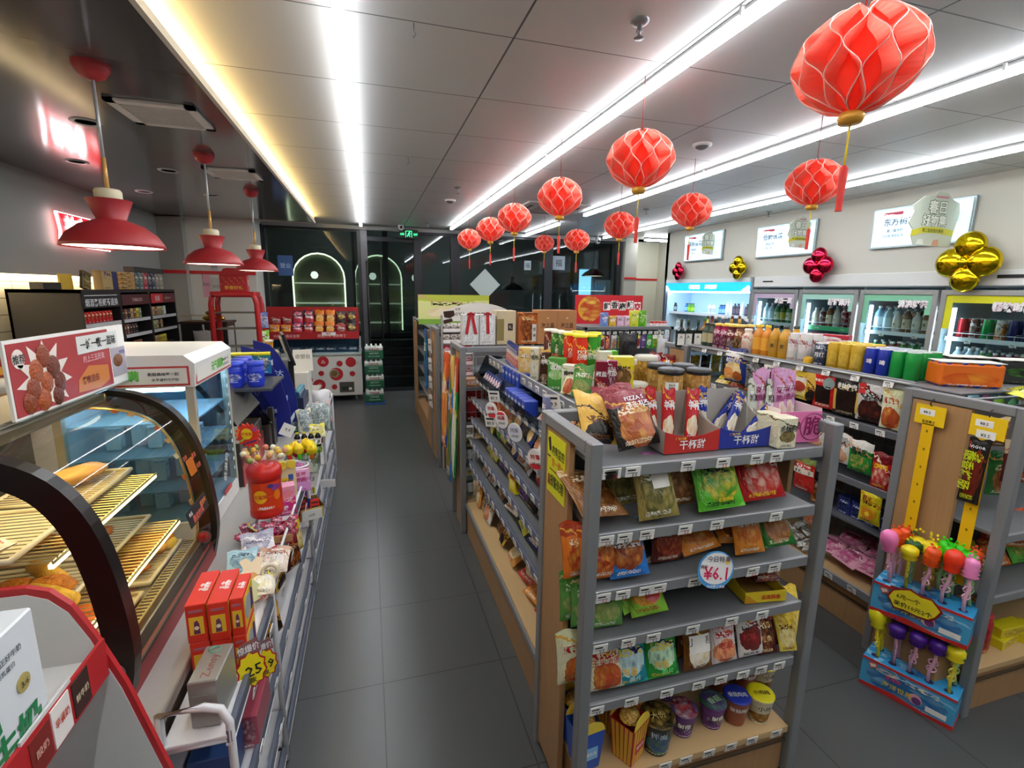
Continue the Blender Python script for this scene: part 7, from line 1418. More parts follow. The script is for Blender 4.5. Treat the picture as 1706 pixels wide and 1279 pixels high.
flatpack('red pack lying under the brown foil pack',-.52,2.24,.685,.12,.10,art('a82028','b82a30','e0c8c0','8a1820','f0e0e0',.7,.5,.3,6),0,-74)
# open red tray of candy, cardboard price flap
ty=thing('candy_tray','open red tray of wrapped candy before the lollipop drum','tray',(-.52,2.48,.682),R(4))
part('tray', M().box(-.105,.105,-.07,.07,0,.004,RED).box(-.105,.105,-.072,-.07,0,.045,mat('b0202a',.45)).box(-.105,.105,.07,.072,0,.05,RED).box(-.107,-.105,-.07,.07,0,.05,RED).box(.105,.107,-.07,.07,0,.05,RED),ty)
part('price_flap', M().box(.03,.11,-.076,-.073,.01,.045,mat('c89060',.6)).text('3元',.02,mat('a82a20',.5),.07,.028,flat(-.078)),ty)
cm_=proto(pouch(.05,.065,.03,art('b82a4a','a82048','e88aa8','5a1830','f0d0d8',.7,.5,.4),nx=5,nz=5)); cm2 = proto(pouch(.05,.065,.03,art('c8b04a','d8c878','5ab8b8','8a2a4a','f0d0d8',.7,.5,.4),nx=5,nz=5))
r_ = random.Random(11)
for i in range(12): spawn(cm2 if i % 4 == 1 else cm_, 'wrapped_candy',('gold and teal' if i % 4 == 1 else 'crimson')+' foil candy heaped in the open red tray','candy',(-.60+.052*(i % 4)+r_.uniform(-.008,.008),2.44+.04*(i//4),.70+.012*(i % 3)),(R(r_.uniform(-80,-50)),0,R(r_.uniform(-90,90))),'foil candies in the open red tray')
# big red lollipop drum
dm=thing('lollipop_drum','big red lollipop drum with a round flower sign above the rack','lollipop drum',(-.555,2.66,.735),R(14))
DR = .078
db=M().lathe([(DR*.92,0),(DR,.006),(DR,.03),(DR*.97,.035),(DR*.97,.20),(DR*1.04,.205),(DR*1.04,.245),(DR*.97,.25),(DR*.9,.262),(.001,.265)], mat('cc2620',.35),28)
part('drum', db, dm)
pl_=M(); A = [(-.9+.2*i) for i in range(10)]
pl_.add([((DR+.001)*math.sin(a),-(DR+.001)*math.cos(a),z) for z in (.045,.19) for a in A],[(i, i+1,i+11,i+10) for i in range(9)], art('d83a1c','d8401c','f0b82a','e06a1c','f4e8d8',2,.5,.01,foil=0))
fn_ = cyl_fn(DR+.001)
disc(pl_, fn_,-.03,.12,.032,.034,mat('f0b81c',.4)); pl_.text('珍宝珠',.024,mat('c8281c',.4),-.03,.12,cyl_fn(DR+.003)).text('FRESH',.020,WHITEINK,-.01,.062,cyl_fn(DR+.003)); disc(pl_, fn_,.045,.16,.022,.018,mat('8a3a8a',.4)); disc(pl_, fn_,.05,.12,.018,.026,mat('e87a1c',.4)); disc(pl_, fn_,.02,.172,.016,.010,mat('3a3a78',.4))
part('label', pl_, dm)
part('sign_pole', M().tube([(-.05,.04,.25),(-.055,.045,.36)],.008,mat('5a4a1c',.5)),dm)
fl=M(); pts = [((.058+.007*math.cos(8*a*math.pi/32*2))*math.cos(a*math.pi/32),(.058+.007*math.cos(8*a*math.pi/32*2))*math.sin(a*math.pi/32)) for a in range(64)]
fl.prism(pts,-.003,.003,mat('d8301c',.4)).lathe([(.028,0),(.028,.001)], mat('f0c81c',.45),20,Tm(-.004,-.0035,.008,0,R(90))).text('珍宝珠',.018,mat('c83018',.5),-.004,.008,flat(-.006)).prism([(-.035,-.036),(-.012,-.018),(-.018,-.012),(-.042,-.030)],-.005,-.003,mat('8ab83a',.5)).prism([(-.03,-.05),(.04,-.03),(.045,-.018),(-.02,-.04)],-.005,-.003,mat('5a2a78',.5)).prism([(-.05,-.01),(-.035,.03),(-.045,.035),(-.056,.0)],-.005,-.003,mat('f0701c',.5)).lathe([(.013,0),(.013,.001)], mat('b83a7a',.5),10,Tm(.036,-.0035,.032,0,R(90)))
part('flower_sign', fl, dm, loc=(-.055,.04,.41),rot=(0,0,R(-30)))
def lolly(ball, stick='e4e0d4'): return proto(M().tube([(0,0,0),(0,0,.055)],.002,mat(stick,.5),5),(('candy', M().lathe([(.001,.05),(.012,.055),(.0155,.066),(.012,.077),(.001,.082)], mat(ball,.35),12)),('wrapper_tail', M().lathe([(.003,.046),(.008,.040),(.004,.05)], mat('d8d0b8',.4),8,cap=False))))
LL = [lolly(c) for c in ('d8a83a','c89060','e0c068','d8d0b0','c87a5a','8a9a4a')]
r_ = random.Random(5)
for i in range(16):
    a = i*2*math.pi/16*1.0; rr = (.055 if i % 2 else .03); x, y = rr*math.cos(a),rr*math.sin(a)
    spawn(LL[i % 6], 'lollipop','%s lollipop standing out of the big red drum lid' % ('amber','tan','pale yellow','cream','rust','olive')[i % 6], 'lollipop',(-.555+x,2.66+y,.993),(R(-40*math.sin(a)+r_.uniform(-12,12)),R(40*math.cos(a)+r_.uniform(-12,12)),0),'lollipops in the drum lid')
hdc=M().box(-.05,.05,-.002,.002,0,.20,mat('d8cc9a',.5)).box(-.035,.03,-.004,-.002,.02,.10,mat('e8c81c',.5)).text('哨子糖',.03,INK,-.01,.075,flat(-.005)).box(.01,.035,-.005,-.003,.09,.12,mat('3a5aa8',.5)).lathe([(.022,0),(.022,.012)], mat('e0c83a',.4),12,Tm(-.015,-.002,.175,0,R(90))).lathe([(.022,0),(.022,.012)], mat('e0c83a',.4),12,Tm(.03,-.002,.178,0,R(90)))
solo('header_card', hdc, 'cream and yellow whistle-candy card behind the lollipop drum','card',(-.485,2.86,.74),(R(-4),0,R(10)))
solo('header_card', M().lathe([(.045,0),(.045,.002)], mat('e0dcd0',.5),6,Tm(0,0,0,0,R(90)),False),'plain white six-sided card behind the lollipop drum','card',(-.555,2.88,.95),(0,0,R(8)))
solo('carton', carton(.085,.07,.16,art('e8a0b8','d83a88','f0a090','e88aa0','f4e0e8',.62,.74,.14,6,0),(('糖',-.01,.04,.03,WHITEINK),)),'magenta candy carton right of the lollipop drum','carton',(-.478,2.78,.682),(0,0,R(12)))
solo('carton', carton(.10,.03,.13,art('e0a8cc','c888c0','e8b0d0','c888c0','8a3060',.62,.5,.01,6,0),(('草莓',0,.10,.03,mat('b8305a',.5)),('糖果',0,.07,.03,mat('b8305a',.5)))),'lilac strawberry candy carton at the rack edge','carton',(-.432,3.02,.70),(R(-10),0,R(14)))
tub=proto(M().lathe([(.055,0),(.062,.11)], glass('e8dce4',.5,.05,.9),18,cap=False),(('rim', M().lathe([(.060,.108),(.066,.112),(.066,.118),(.060,.12)], mat('e8e6e8',.4),18,cap=False)),('filling', M().lathe([(.05,.002),(.056,.085),(.03,.12),(.001,.125)], art('d84a78','c83a8a','e89ac0','8a2a6a','f0d0e0',2,.5,.9,6),16))))
spawn(tub, 'candy_tub','clear tub of pink and violet candies behind the lilac carton','tub',(-.475,3.22,.682))
# clear case of yellow toy lollies
cs=thing('lolly_case','clear case of yellow toy lollies with coloured handles','display case',(-.475,3.46,.682))
part('case', M().box(-.10,.10,-.085,.085,0,.004,mat('c8c0b0',.5)).box(-.102,-.10,-.085,.085,0,.10,CLEAR).box(.10,.102,-.085,.085,0,.10,CLEAR).box(-.10,.10,-.087,-.085,0,.10,CLEAR).box(-.10,.10,.085,.087,0,.10,CLEAR),cs)
part('price_label', M().box(-.06,.07,-.09,-.088,.01,.075,mat('c8bca8',.55)).text('3.5元',.026,mat('7a6a4a',.5),.0,.042,flat(-.092)),cs)
def toy(h_, m_): return proto(M().tube([(0,0,0),(0,0,.09)],.004,mat('e8e4d8',.4),6).lathe([(.012,.085),(.015,.10),(.012,.12)], mat(h_,.35),10),(('head', M().lathe([(.012,.118),(.026,.128),(.031,.148),(.028,.168),(.016,.182),(.001,.188)], mat(m_,.3),14)),('stripes', M().lathe([(.0318,.140),(.032,.150),(.030,.158)], mat('c8a80c',.35),14,cap=False)),('ears', M().lathe([(.001,-.008),(.009,0),(.001,.009)], mat(m_,.3),8,Tm(-.018,0,.180)).lathe([(.001,-.008),(.009,0),(.001,.009)], mat(m_,.3),8,Tm(.018,0,.180)))))
TY = [toy('d82a20','f0d010'),toy('58c828','f0d010'),toy('f07818','f0d010'),toy('d82a20','f0cc28')]
for i,(dx, dy, k) in enumerate(((-.06,-.05,0),(0,-.055,1),(.06,-.05,2),(-.03,.0,3),(.035,.01,1),(.07,.03,2),(-.06,.05,0),(.01,.06,3))):
    spawn(TY[k], 'toy_lolly','yellow toy lolly with %s handle, %s place in the clear case' % (('a red','a green','an orange','a deep red')[k], ORD[i]),'lollipop',(-.475+dx,3.46+dy,.687),(R(random.uniform(-8,8)),R(random.uniform(-8,8)),R(40*i)),'yellow toy lollies in the clear case')
for i in range(5): solo('candy_roll', pouch(.045,.09,.03,art('a8c83a','98c030','e0d83a','6a9a20','3a5a10',.7,.5,.4),nx=5,nz=6),'%s green and yellow candy roll behind the toy lolly case' % ORD[i], 'candy',(-.56+.035*i,3.66,.72),(R(-50),0,R(10)))
solo('carton', carton(.08,.10,.05,art('e0b8b8','e8d8d0','c83a4a','f0e8e0','a82a3a',.7,.5,.3,6,0)),'flat pink and white carton beyond the candy rolls','carton',(-.53,3.82,.682)); solo('carton', carton(.06,.10,.05,art('c84a58','b83a48','e0c0b8','8a2a38','f0e0e0',.7,.5,.3,6,0)),'flat red carton beyond the candy rolls','carton',(-.455,3.82,.682))
sauce = btl(mat('1a1614',.15),mat('d8c840',.4),mat('e4e0d8',.5),.022,.115,.5,txt='油')
for i in range(5): spawn(sauce, 'bottle','%s dark sauce bottle from the aisle beyond the flat cartons' % ORD[i], 'bottle',(-.425-.05*i,3.98,.682),(0,0,R(10)))
solo('carton', carton(.11,.16,.05,art('2a3a30','1f4a38','8ad0a0','1c3028','c8f0d8',.7,.5,.3,6,0)),'dark green carton on the counter behind the sauce bottles','carton',(-.63,4.06,CT),(0,0,R(8)))
flatpack('yellow and clear pack beyond the sauce bottles',-.44,4.16,.70,.12,.13,art('e0d83a','d8d898','f0f0e0','b8b03a','3a3a10',.6,.5,.4,6),10,-50)
solo('white_bag', pouch(.16,.24,.12,mat('d6d6d8',.4,bump=.4,bscale=25),seed=9),'crumpled white plastic bag at the far end of the rack','bag',(-.47,4.9,.70),(R(-10),0,R(10)))
for i,(x, y, c1,lb) in enumerate(((-.43,4.42,'a8c0b8','clear green tinted candy bag near the far end of the rack'),(-.50,4.60,'b8c8c8','second clear tinted candy bag near the far end of the rack'),(-.42,4.66,'c8a8a8','clear rose tinted candy bag near the far end of the rack'),(-.55,4.40,'d0c8a8','clear straw tinted candy bag beside the blue stand'),(-.44,5.06,'c0b8b8','clear candy bag hung at the very end of the rack'))):
    solo('candy_bag', pouch(.13,.19,.07,art(c1,c1,'e8eeee','6a7a7a','3a4a4a',2,.5,.6,12),seed=i+4),lb, 'candy bag',(x, y,.69),(R(-20),0,R(10*i)))
for o_ in list(COL.objects)[_n0:]:                                  # the further shelves stand level with the counter top
    if o_.parent is None and o_.location.y > 1.85 and o_.location.z > .66 and o_.location.x > -.62:
        o_.location = (o_.location.x*.907,o_.location.y*.907,o_.location.z+.118); o_.scale = (.94,.94,.94)
# things hung on the lower tiers and the aisle side
seqr = ['wine','pinkw','gold','orange','yellow','red','pink','violet','silver','navy','lime','green','redw','white']
for i in range(14):
    y = 1.95+.23*i; kk = seqr[i]
    bag(kk,.13,.14,.045,(-.468,y,.455),(R(-15),0,R(80)),'%s on the second rack tier, %s from the near end' % (BAGS[kk][0], ORD[i]),seed=i % 4)
    kk = seqr[(i*5+3) % 14]; bag(kk,.13,.12,.045,(-.468,y+.05,.245),(R(-18),0,R(80)),'%s on the third rack tier, %s from the near end' % (BAGS[kk][0], ORD[i]),seed=(i+1) % 4)
bag('gold',.10,.16,.04,(-.425,1.98,.50),(R(-10),0,R(60)),'amber snack bag hanging at the rack edge behind the lower price burst', seed=2,name='hanging_bag')
for i, y in enumerate((2.5,2.62)): bag(('wine','yellow')[i],.11,.17,.05,(-.42,y,.50+.02*i),(R(-6),0,R(60)),('crimson candy bag hung at the rack edge','yellow candy bag hung at the rack edge')[i], seed=i, name='hanging_bag')
bx_=thing('toy_box','open brown box of red and blue toys hung on the rack edge','box',(-.40,3.0,.555),R(20))
part('box', M().box(-.06,.07,-.07,.07,0,.003,mat('8a6a30',.6)).box(-.06,.07,-.073,-.07,0,.07,mat('c8b060',.6)).box(-.06,.07,.07,.073,0,.09,mat('8a6a30',.6)).box(.07,.073,-.07,.07,0,.08,mat('8a6a30',.6)),bx_); part('price_paper', M().box(-.055,.06,-.078,-.075,.0,.062,PAPER).text('10元',.02,INK,0,.03,flat(-.080)),bx_)
for i,(dx, c, lb) in enumerate(((-.03,'c82a20','red grid-patterned toy in the open brown box'),(.03,'d83020','second red grid-patterned toy in the open brown box'),(.0,'1c3a9a','blue toy between the red ones in the open brown box'))): solo('toy', M().prism([(-.03,0),(.03,0),(.024,.07),(-.024,.07)],-.012,.012,mat(c,.4)).box(-.02,.02,-.0135,-.012,.02,.03,mat('2a1c1c',.5)).box(-.02,.02,-.0135,-.012,.045,.055,mat('2a1c1c',.5)),lb, 'toy',(-.395+dx,3.0+.01*i,.575),(R(-16),R(14*i-10),R(20)))
def paper(lb, x, y, z, w, h, txt, rot): solo('price_paper', M().box(-w/2,w/2,-.001,.001,-h/2,h/2,PAPER).text(txt, h*.36,INK,0,h*.05,flat(-.0025),maxw=w*.8),lb, 'price card',(x, y, z),rot)
paper('white price paper tied to the rack edge beside the lilac carton',-.392,3.16,.72,.085,.10,'4.5',(0,R(14),R(30)))
paper('white price paper on the counter end before the blue stand',-.60,3.72,.90,.09,.09,'9.9',(0,R(30),R(14)))
solo('aisle_flag', M().box(0,.11,-.001,.001,0,.055,mat('e0e0de',.5)).box(0,.11,-.002,.002,.05,.058,WHITE),'white plastic tag sticking out from the rack into the aisle','tag',(-.392,3.62,.48),(0,0,R(-8)))
solo('lighter', M().box(-.008,.008,-.006,.006,0,.06,mat('d8d020',.35),.003).box(-.007,.007,-.005,.005,.06,.078,STEEL),'yellow lighter hung on the rack edge','lighter',(-.388,3.22,.60),(0,0,R(20)))
# ================================================================ curved glass hot-food showcase
HY0,HY1,HX = 1.40,2.16,-1.22
prof0 = [(-.665,.80),(-.640,.93),(-.645,1.08),(-.668,1.24),(-.705,1.36),(-.765,1.45),(-.85,1.505),(-.95,1.53),(-1.08,1.54),(-1.22,1.54)]
prof = []
for i_ in range(len(prof0)-1):
    q0,q1,q2,q3 = prof0[max(0,i_-1)], prof0[i_], prof0[i_+1], prof0[min(len(prof0)-1,i_+2)]
    for t_ in (0,.34,.67): prof.append(tuple(.5*(2*q1[k]+(q2[k]-q0[k])*t_+(2*q0[k]-5*q1[k]+4*q2[k]-q3[k])*t_*t_+(3*q1[k]-q0[k]-3*q2[k]+q3[k])*t_**3) for k in (0,1)))
prof.append(prof0[-1])
hs=thing('hot_food_showcase','curved glass hot-food showcase with black side arms on the counter','food showcase',(0,0,CT))
STL=mat('b8b4a8',.28,.75); GOLD=mat('c8b070',.3,.7)
def off(pr, d):
    o = []
    for i,(x, z) in enumerate(pr):
        a, b = pr[max(0,i-1)], pr[min(len(pr)-1,i+1)]; tx, tz = b[0]-a[0], b[1]-a[1]; l = math.hypot(tx, tz); o.append((x-tz/l*d, z+tx/l*d))
    return o
pz = [(x, z-CT) for x, z in prof]; inn = [(x, max(.0,z)) for x, z in off(pz,-.062)]
inn = off(pz,.066)
if inn[12][0] > pz[12][0]: inn = off(pz,-.066)
for nm, y in (('near', HY0),('far', HY1)):
    part('side_arm', M().prism(pz+inn[::-1], y-.022,y+.022,BLACK),hs)
    part('arm_knob', M().lathe([(.022,0),(.024,.008),(.02,.014),(.001,.015)], mat('a8242a',.35),18,Tm(-.69,y-.022,.10,0,R(90))).lathe([(.026,0),(.028,.004)], STEEL,18,Tm(-.69,y-.022,.10,0,R(90))),hs)
ng = len(prof); gx=M(); gv = [(x, y, z) for y in (HY0+.02,HY1-.02) for x, z in off(pz,.012 if inn == off(pz,.066) else -.012)]
gx.add(gv,[(i, i+1,ng+i+1,ng+i) for i in range(ng-1)], glass('ece8d8',.30,.03,.94),True); part('curved_glass', gx, hs)
ed = off(pz,.070 if inn == off(pz,.066) else -.070)
part('gold_edge', M().tube([(x, HY1-.03,z) for x, z in ed],.005,GOLD,6).tube([(x, HY0+.03,z) for x, z in ed],.005,GOLD,6),hs)
part('base', M().box(HX,-.70,HY0,HY1,.0,.085,STL,.004),hs)
skirt=M().box(-.672,-.660,HY0,HY1,.0,.075,mat('8c2c30',.45)).box(-.655,-.650,HY0,HY1,.075,.085,mat('1c1c1a',.4)); part('red_skirt', skirt, hs)
part('back_doors', M().box(HX-.01,HX, HY0,HY1,.08,.72,glass('d8d4c4',.4,.03,.8)),hs); part('roof', M().box(HX,-.98,HY0,HY1,.722,.738,STL,.003),hs)
part('front_vent', M().box(-.745,-.705,HY0+.06,HY1-.06,.085,.115,mat('b8a870',.35,.5),.003),hs)
for k in range(34): y = HY0+.08+k*(HY1-HY0-.16)/33; part('vent_slot', M().box(-.740,-.710,y-.005,y+.005,.1148,.1162,mat('3a3424',.6)),hs)
WARM=mat('fff2c8',.4,emit=13,ecol='ffdc90')
part('lamp_bar', M().box(-1.0,-.97,HY0+.05,HY1-.05,.700,.715,WARM),hs); part('added_lamp_hood', M().box(-1.02,-.962,HY0+.03,HY1-.03,.7152,.7215,STL).box(-.966,-.962,HY0+.03,HY1-.03,.690,.7152,STL),hs)  # hood added to keep the bright lamp bar hidden from the camera side
for z, x1 in ((.20,-.76),(.40,-.82)):
    w_=M()
    for k in range(30): y = HY0+.06+k*(HY1-HY0-.12)/29; w_.tube([(HX+.03,y, z),(x1,y, z)],.0025,mat('c8bc90',.3,.7),4)
    for x in (HX+.03,x1,(HX+x1)/2): w_.tube([(x, HY0+.05,z),(x, HY1-.05,z)],.004,mat('c8bc90',.3,.7),5)
    part('wire_rack', w_, hs); part('lit_shelf_edge', M().box(x1-.012,x1,HY0+.05,HY1-.05,z-.016,z-.004,mat('fff2c8',.4,emit=3.0,ecol='ffe09a')),hs)
st = Matrix.Rotation(R(90),4,'Z')
tagb=M().box(-.10,.10,-.0010,.0010,-.03,.03,mat('1e1e24',.5)).text('趁热吃',.022,mat('e8884a',.5),.06,.008,flat(-.002)).text('脆皮炸鸡',.028,mat('e06858',.5),-.01,-.012,flat(-.002),maxw=.11).text('新品',.016,WHITEINK,-.07,.014,flat(-.002))
part('glass_sticker', tagb, hs, loc=(-.640,1.95,.30),rot=(R(-12),0,R(90)))
for k in range(5): part('glass_sticker', M().tube([(-.02+.012*k,0,-.03),(-.026+.012*k,0,.03)],.004,mat('c8722a',.4),4),hs, loc=(-.655,1.98,.46),rot=(R(-10),0,R(90)))
for s_, sz, x_, z_ in (('薯条',.022,.045,.03),('鸡排',.022,.06,-.015),('热狗',.018,-.035,.045)): part('glass_lettering', M().text(s_, sz, mat('c85a4a',.5),x_, z_, flat(-.002)),hs, loc=(-.655,1.98,.46),rot=(R(-10),0,R(90)))
for k in range(8): part('edge_sticker', M().box(-.014,.014,-.001,.001,-.01,.01,mat(('c8a070','b05a30','e0d8c0')[k % 3],.5)),hs, loc=(ed[6+2*k][0]+.004,HY1-.06,ed[6+2*k][1]),rot=(R(-20-7*k),0,R(90)))
# trays and food
def tray(lb, x, y, z, w, l):
    t=thing('food_tray', lb, 'tray',(x, y, z)); m_=mat('d8d0b4',.35)
    part('tray', M().box(-w/2,w/2,-l/2,l/2,0,.006,m_,.002).tube([(-w/2,-l/2,.012),(w/2,-l/2,.012),(w/2,l/2,.012),(-w/2,l/2,.012)],.008,m_,6,closed=True),t)
    g=M()
    for k in range(14): yy = -l/2+.02+k*(l-.04)/13; g.tube([(-w/2+.01,yy,.014),(w/2-.01,yy,.014)],.0018,mat('b8b0a0',.3,.8),4)
    part('wire_grid', g, t)
TR = [(-.87,1.60,.890,.20,.32),(-.87,1.97,.890,.20,.30),(-1.02,1.62,1.005,.30,.34),(-1.02,1.98,1.005,.30,.30),(-1.05,1.62,1.206,.28,.34),(-1.05,1.98,1.206,.28,.30)]
for i, a in enumerate(TR): tray(['near front food tray at the bottom of the showcase','far front food tray at the bottom of the showcase','near food tray on the lower wire rack','far food tray on the lower wire rack','near food tray on the upper wire rack','far food tray on the upper wire rack'][i], *a)
def lump(s, m_, seed, el=1.6):
    r = random.Random(seed); b=M(); n, k = 12,8; vs_, fs_ = [],[]
    for j in range(k+1):
        for i in range(n):
            a, e = 2*math.pi*i/n,-math.pi/2+math.pi*j/k; q = 1+r.uniform(-.16,.16)
            vs_.append((s*el*q*math.cos(e)*math.cos(a),s*q*math.cos(e)*math.sin(a),s*.62*(1+q*math.sin(e)*.8)))
    for j in range(k):
        for i in range(n): fs_.append((j*n+i, j*n+(i+1) % n,(j+1)*n+(i+1) % n,(j+1)*n+i))
    return b.add(vs_, fs_, m_, True)
CRISP=mat('c87a24',.5,bump=.8,bscale=90); DKC=mat('9a5a1c',.5,bump=.8,bscale=90); ORG=mat('d86a1c',.5,bump=.9,bscale=110); TAN=mat('c89a4a',.5,bump=.4,bscale=40)
lumps = {'c': [lump(.042,CRISP, i) for i in range(3)], 'd': [lump(.036,DKC, i+5) for i in range(3)], 'o': [lump(.034,ORG, i+9,1.2) for i in range(3)], 't': [lump(.04,TAN, i+13,2.0) for i in range(2)]}
FN = {'c': 'golden fried chicken piece','d': 'brown fried chicken piece','o': 'orange fried chicken bite','t': 'tan fried cutlet'}
lm = {k: [m_.mesh('fried_piece') for m_ in v] for k, v in lumps.items()}
r_ = random.Random(21)
def food(k, x, y, z, where, n): tag(link('fried_piece', lm[k][n % len(lm[k])], None,(x, y, z),(0,0,R(r_.uniform(0,180)))),FN[k]+' on '+where, 'fried food', FN[k]+'s in the showcase')
for i in range(9): food('o',-.93+.05*(i % 3),1.50+.065*(i//3),.908+.012*(i % 2),'the near front tray of the showcase', i)
for i in range(4): food('d',-.90+.06*(i % 2),1.88+.08*(i//2),.908,'the far front tray, dark crumbed', i)
for i in range(4): food('t' if i < 2 else 'c',-.90+.06*(i % 2),2.03+.05*(i//2),.912,'the far front tray at its far end', i)
for i in range(6): food('c',-.93-.09*(i % 3),1.52+.10*(i//3),1.022,'the near lower rack tray', i)
for i in range(3): food('d',-.96-.09*i,1.94,1.022,'the far lower rack tray', i)
solo('corn_cob', M().lathe([(.001,-.09),(.022,-.08),(.027,0),(.022,.08),(.001,.09)], mat('e0b030',.4,bump=.6,bscale=160),14,Tm(0,0,.026,0,R(90))),'yellow corn cob lying at the front of the near lower rack tray','corn',(-.90,1.56,1.022),(0,0,R(60)))
solo('corn_cob', M().lathe([(.001,-.09),(.02,-.08),(.026,0),(.02,.08),(.001,.09)], mat('d8a83a',.4,bump=.6,bscale=160),14,Tm(0,0,.026,0,R(90))),'paler corn cob behind the first one on the near lower rack tray','corn',(-.98,1.70,1.022),(0,0,R(50)))
solo('bread_bun', lump(.055,mat('d8a860',.4),31,1.9),'long tan bun on the far upper rack tray','bun',(-1.02,2.0,1.222),(0,0,R(60)))
wb_ = pouch(.09,.22,.05,art('f0dc30','e8dcc8','d88a7a','f0e8d8','c84a3a',.72,.35,.2,4)); solo('wrapped_roll', wb_, 'yellow and white wrapped roll on the near upper rack tray','wrapped roll',(-.93,1.46,1.245),(R(-88),0,R(70)))
solo('lemon', M().lathe([(.001,-.035),(.02,-.025),(.028,0),(.02,.025),(.001,.035)], mat('d8c050',.45),14,Tm(0,0,.026,0,R(90))),'pale yellow lemon at the far corner of the showcase floor','lemon',(-.80,2.09,.886),(0,0,0))
solo('blue_card', M().box(-.03,.03,-.002,.002,0,.03,mat('3a78b8',.5)),'small blue card on the near lower rack of the showcase','card',(-.92,1.44,1.023),(0,0,R(70)))
# ---- fried-chicken sign board on top of the showcase
cb=thing('menu_board','red fried-chicken picture board standing on top of the showcase','sign board',(-.955,1.975,1.540),R(90)); cb.scale = (.92,1,1); RB=mat('a8383c',.45)
f=M().box(-.37,.37,-.004,.004,0,.225,PAPER).box(-.36,.23,-.006,-.004,.008,.215,RB)
c0 = (-.20,.10)
pts = []
for i in range(22):
    a = 2*math.pi*i/22+.1; r = .145 if i % 2 else .085; pts.append((c0[0]+r*math.cos(a),max(.012,min(.212,c0[1]+r*.82*math.sin(a)))))
f.prism(pts,-.0072,-.006,mat('e4dcd4',.5))
CH_ = [mat('8a3c18',.35,bump=.6,bscale=120),mat('a85020',.35,bump=.6,bscale=120),mat('6a2c14',.35,bump=.6,bscale=120)]
for i,(x, z, s) in enumerate(((-.20,.165,.036),(-.245,.125,.036),(-.155,.125,.038),(-.27,.075,.036),(-.20,.085,.034),(-.13,.075,.034),(-.295,.04,.034),(-.225,.038,.036),(-.15,.036,.032))):
    f.lathe([(s,0),(s*.8,.003),(s*.4,.005),(.001,.0055)], CH_[i % 3],12,Tm(x,-.0074,z,0,R(90)))
f.lathe([(.028,0),(.028,.001)], mat('e8e0d8',.5),16,Tm(-.318,-.0062,.170,0,R(90))).text('推荐',.028,INK,-.318,.170,flat(-.009))
f.box(.0,.30,-.0075,-.006,.145,.205,mat('d8dcd8',.5)).text('一城一夜一滋味',.038,INK,.15,.175,flat(-.009),maxw=.27)
f.text('约上三五好友',.026,mat('e8b8c0',.5),.105,.125,flat(-.0075),maxw=.16).prism([(-.03,.02),(.12,.012),(.20,.03),(.20,.085),(.06,.10),(-.02,.06)],-.0075,-.006,mat('c87a3a',.45)).text('宵夜自由',.030,mat('7a2a1c',.5),.06,.055,flat(-.009),maxw=.14)
f.box(.24,.36,-.0055,-.004,.03,.14,mat('a8a4b0',.5)).lathe([(.042,0),(.03,.003),(.001,.005)], mat('7a4a24',.5,bump=.5,bscale=90),14,Tm(.29,-.0056,.09,0,R(90)) @ Matrix.Diagonal((1,.6,1,1))).text('夜宵套餐',.016,mat('6a5ab0',.5),.33,.12,flat(-.007),maxw=.05)
part('picture_panel', f, cb); part('acrylic_foot', M().box(-.375,.375,-.02,.02,-.001,.001,CLEAR),cb)
# ================================================================ white countertop display fridge
fg=thing('display_fridge','white countertop display fridge with green lettering on its canopy','fridge',(-.985,2.60,CT)); FWt=mat('dcdcd8',.35); FX, FY = .255,.275
part('canopy', M().prism([(-FX-.01,.70),(FX+.012,.70),(FX+.018,.80),(FX-.02,.835),(-FX,.838)],-FY-.012,FY+.012,FWt),fg)
for rz, hw, dp in ((0,FX, FY+.013),(90,FY, FX+.014)):
    T_ = Matrix.Rotation(R(rz),4,'Z'); tl = Matrix.Identity(4)
    b=M().box(-hw+.004,hw-.004,-dp-.001,-dp+.006,.708,.79,mat('b83a38',.45),T=T_).box(-hw+.012,hw-.012,-dp-.0025,-dp,.716,.782,mat('d8d8d0',.45),T=T_)
    b.text('元气满满',.046,mat('58b838',.45),(.03 if rz else -.02),.752,flat(-dp-.004),T=T_, maxw=.26,bold=.03).text('新鲜美味每一刻',.016,INK, hw*.62,.758,flat(-dp-.004),T=T_, maxw=.13).text('从早餐时光开始',.014,INK, hw*.64,.735,flat(-dp-.004),T=T_, maxw=.12)
    part('canopy_print', b, fg)
for a in ((-FX,-FY),(FX-.03,-FY),(-FX, FY-.03),(FX-.03,FY-.03)): part('corner_post', M().box(a[0], a[0]+.03,a[1], a[1]+.03,.08,.70,mat('b8b4a4',.4,.3)),fg)
part('base', M().box(-FX, FX,-FY, FY,0,.09,FWt,.006),fg); part('back_panel', M().box(-FX,-FX+.015,-FY+.03,FY-.03,.09,.7,mat('c8d8e4',.4)),fg)
part('pane', M().box(FX-.008,FX-.003,-FY+.03,FY-.03,.09,.70,glass('d8eaf4',.35,.02,.92)),fg); part('pane', M().box(-FX+.03,FX-.03,-FY+.003,-FY+.008,.09,.70,glass('d8eaf4',.35,.02,.92)),fg); part('pane', M().box(-FX+.03,FX-.03,FY-.008,FY-.003,.09,.70,glass('d8eaf4',.35,.02,.92)),fg)
part('light_bar', M().box(-FX+.05,FX-.05,-FY+.03,-FY+.05,.675,.69,mat('ffffff',.4,emit=12,ecol='cfeaff')).box(FX-.05,FX-.035,-FY+.05,FY-.05,.675,.69,mat('ffffff',.4,emit=12,ecol='cfeaff')),fg)
for z in (.22,.38,.53): part('glass_shelf', M().box(-FX+.02,FX-.025,-FY+.03,FY-.03,z, z+.008,mat('d4e8f2',.25,alpha=.45)),fg)
sk_=M()
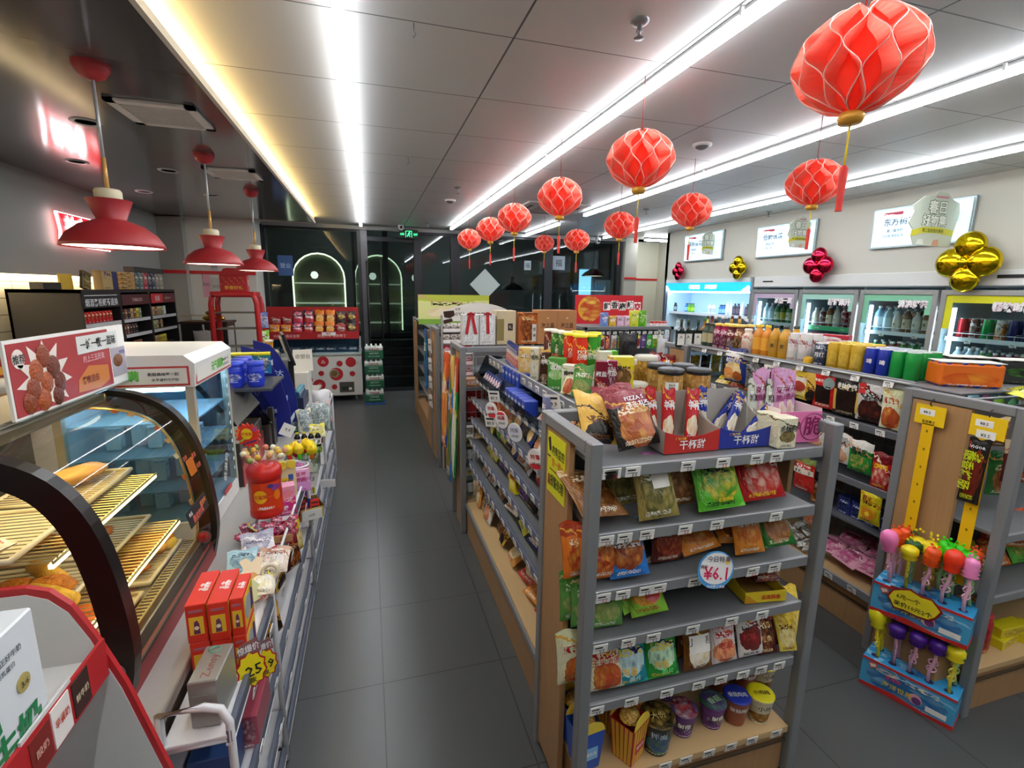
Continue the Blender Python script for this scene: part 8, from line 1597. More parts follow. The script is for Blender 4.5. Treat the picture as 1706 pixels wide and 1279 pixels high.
for k in range(11): sk_.lathe([(.011,0),(.011,.0008)], mat('c4d4dc',.5),8,Matrix.Rotation(R(90),4,'Z') @ Tm(.215,-FX-.0015,.66-.05*k,0,R(90)))
sk_.text('低温奶',.05,mat('c8c8c0',.5),.06,.22,flat(-FX-.003),T=Matrix.Rotation(R(90),4,'Z'),rot=R(60)).box(.0,.13,-FX-.003,-FX-.001,.085,.11,mat('c83a38',.5),T=Matrix.Rotation(R(90),4,'Z'))
part('dot_print', sk_, fg)
mk=proto(carton(.055,.055,.10,art('d8e8f0','e8f0f4','8ab8d0','f0f4f4','3a6a8a',.8,.5,.3,5,0)))
for s_, z in enumerate((.228,.388,.092)):
    for i in range(5): spawn(mk, 'carton','%s pale carton from the aisle on the %s level of the display fridge' % (ORD[i],('lower','middle','bottom')[s_]),'carton',(-.80-.08*i,2.52+.05*(i % 2),CT+z+.0015),(0,0,R(90)))
# ================================================================ steel food warmer and bain-marie
wm=thing('food_warmer','steel food warmer with a sloping hood and red printed front','food warmer',(-.92,3.20,CT))
part('body', M().box(-.25,.20,-.28,.30,0,.26,mat('55524e',.35,.6),.005),wm)
part('hood', M().prism([(-.25,.26),(.20,.26),(.20,.36),(-.02,.68),(-.25,.68)],-.285,-.27,mat('d8d4c8',.25,.35)).prism([(.20,.36),(-.02,.68),(-.05,.68),(.17,.36)],-.285,.30,mat('8a8780',.25,.7)).box(-.25,-.02,-.28,.30,.67,.69,mat('a8a59c',.3,.7)),wm)
Tz = Matrix.Rotation(R(90),4,'Z')
part('front_print', M().box(.201,.206,-.28,.30,.0,.17,mat('a03438',.45)).text('关东煮',.07,mat('c8a05a',.5),.06,.06,flat(-.208),T=Tz, maxw=.24).box(-.28,.30,-.208,-.206,.13,.17,mat('5a1c20',.45),T=Tz).text('热气腾腾好滋味',.03,WHITEINK,.0,.15,flat(-.2095),T=Tz, maxw=.4).text('每日现煮',.03,mat('d8d0c8',.5),-.12,.02,flat(-.208),T=Tz, maxw=.2),wm)
for i in range(5): solo('hot_snack', lump(.03,mat('d88a4a',.4),40+i,1.3),'%s orange snack under the hood of the steel food warmer' % ORD[i], 'hot snack',(-.86,3.0+.075*i, CT+.262),(0,0,R(40*i)))
part('lamp_bar', M().box(-.1,-.07,-.22,.25,.62,.635,mat('ffe8c0',.4,emit=5,ecol='ffd8a0')),wm)
pot=thing('soup_pot','open steel bain-marie with a dark bracket beyond the food warmer','soup pot',(-.90,3.66,CT)); part('well', M().box(-.22,.22,-.13,.13,0,.20,mat('4a4744',.35,.6),.004).box(-.20,.20,-.115,.115,.20,.204,mat('2a2420',.4)),pot); part('post', M().box(.20,.235,-.06,-.02,-.02,.30,mat('4a4642',.3,.6),.003),pot); part('glass_guard', M().prism([(.0,.2),(.24,.2),(.10,.46),(-.05,.46)],-.13,-.126,glass('c8c4bc',.4,.03,.8)).add([(.23,-.13,.2),(.23,.13,.2),(.09,.13,.46),(.09,-.13,.46)],[(0,1,2,3)], glass('c8c4bc',.4,.03,.8)),pot)
# ================================================================ blue gum stand, till and screen
NB=mat('16207a',.4)
gs=thing('gum_stand','tall royal blue gum stand with curved sides on the counter','display stand',(-.70,4.12,CT),R(0))
sp2 = [(-.20,0),(.10,0),(.095,.22),(.05,.42),(-.02,.58),(-.08,.66),(-.20,.70)]
for y in (-.20,.20): part('side_panel', M().prism(sp2,y-.006,y+.006,NB).text('益达',.07,mat('b8c8e8',.5),-.06,.42,flat(y-.008)).text('木糖醇',.04,mat('b8c8e8',.5),-.05,.20,flat(y-.008)),gs)
for k in range(4):
    part('tier', M().box(-.18,.07-.045*k,-.195,.195,.04+.15*k,.05+.15*k, NB).box(.065-.045*k,.07-.045*k,-.195,.195,.04+.15*k,.09+.15*k, mat('c8d0e0',.45)),gs)
    for j in range(4): solo('gum_pack', carton(.07,.045,.085,art(('d8e8f0','8ad0e8','a8e0b0','e0e4f0')[j],('3a6ac8','2a9ac8','3aa868','5a6ad8')[j], 'f0f4f4','1c2a7a','f0f4f8',.6,.5,.3,6,0)),'%s gum pack from the near end on the %s tier of the blue stand' % (ORD[j], ORD[k]),'gum pack',(-.70-.045*k,3.98+.093*j, CT+.052+.15*k),(0,0,R(90)))
jb=proto(M().lathe([(.05,0),(.055,.01),(.055,.12),(.05,.13)], mat('2238b8',.3),18),(('lid', M().lathe([(.052,.128),(.056,.132),(.056,.158),(.001,.16)], mat('2a44c8',.3),18)),('label', M().lathe([(.0558,.03),(.0558,.10)], art('2a3ab0','2238b8','d8e0f0','1a2a90','f0f4f8',2,.5,.3,6,0),18,cap=False))))
spawn(jb, 'gum_jar','royal blue gum jar on the near end of the counter shelf','jar',(-.70,3.36,CT+.502)).scale = (.88,.88,1)
jsf=thing('jar_shelf','small dark shelf that carries the royal blue gum jars','shelf',(-.70,4.12,CT))
part('upper_shelf', M().box(-.20,.10,-.86,-.40,.485,.50,mat('3a3c44',.45)).box(-.20,-.185,-.56,-.40,0,.485,mat('3a3c44',.45)),jsf)
for i in range(3): spawn(jb, 'gum_jar','%s royal blue gum jar from the near end in the row behind' % ORD[i], 'jar',(-.82,3.36+.12*i, CT+.502))
for i in range(3): spawn(proto(M().box(-.05,.05,-.02,.02,0,.012,mat('d8d01c',.4)).prism([(-.05,-.14),(.05,-.14),(.05,0),(-.05,0)],-.01,.01,art('3aa890','2a7ab0','e8e0c0','1c4a7a','f0f4f0',.8,.5,.3,6,0))),'hanging_pack','%s yellow-topped pack from the left above the blue gum jars' % ORD[i], 'pack',(-.90+.09*i,3.70,CT+.66),(R(10),0,R(10)))
part('hook_bar', M().tube([(-.30,-.40,.67),(.02,-.40,.67)],.005,STEEL).tube([(-.14,-.41,.50),(-.14,-.40,.67)],.006,STEEL),jsf)
scr=thing('till_screen','thin black till screen tilted over the counter end','screen',(-.64,4.50,1.28),rot=(0,0,R(12)))
part('panel', M().box(-.012,.012,-.16,.16,.0,.27,mat('141518',.3),.004,T=Matrix.Rotation(R(-16),4,'Y')),scr); part('back_cover', M().box(-.03,-.012,-.13,.13,.04,.24,mat('c8c6bc',.4),.006,T=Matrix.Rotation(R(-16),4,'Y')),scr); part('stand', M().box(-.04,.0,-.03,.03,-.48,.03,DARK,.004).box(-.10,.08,-.09,.09,-.48,-.46,DARK,.004),scr)
solo('till_printer', M().box(-.09,.09,-.09,.09,0,.12,mat('d8d4c8',.45),.012).box(-.06,.06,-.092,-.088,.03,.07,DARK),'cream receipt printer beside the till screen','printer',(-.84,4.56,1.26),(0,0,R(14)))
solo('till_cabinet', M().box(-.18,.16,-.24,.22,0,.46,mat('2a2c34',.45),.006),'dark cabinet that carries the till printer','cabinet',(-.88,4.62,CT))
solo('juice_cup', M().lathe([(.026,0),(.034,.10)], mat('e8a838',.35),16).lathe([(.0345,.085),(.036,.10),(.001,.101)], mat('e8dcc8',.4),16),'clear cup of orange tea on the cream printer','cup',(-.82,4.52,1.38))
solo('scanner_head', M().prism([(-.07,0),(.07,0),(.05,.13),(-.02,.13)],-.03,.03,mat('c8cacc',.4)),'pale angled price scanner beside the orange tea cup','scanner',(-.92,4.70,1.26),(0,0,R(30)))
solo('counter_sign', M().box(-.09,.09,-.004,.004,0,.22,mat('d8d4c8',.5)).text('收银台',.05,mat('7a7a72',.5),0,.15,flat(-.006),maxw=.14),'cream upright card at the counter end before the snack freezer','card',(-.66,5.3,1.08),(R(-8),0,R(10)))
solo('counter_box', carton(.22,.30,.28,mat('d0cec6',.5)),'plain pale box at the far counter end under the upright card','box',(-.72,5.34,.80))
for i in range(5): solo('mint_box', carton(.06,.04,.06,art('4a9ab0','2a5a7a','d8e8e8','1c3a5a','f0f4f0',.7,.5,.3,6,0)),'%s teal mint box from the near end beyond the blue stand' % ORD[i], 'box',(-.66,4.80+.07*i, CT+.12),(0,0,R(80)))
solo('mint_tray', M().box(-.09,.09,-.20,.20,0,.12,mat('1c2a4a',.45),.003),'navy tray block under the teal mint boxes','tray',(-.70,4.94,CT))
# ================================================================ red and white milk stand in the near left corner
ms=thing('milk_stand','white cardboard milk stand with red edges in the near left corner','display stand',(0,0,0)); CW=mat('c9c8c6',.5); RS=mat('b02228',.45)
sd = [(-1.0,0),(-.33,0),(-.365,.45),(-.45,.89),(-.505,1.12),(-.545,1.24),(-.575,1.31),(-.605,1.345),(-.64,1.358),(-.75,1.36),(-1.0,1.355)]
sdi = [(-1.0,.0),(-.343,.0),(-.376,.45),(-.460,.885),(-.514,1.112),(-.553,1.232),(-.580,1.296),(-.608,1.329),(-.64,1.344),(-.75,1.346),(-1.0,1.341)]
for y in (1.05,.36): part('side_panel', M().prism(sd, y-.006,y+.006,RS).prism(sdi, y-.008,y-.005,CW),ms)
part('back_panel', M().box(-1.0,-.985,.36,1.05,0,1.30,CW),ms)
for z, xf in ((1.185,-.53),(.80,-.435),(.40,-.365)):
    part('shelf', M().box(-.985,xf-.004,.366,1.044,z-.012,z, mat('dcdcda',.5)),ms)
    fs=M().box(xf-.006,xf,.366,1.044,z-.035,z+.045,RS)
    T2 = Matrix.Rotation(R(90),4,'Z')
    if z > 1:
        fs.box(xf-.005,xf-.001,.80,.93,z+.04,z+.052,CW).box(xf-.001,xf+.002,.925,.975,z-.028,z+.04,mat('3a2420',.5)).box(xf-.001,xf+.002,.865,.915,z-.03,z+.042,mat('e0dad4',.5)).box(xf-.001,xf+.0015,.81,.86,z-.03,z+.036,mat('7a2420',.5))
        fs.text('早餐奶',.018,mat('c0392a',.5),.89,z+.01,lambda x, zz: (xf+.003,x, zz),maxw=.04).text('鲜牛奶',.016,mat('d8c8a8',.5),.95,z+.005,lambda x, zz: (xf+.003,x, zz),maxw=.04).text('酸奶',.016,mat('d8a090',.5),.835,z+.005,lambda x, zz: (xf+.003,x, zz),maxw=.04)
        fs.text('从一杯好',.030,mat('e8c81c',.5),.705,z+.022,lambda x, zz: (xf+.001,x, zz),maxw=.16).text('牛奶开始',.036,mat('e8c81c',.5),.70,z-.012,lambda x, zz: (xf+.001,x, zz),maxw=.18)
    part('front_strip', fs, ms)
def milk(lb, x, y, z, rz):
    w, d, h = .17,.10,.225; b=M().box(-w/2,w/2,-d/2,d/2,0,h, mat('d8dde0',.4),.003); MG=mat('1c7a48',.45)
    T3 = Matrix.Rotation(R(90),4,'Z')
    for T_, dp, hw in ((None, d/2,w/2),(T3,w/2,d/2)):
        b.text('牛奶',.058,MG, hw*.10,.055,flat(-dp-.0015),T=T_, maxw=hw*1.5,bold=.03).prism([(-hw*.6,.08),(-hw*.2,.09),(-hw*.25,.15),(-hw*.45,.17),(-hw*.6,.13)],-dp-.0012,-dp, MG, T_).lathe([(.015,0),(.015,.001)], mat('b0a060',.4),14,(T_ or Matrix.Identity(4)) @ Tm(hw*.45,-dp-.0005,.125,0,R(90))).text('3.6',.014,INK, hw*.45,.125,flat(-dp-.003),T=T_).text('纯正好牛奶',.012,mat('3a4a58',.5),hw*.2,.185,flat(-dp-.0015),T=T_).text('优质乳蛋白',.010,mat('3a4a58',.5),hw*.05,.168,flat(-dp-.0015),T=T_).box(-hw*.8,hw*.8,-dp-.0012,-dp,.02,.024,mat('6a8a78',.5),T=T_)
    b.prism([(-w*.3,-d*.3),(w*.1,-d*.3),(w*.3,d*.3),(-w*.2,d*.35)],0,.001,MG, Matrix.Translation((0,0,h+.0008)) @ Matrix.Rotation(R(-90),4,'X'))
    solo('milk_carton', b, lb, 'milk carton',(x, y, z),(0,0,R(rz)))
milk('white milk carton with green lettering on the top shelf of the milk stand',-.588,.80,1.186,90)
milk('second white milk carton deeper on the top shelf of the milk stand',-.70,.80,1.186,90)
gm=M().lathe([(.05,0),(.056,.01),(.056,.15),(.04,.19),(.03,.20)], art('2a6a4a','2a7a58','4a9ab0','1c4a3a','e0f0e8',.9,.5,.4,5,0),16)
solo('green_jar', gm, 'green and blue tub on the second shelf of the milk stand','tub',(-.53,.90,.80))
# ================================================================ tobacco cabinet and the back left corner
TB=mat('1b181a',.5); TX0,TX1,TY0,TY1,TH = -2.94,-2.42,5.2,7.42,1.87
tc=thing('tobacco_cabinet','tall black tobacco cabinet with lettered headers along the left wall','cabinet',(0,0,0))
part('side_panel', M().box(TX0,TX1,TY0,TY0+.03,0,TH, mat('2e2c2b',.55)),tc); part('side_panel', M().box(TX0,TX1,TY1-.03,TY1,0,TH, TB),tc)
part('top_panel', M().box(TX0,TX1,TY0,TY1,TH-.03,TH, TB),tc); part('back_panel', M().box(TX0,TX0+.02,TY0,TY1,0,TH, mat('121113',.6)),tc); part('base', M().box(TX0,TX1,TY0+.02,TY1-.02,0,.9,TB),tc)
CY = [TY0,5.93,6.63,TY1]
for y in CY[1:3]: part('divider', M().box(TX0+.02,TX1,y-.02,y+.02,.9,TH-.03,TB),tc)
Tz = Matrix.Rotation(R(90),4,'Z')
part('header_sign', M().box(TX1-.02,TX1+.004,TY0+.02,CY[1]-.02,1.705,TH-.03,mat('16171c',.5)).text('烟酒离柜概不退换',.075,mat('d8dce0',.5),5.56,1.755,flat(-TX1-.006) if False else (lambda x, z: (TX1+.006,x, z)),maxw=.60).box(TX1+.004,TX1+.006,TY0+.06,CY[1]-.07,1.815,1.822,mat('c8ccd0',.5)),tc)
part('header_sign', M().box(TX1-.02,TX1+.004,CY[1]+.02,CY[2]-.02,1.71,1.82,mat('4a1c24',.5)).text('TOBACCO',.05,mat('d8b8b8',.5),6.30,1.765,lambda x, z: (TX1+.006,x, z),maxw=.42),tc)
part('header_sign', M().box(TX1-.02,TX1+.004,CY[2]+.02,CY[3]-.04,1.71,1.825,mat('5a141c',.5)).box(TX1+.004,TX1+.006,CY[2]+.03,CY[2]+.36,1.715,1.82,mat('b8202c',.5)).text('香烟',.07,mat('e8c8c8',.5),CY[2]+.2,1.768,lambda x, z: (TX1+.008,x, z)).text('SELECTION',.035,mat('d0a8a8',.5),CY[2]+.52,1.768,lambda x, z: (TX1+.006,x, z),maxw=.26),tc)
cig = {'red': carton(.055,.022,.088,art('b8202c','c02830','d8a05a','8a141c','f0e0d0',.8,.5,.2,6,0)),'brown': carton(.055,.022,.088,art('7a4a38','6a3c30','c8a888','3a2018','f0e0d0',.7,.5,.3,6,0)),'tan': carton(.055,.022,.088,art('b89a6a','a88a5a','d8c8a0','7a5a34','4a3420',.7,.5,.3,6,0)),'yellow': carton(.055,.022,.088,art('d8c83a','c8b030','e8e0a0','8a7a1c','3a3410',.7,.5,.3,6,0)),'green': carton(.055,.022,.088,art('7a9a7a','6a8a6a','c8d8b8','3a5a3a','f0f4e8',.7,.5,.3,6,0)),'white': carton(.055,.022,.088,art('d8d4d0','e0dcd8','a8a4b0','e8e8e8','3a3a44',.7,.5,.3,6,0)),'dark': carton(.055,.022,.088,art('3a3438','2c282c','6a5a58','1c181a','c8b8a8',.7,.5,.3,6,0))}
cig = {k: v.mesh('cigarette_pack') for k, v in cig.items()}
rowsC = [[(1.562,['red']*9),(1.405,['white','yellow','green','green','green','yellow','red','red','dark'])],[(1.562,['brown','dark','brown','dark','tan','brown','yellow','green']),(1.405,['brown','brown','brown','dark','dark','dark'])],[(1.562,['tan','tan','tan','brown','tan','tan','green','white']),(1.405,['white','tan','green','tan','dark','tan'])]]
CN = ['near','middle','far']
for c, col in enumerate(rowsC):
    y0,y1 = CY[c], CY[c+1]
    for s_,(z, sq) in enumerate(col):
        part('shelf', M().box(TX0+.02,TX1-.01,y0+.02,y1-.02,z-.014,z, TB).box(TX1-.012,TX1+.002,y0+.03,y1-.04,z-.030,z+.004,mat('b4b6ba',.45)),tc)
        for i, k in enumerate(sq):
            tag(link('cigarette_pack', cig[k], None,(TX1-.06,y0+.08+.067*i, z+.001),(0,0,R(90))),'%s cigarette pack, %s from the near side on the %s shelf of the %s column' % (k, ORD[i],('upper','second')[s_], CN[c]),'cigarette pack','cigarette packs in the black cabinet').scale = (1,1,1.2)
    z = 1.235; part('shelf', M().box(TX0+.02,TX1-.01,y0+.02,y1-.02,z-.014,z, TB),tc)
    for i in range(7): 
        k = ['yellow','dark','tan'][c] if i < 4 else ['red','brown','yellow'][c]
        tag(link('cigarette_pack', cig[k], None,(TX1-.06,y0+.08+.067*i, z+.001),(0,0,R(90))),'%s cigarette pack, %s from the near side on the lowest shelf of the %s column' % (k, ORD[i], CN[c]),'cigarette pack','cigarette packs in the black cabinet')
# cartons lying on top of the cabinet
def topbox(lb, y, x, w, d, h, m_, rz=90,tilt=0,z=TH): solo('carton', carton(w, d, h, m_),lb, 'carton',(x, y, z),(0,R(tilt),R(rz)))
topbox('flat dark carton at the near end of the cabinet top',5.30,-2.70,.26,.10,.06,mat('2c2624',.5)); topbox('yellow envelope pack on the cabinet top',5.52,-2.66,.20,.02,.14,mat('d8b038',.5)); topbox('dark gold carton tilted on the cabinet top',5.66,-2.58,.14,.03,.17,art('5a4a28','6a5a30','3a3018','8a7a4a','c8b888',.6,.5,.3,6,0),90,14)
topbox('tan carton with a violet emblem on the cabinet top',5.94,-2.55,.20,.08,.185,art('a88a5a','b89a68','5a4a8a','b89a68','3a2a5a',.9,.62,.12,3,0)); topbox('navy carton beside the tan one on the cabinet top',6.10,-2.55,.10,.08,.18,mat('24285a',.5))
for i in range(4): topbox('%s gold-brown cigarette carton from the bottom of the pile on the cabinet top' % ORD[i],6.36,-2.56,.34,.10,.045,art('c89a5a','b88a48','e0c088','7a5224','4a3010',.6,.5,.4,6,0),88,0,TH+.046*i)
for i,(cc, nm) in enumerate((('4a5a5a','grey-green'),('5a6a68','silver-green'),('a82a34','red'),('23284a','navy'),('2a3050','dark blue'),('7a7468','speckled grey'),('857f70','pale speckled'))): topbox('%s cigarette carton standing on the far end of the cabinet top' % nm,6.60+.115*i,-2.55,.105,.08,.19,art(cc, cc, 'b8b4a8', cc, 'd8d4c8',.8,.5,.2,9,0))
solo('carton', carton(.85,.10,.06,mat('34322e',.5)),'long dark carton lying across the standing cartons on the cabinet top','carton',(-2.56,6.98,TH+.191),(0,0,R(90)))
# lit red wall sign
sgn=thing('wall_sign','lit red sign with white characters on the left wall behind the nearest pendant','lit sign',(XL+.04,6.53,2.455)); RL=mat('e0101c',.4,emit=1.15); WL=mat('ffffff',.4,emit=4)
T2 = Matrix.Rotation(R(90),4,'Z')
part('face', M().prism([(-.50,-.14),(.50,-.14),(.50,.15),(-.50,.15),(-.46,.05),(-.45,-.02),(-.47,-.09)],-.035,0,RL, T2),sgn)
part('letters', M().text('美宜佳',.24,WL,-.12,.02,flat(-.042),T=T2,maxw=.62,bold=.03).text('便利店',.07,WL,.36,-.06,flat(-.042),T=T2,maxw=.2),sgn)
part('edge_glow', M().tube([(.02,-.52,-.15),(.02,-.485,-.02),(.02,-.52,.16)],.012,WL,6).tube([(.005,-.5,-.15),(.005,.5,-.15)],.006,mat('ffe8e8',.4,emit=2),5).tube([(.005,-.5,.16),(.005,.5,.16)],.006,mat('ffe8e8',.4,emit=2),5),sgn)
# low black cabinet with the gold ornament
lcab=thing('low_cabinet','low black cabinet by the back pillar','cabinet',(-2.12,7.62,0)); part('body', M().box(-.27,.27,-.22,.22,0,1.42,mat('1d1b1e',.45),.006),lcab); part('top', M().box(-.29,.29,-.24,.24,1.42,1.45,mat('3a201c',.4),.004),lcab); part('notices', M().box(.272,.276,-.2,.12,.95,1.38,mat('a8a4a0',.5)),lcab)
orn=M()
for i,(x, z, s) in enumerate(((0,.05,.085),(-.07,.04,.06),(.07,.04,.06),(-.03,.11,.06),(.04,.12,.055),(0,.17,.05))): orn.add(*[(lambda L: (L.v, L.f))(lump(s, mat('d8a828',.3,.7),i,1.1))][0], mat('d0a02c',.25,.8,bump=.5,bscale=30),True, Tm(x,0,z-.04))
solo('gold_ornament', orn, 'gold lucky ornament on the low black cabinet','ornament',(-2.03,7.55,1.452))
solo('rail_basket', M().tube([(-.12,-.1,0),(.12,-.1,0),(.12,.1,0),(-.12,.1,0)],.004,GOLD,5,closed=True).tube([(-.12,-.1,.07),(.12,-.1,.07),(.12,.1,.07),(-.12,.1,.07)],.004,GOLD,5,closed=True).tube([(-.12,-.1,0),(-.12,-.1,.07)],.003,GOLD,4).tube([(.12,-.1,0),(.12,-.1,.07)],.003,GOLD,4).tube([(0,-.1,0),(0,-.1,.07)],.003,GOLD,4),'thin gold wire tray beside the gold ornament','tray',(-2.27,7.57,1.455))
solo('hung_cloth', pouch(.26,.34,.10,mat('d0d0d0',.7,bump=.4,bscale=18),seed=8).tube([(0,-.02,.34),(0,-.03,.42)],.012,mat('c8c8c8',.6),6),'white cloth hanging on the front of the low black cabinet','cloth',(-2.10,7.33,1.0))
# red cart-like rack with the red gift box
rc=thing('red_rack','tall red framed rack with shelves before the back pillar','rack',(-1.60,6.95,0)); RF=mat('b01c22',.4)
part('hoop', M().tube([(-.26,-.12,0),(-.255,-.12,1.70),(-.24,-.12,1.78),(-.20,-.12,1.82),(.20,-.12,1.82),(.24,-.12,1.78),(.255,-.12,1.70),(.26,-.12,0)],.032,RF,8),rc)
part('hoop', M().tube([(-.26,.16,0),(-.255,.16,1.70),(-.24,.16,1.78),(-.20,.16,1.82),(.20,.16,1.82),(.24,.16,1.78),(.255,.16,1.70),(.26,.16,0)],.032,RF,8),rc)
part('top_board', M().box(-.25,.25,-.15,.19,1.80,1.855,RF,.012),rc); part('side_panel', M().box(.24,.262,-.12,.16,.3,1.80,mat('8a1c24',.5)),rc)
for z in (.95,1.17,1.4,1.6): part('shelf', M().box(-.24,.24,-.10,.15,z-.012,z, mat('6a6a5c',.5)),rc)
for i,(z, cc, nm) in enumerate(((1.40,('4a5a9a','8a98c8'),'blue'),(1.17,('78b82c','9ac84a'),'green'),(.95,('d8d4e0','7a9ac8'),'white and blue'),(.74,('c8a8b8','d8d0d8'),'pink and white'))): solo('hanging_pack', pouch(.14,.20,.04,art(cc[0], cc[1], 'e8e4e8', cc[0], '2a2a3a',.7,.5,.4,6),seed=i),'%s pack clipped on the aisle side of the red rack' % nm, 'pack',(-1.315,6.93,z),(0,0,R(20)))
rg=M().box(-.15,.15,-.10,.10,0,.20,mat('a81c22',.45),.004).prism([(-.15,.20),(.15,.20),(.10,.275),(.06,.285),(-.06,.285),(-.10,.275)],-.10,-.094,mat('a81c22',.45)).prism([(-.15,.20),(.15,.20),(.10,.275),(-.10,.275)],.094,.10,mat('a81c22',.45)).text('新春好礼',.05,mat('d8a83a',.4),0,.05,flat(-.102),maxw=.2)
for i in range(18): rg.lathe([(.005,0),(.005,.001)], mat('d8b060',.4),6,Tm(-.13+.26*((i*7) % 18)/18,-.101,.09+.09*((i*5) % 11)/11,0,R(90)))
rg.lathe([(.045,0),(.045,.001)], mat('e0d8d0',.5),14,Matrix.Rotation(R(90),4,'Z') @ Tm(.0,-.151,.11,0,R(90)))
solo('gift_box', rg, 'red spotted gift box with a handle on the red rack','gift box',(-1.60,6.95,1.856),(0,0,R(6)))
for i,(px0,py0,px1,py1,cc, lb) in enumerate(((333,400,349,445,'c4c4bc','white sheet high on the back pillar behind the middle pendant'),(350,430,363,458,'b4b8c0','grey sheet on the back pillar'),(336,452,352,495,'d8a0b0','pink sheet hung on the back pillar'),(352,462,368,492,'c0c0b8','white form on the back pillar above the red rack'))):
    a, b = P(px0,py0,1,8.73),P(px1,py1,1,8.73); solo('notice', M().box(-(b.x-a.x)/2,(b.x-a.x)/2,-.003,.003,-(a.z-b.z)/2,(a.z-b.z)/2,mat(cc,.6)).text('告知',.05,mat('8a8a88',.6),0,0,flat(-.005)),lb, 'notice',((a.x+b.x)/2,8.743,(a.z+b.z)/2))
# white prep unit behind the showcase with tools
pu=thing('prep_unit','white prep cabinet behind the showcase at the left edge','cabinet',(-1.95,2.75,0)); part('body', M().box(-.45,.30,-.4,.5,0,1.30,mat('c8c4bc',.5),.01),pu); part('top', M().box(-.46,.31,-.41,.51,1.30,1.32,mat('dcd8d0',.4),.004),pu)
def at2(px, py, y): return P(px, py,1,y)
p = at2(18,590,2.7); solo('food_bucket', M().lathe([(.10,0),(.115,.12),(.12,.13),(.12,.155),(.001,.16)], mat('d8b08a',.5),20).lathe([(.122,.13),(.126,.15),(.122,.165),(.001,.168)], mat('d8d4cc',.4),20),'beige lidded bucket at the left edge on the prep cabinet','bucket',(p.x-.02,2.70,1.321))
p = at2(20,575,3.1); solo('red_dispenser', M().box(-.12,.12,-.08,.08,0,.14,mat('c8bca0',.5),.01).lathe([(.11,.14),(.115,.16),(.10,.20),(.06,.23),(.001,.235)], mat('9a1c20',.4),18).box(-.05,.05,-.115,-.10,.15,.19,mat('e8a83a',.5)),'red domed dispenser with a yellow label on the prep cabinet','dispenser',(p.x,3.1,1.321))
p = at2(52,590,3.0); sq=M().tube([(0,0,0),(.05,0,.22)],.016,mat('d8d4c0',.4),8).tube([(.048,0,.21),(.058,0,.26)],.018,mat('d8c81c',.4),8).prism([(-.03,.30),(-.02,.325),(.16,.285),(.165,.27),(.10,.265),(.08,.255),(.05,.255)],-.012,.012,mat('9a9c9c',.4,.4))
solo('squeegee', sq, 'grey-headed squeegee with a yellow collar before the black cabinet side','squeegee',(p.x,3.0,1.321))
p = at2(70,600,3.0); solo('scraper', M().tube([(0,0,0),(.03,0,.10)],.014,mat('e0901c',.4),8).prism([(-.03,.145),(-.02,.155),(.06,.135),(.11,.105),(.09,.098),(.02,.098)],-.012,.012,mat('e8941c',.4)),'orange handled scraper beside the squeegee','scraper',(p.x,3.0,1.321))
p = at2(38,590,3.05); solo('black_bottle', M().lathe([(.04,0),(.04,.12),(.02,.15),(.02,.17)], mat('2a1c22',.4),14),'dark bottle between the red dispenser and the squeegee','bottle',(p.x+.02,3.08,1.321))
p = at2(45,603,2.9); solo('green_board', M().box(-.16,.12,-.10,.10,0,.02,mat('5a9a3a',.5),.004),'green cutting board under the squeegee on the prep cabinet','board',(p.x+.02,2.86,1.321))
# ================================================================ ice-cream freezer with the snack display
FXA, FXB = -1.66,-.155; FCX = (FXA+FXB)/2; FWd = FXB-FXA
fz=thing('snack_freezer','white ice-cream freezer with red spot pictures by the glass front','freezer',(FCX,8.66,0)); FWm=mat('d8d9d4',.4); hw = FWd/2
bd=M().box(-hw, hw,0,.62,.10,.80,FWm,.012); RD2 = mat('b8202c',.45)
part('cabinet', bd, fz)
pr_=M()
for x, z, r in ((.14,.70,.09),(.40,.66,.05),(.58,.68,.085),(.10,.50,.045),(.34,.48,.11),(.60,.48,.045),(.06,.30,.10),(.30,.26,.045),(-.12,.72,.05),(-.10,.40,.06),(-.35,.6,.09),(-.55,.4,.07),(.0,.14,.03)):
    pr_.lathe([(r,0),(r,.001)], RD2,20,Tm(x,-.001,z,0,R(90)))
for x, z in ((.14,.70),(.06,.30)): pr_.text('△' if z > .5 else '☁',.07,WHITEINK, x, z, flat(-.004))
pr_.lathe([(.075,0),(.03,.002),(.001,.002)], art('b8a878','c8bc98','e8e0c8','6a5a30','3a3018',2,.5,.6,4,0),14,Tm(.31,-.002,.49,0,R(90))).lathe([(.08,0),(.03,.002),(.001,.002)], art('7a4a30','8a5a3c','e8d8c0','5a2a1c','3a3018',2,.5,.6,4,0),14,Tm(-.18,-.002,.52,0,R(90)))
pr_.box(.38,.62,-.004,-.001,.16,.34,mat('4a4a46',.5)).box(.41,.59,-.006,-.004,.19,.26,mat('24241f',.5)).box(.53,.58,-.007,-.006,.20,.245,PAPER).box(-.1,.3,-.002,-.001,.11,.114,mat('4a4a4a',.5))
part('front_print', pr_, fz)
part('sill', M().box(-hw-.01,hw+.01,-.015,.64,.80,.845,mat('a9b4ae',.4),.006),fz)
part('glass_lid', M().add([(-hw+.03,.0,.85),(hw-.03,.0,.85),(hw-.03,.60,1.05),(-hw+.03,.60,1.05)],[(0,1,2,3)], glass('c8dce4',.35,.03,.85)).box(-.01,.01,.0,.60,.84,.86,mat('8aa0ac',.4,.4)),fz)
part('side_panel', M().prism([(0,.84),(.62,.84),(.62,1.07),(.56,1.07),(.0,.88)], hw-.025,hw, mat('9aa8a4',.4,.3),Matrix.Rotation(R(90),4,'Z') @ Matrix.Diagonal((1,-1,1,1))),fz)
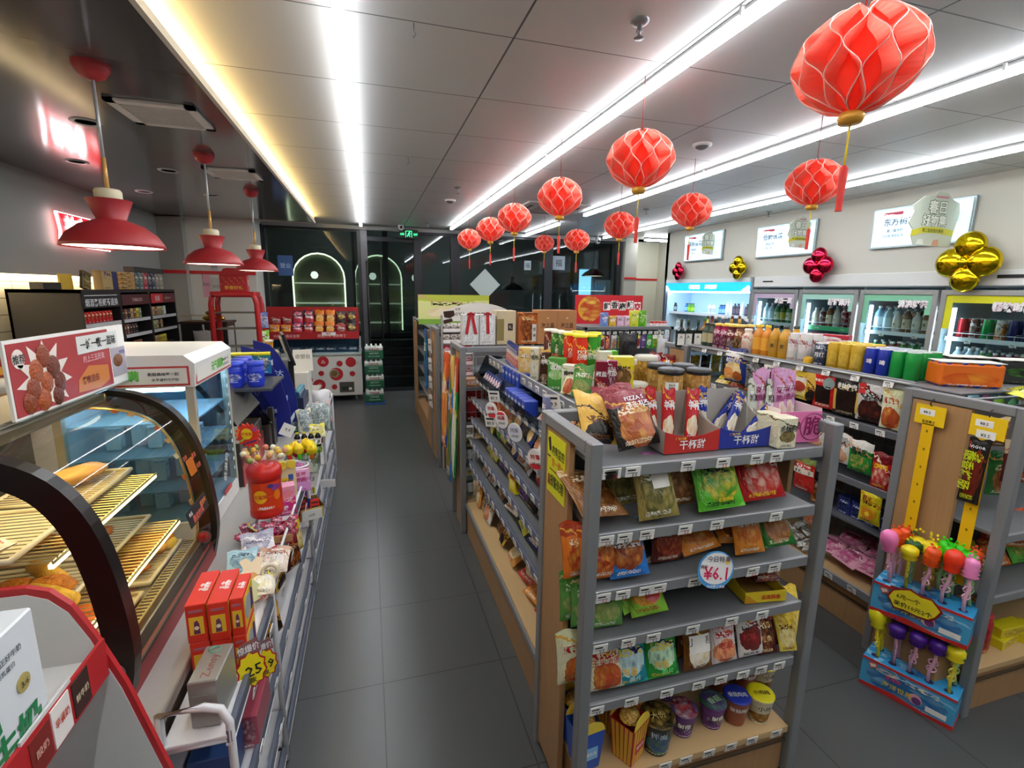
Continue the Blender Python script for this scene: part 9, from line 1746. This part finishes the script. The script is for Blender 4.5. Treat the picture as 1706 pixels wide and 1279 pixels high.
part('side_panel', M().prism([(0,.84),(.62,.84),(.62,1.07),(.56,1.07),(.0,.88)],-hw,-hw+.025,mat('9aa8a4',.4,.3),Matrix.Rotation(R(90),4,'Z') @ Matrix.Diagonal((1,-1,1,1))),fz)
part('inner_well', M().box(-hw+.03,hw-.03,.58,.60,.845,1.05,mat('7a98b8',.4)).box(-hw+.03,hw-.03,.02,.58,.846,.85,mat('a8c0d4',.5)),fz)
for i in range(16): solo('ice_lolly', pouch(.15,.10,.03,art(('c8d8e0','d8e0e8','b8c8d8','e0e0e0')[i % 4],('b0c4d4','c8d4dc','8aa4c0','d0d4d8')[i % 4], 'f0f4f4','5a7a9a','3a4a6a',.7,.5,.3,6),nx=5,nz=5,seed=i),'%s pale wrapped ice cream from the left in the freezer, %s row' % (ORD[i % 8],('front','rear')[i//8]),'ice cream',(FXA+.14+.178*(i % 8),8.78+.2*(i//8),.878),(R(-70),0,R(8*(i % 3))))
for x in (-hw+.1,hw-.1):
    for y in (.08,.54): part('caster', M().lathe([(.035,-.012),(.035,.012)], mat('6a6c6c',.4,.4),12,Tm(x, y,.036,0,R(90)) @ Matrix.Rotation(R(90),4,'Y')).box(x-.02,x+.02,y-.02,y+.02,.06,.11,STEEL),fz)
# red tiered snack display on the freezer
sd_=thing('snack_display','red lettered tiered snack display standing on the freezer','display stand',(FCX,8.72,1.075)); RDD=mat('a81a20',.45)
part('front_board', M().box(-hw+.02,hw-.02,-.02,-.012,0,.13,RDD).text('大袋装 满足全家',.055,mat('e8b8b8',.5),-.40,.055,flat(-.022),maxw=.52).text('超值分享 狗狗零食',.055,mat('e8b8b8',.5),.30,.055,flat(-.022),maxw=.56).box(.14,.36,-.0235,-.021,.06,.115,PAPER).text('特价',.04,REDINK,.25,.088,flat(-.025)),sd_)
part('tier', M().box(-hw+.02,hw-.02,-.012,.18,0,.06,RDD).box(-hw+.02,hw-.02,.18,.36,0,.22,RDD).box(-hw+.02,hw-.02,.345,.36,.22,.52,RDD),sd_)
part('frame_leg', M().box(-hw+.02,-hw+.05,.36,.40,-.01,.4,RDD).box(hw-.05,hw-.02,.36,.40,-.01,.4,RDD),sd_)
dg = {'orange': art('e08a1c','e09a28','f0e0c8','c86a14','3a2410',.7,.72,.14,5),'dogpink': art('2c2440','c83a58','e8e8e8','d8607a','f0f0f0',.62,.80,.14,5),'dogred': art('24204a','b82a34','e8e8e8','c83a3c','f0f0f0',.62,.80,.14,5),'choc': art('e07a1c','3a2418','c8904a','e8b04a','f0d8a0',.62,.40,.30,7),'dark': art('2a1c24','241a20','d8a83a','1c1418','f0d890',.7,.6,.24,6),'redp': art('9a1c24','b02430','e0c0b0','6a1018','f0e0d8',.7,.5,.3,6)}
dgm = {k: pouch(.155,.23,.06,m_, seed=i).mesh('snack_bag') for i,(k, m_) in enumerate(dg.items())}
DGN = {'orange': 'small orange dog-treat bag','dogpink': 'navy and pink dog-treat bag','dogred': 'navy and red dog-treat bag','choc': 'orange topped chocolate bag','dark': 'black and gold chocolate bag','redp': 'dark red snack bag'}
for row,(yy, zz, sq, hs_) in enumerate(((8.79,1.136,['orange','orange','dogpink','dogred','choc','choc','redp','dark'],[.75,.75,.9,.9,1,1,.8,.9]),(8.98,1.296,['redp','redp','dogpink','dogred','choc','choc','dark','dark'],[.6,.6,1,1.05,1.1,1.1,1,1]))):
    for i, k in enumerate(sq):
        o = tag(link('snack_bag', dgm[k], None,(FXA+.16+.172*i, yy, zz),(R(-10),0,R(random.uniform(-5,5)))),'%s, %s from the left in the %s row on the freezer display' % (DGN[k], ORD[i],('front','back')[row]),'snack bag','bags on the red freezer display'); o.scale = (1,1,hs_[i])
# stacked water packs
wpk = None
for i in range(4):
    t=thing('water_pack',['bottom','second','third','top'][i]+' green shrink-wrapped water pack in the stack beside the freezer','water pack',(.045+.012*(i % 2),8.42,.03+.245*i)); w, d, h = .30,.22,.24
    part('wrap', M().box(-w/2,w/2,-d/2,d/2,0,h*.60,mat('145a3c',.3),.012).box(-w/2+.004,w/2-.004,-d/2+.004,d/2-.004,h*.60,h*.86,mat('c4d2cc',.35),.012).text('农夫山泉',.04,mat('b02a38',.5),0,h*.72,flat(-d/2+.001),maxw=.22).text('饮用天然水',.030,mat('c8e0d0',.5),0,h*.42,flat(-d/2-.002),maxw=.2).text('NATURAL WATER',.022,mat('c8e0d0',.5),0,h*.22,flat(-d/2-.002),maxw=.2),t)
    caps=M()
    for a in range(4):
        for b in range(3): part('bottle_cap', M().lathe([(.028,h*.84),(.014,h*.92),(.014,h),(.001,h)], mat('d8e4dc',.35),10),t, loc=(-.112+.075*a,-.075+.075*b,0))
solo('pallet', M().box(-.17,.17,-.13,.13,0,.028,mat('1c4a9a',.5),.004),'flat blue plastic base under the water pack stack','pallet',(.05,8.42,0))
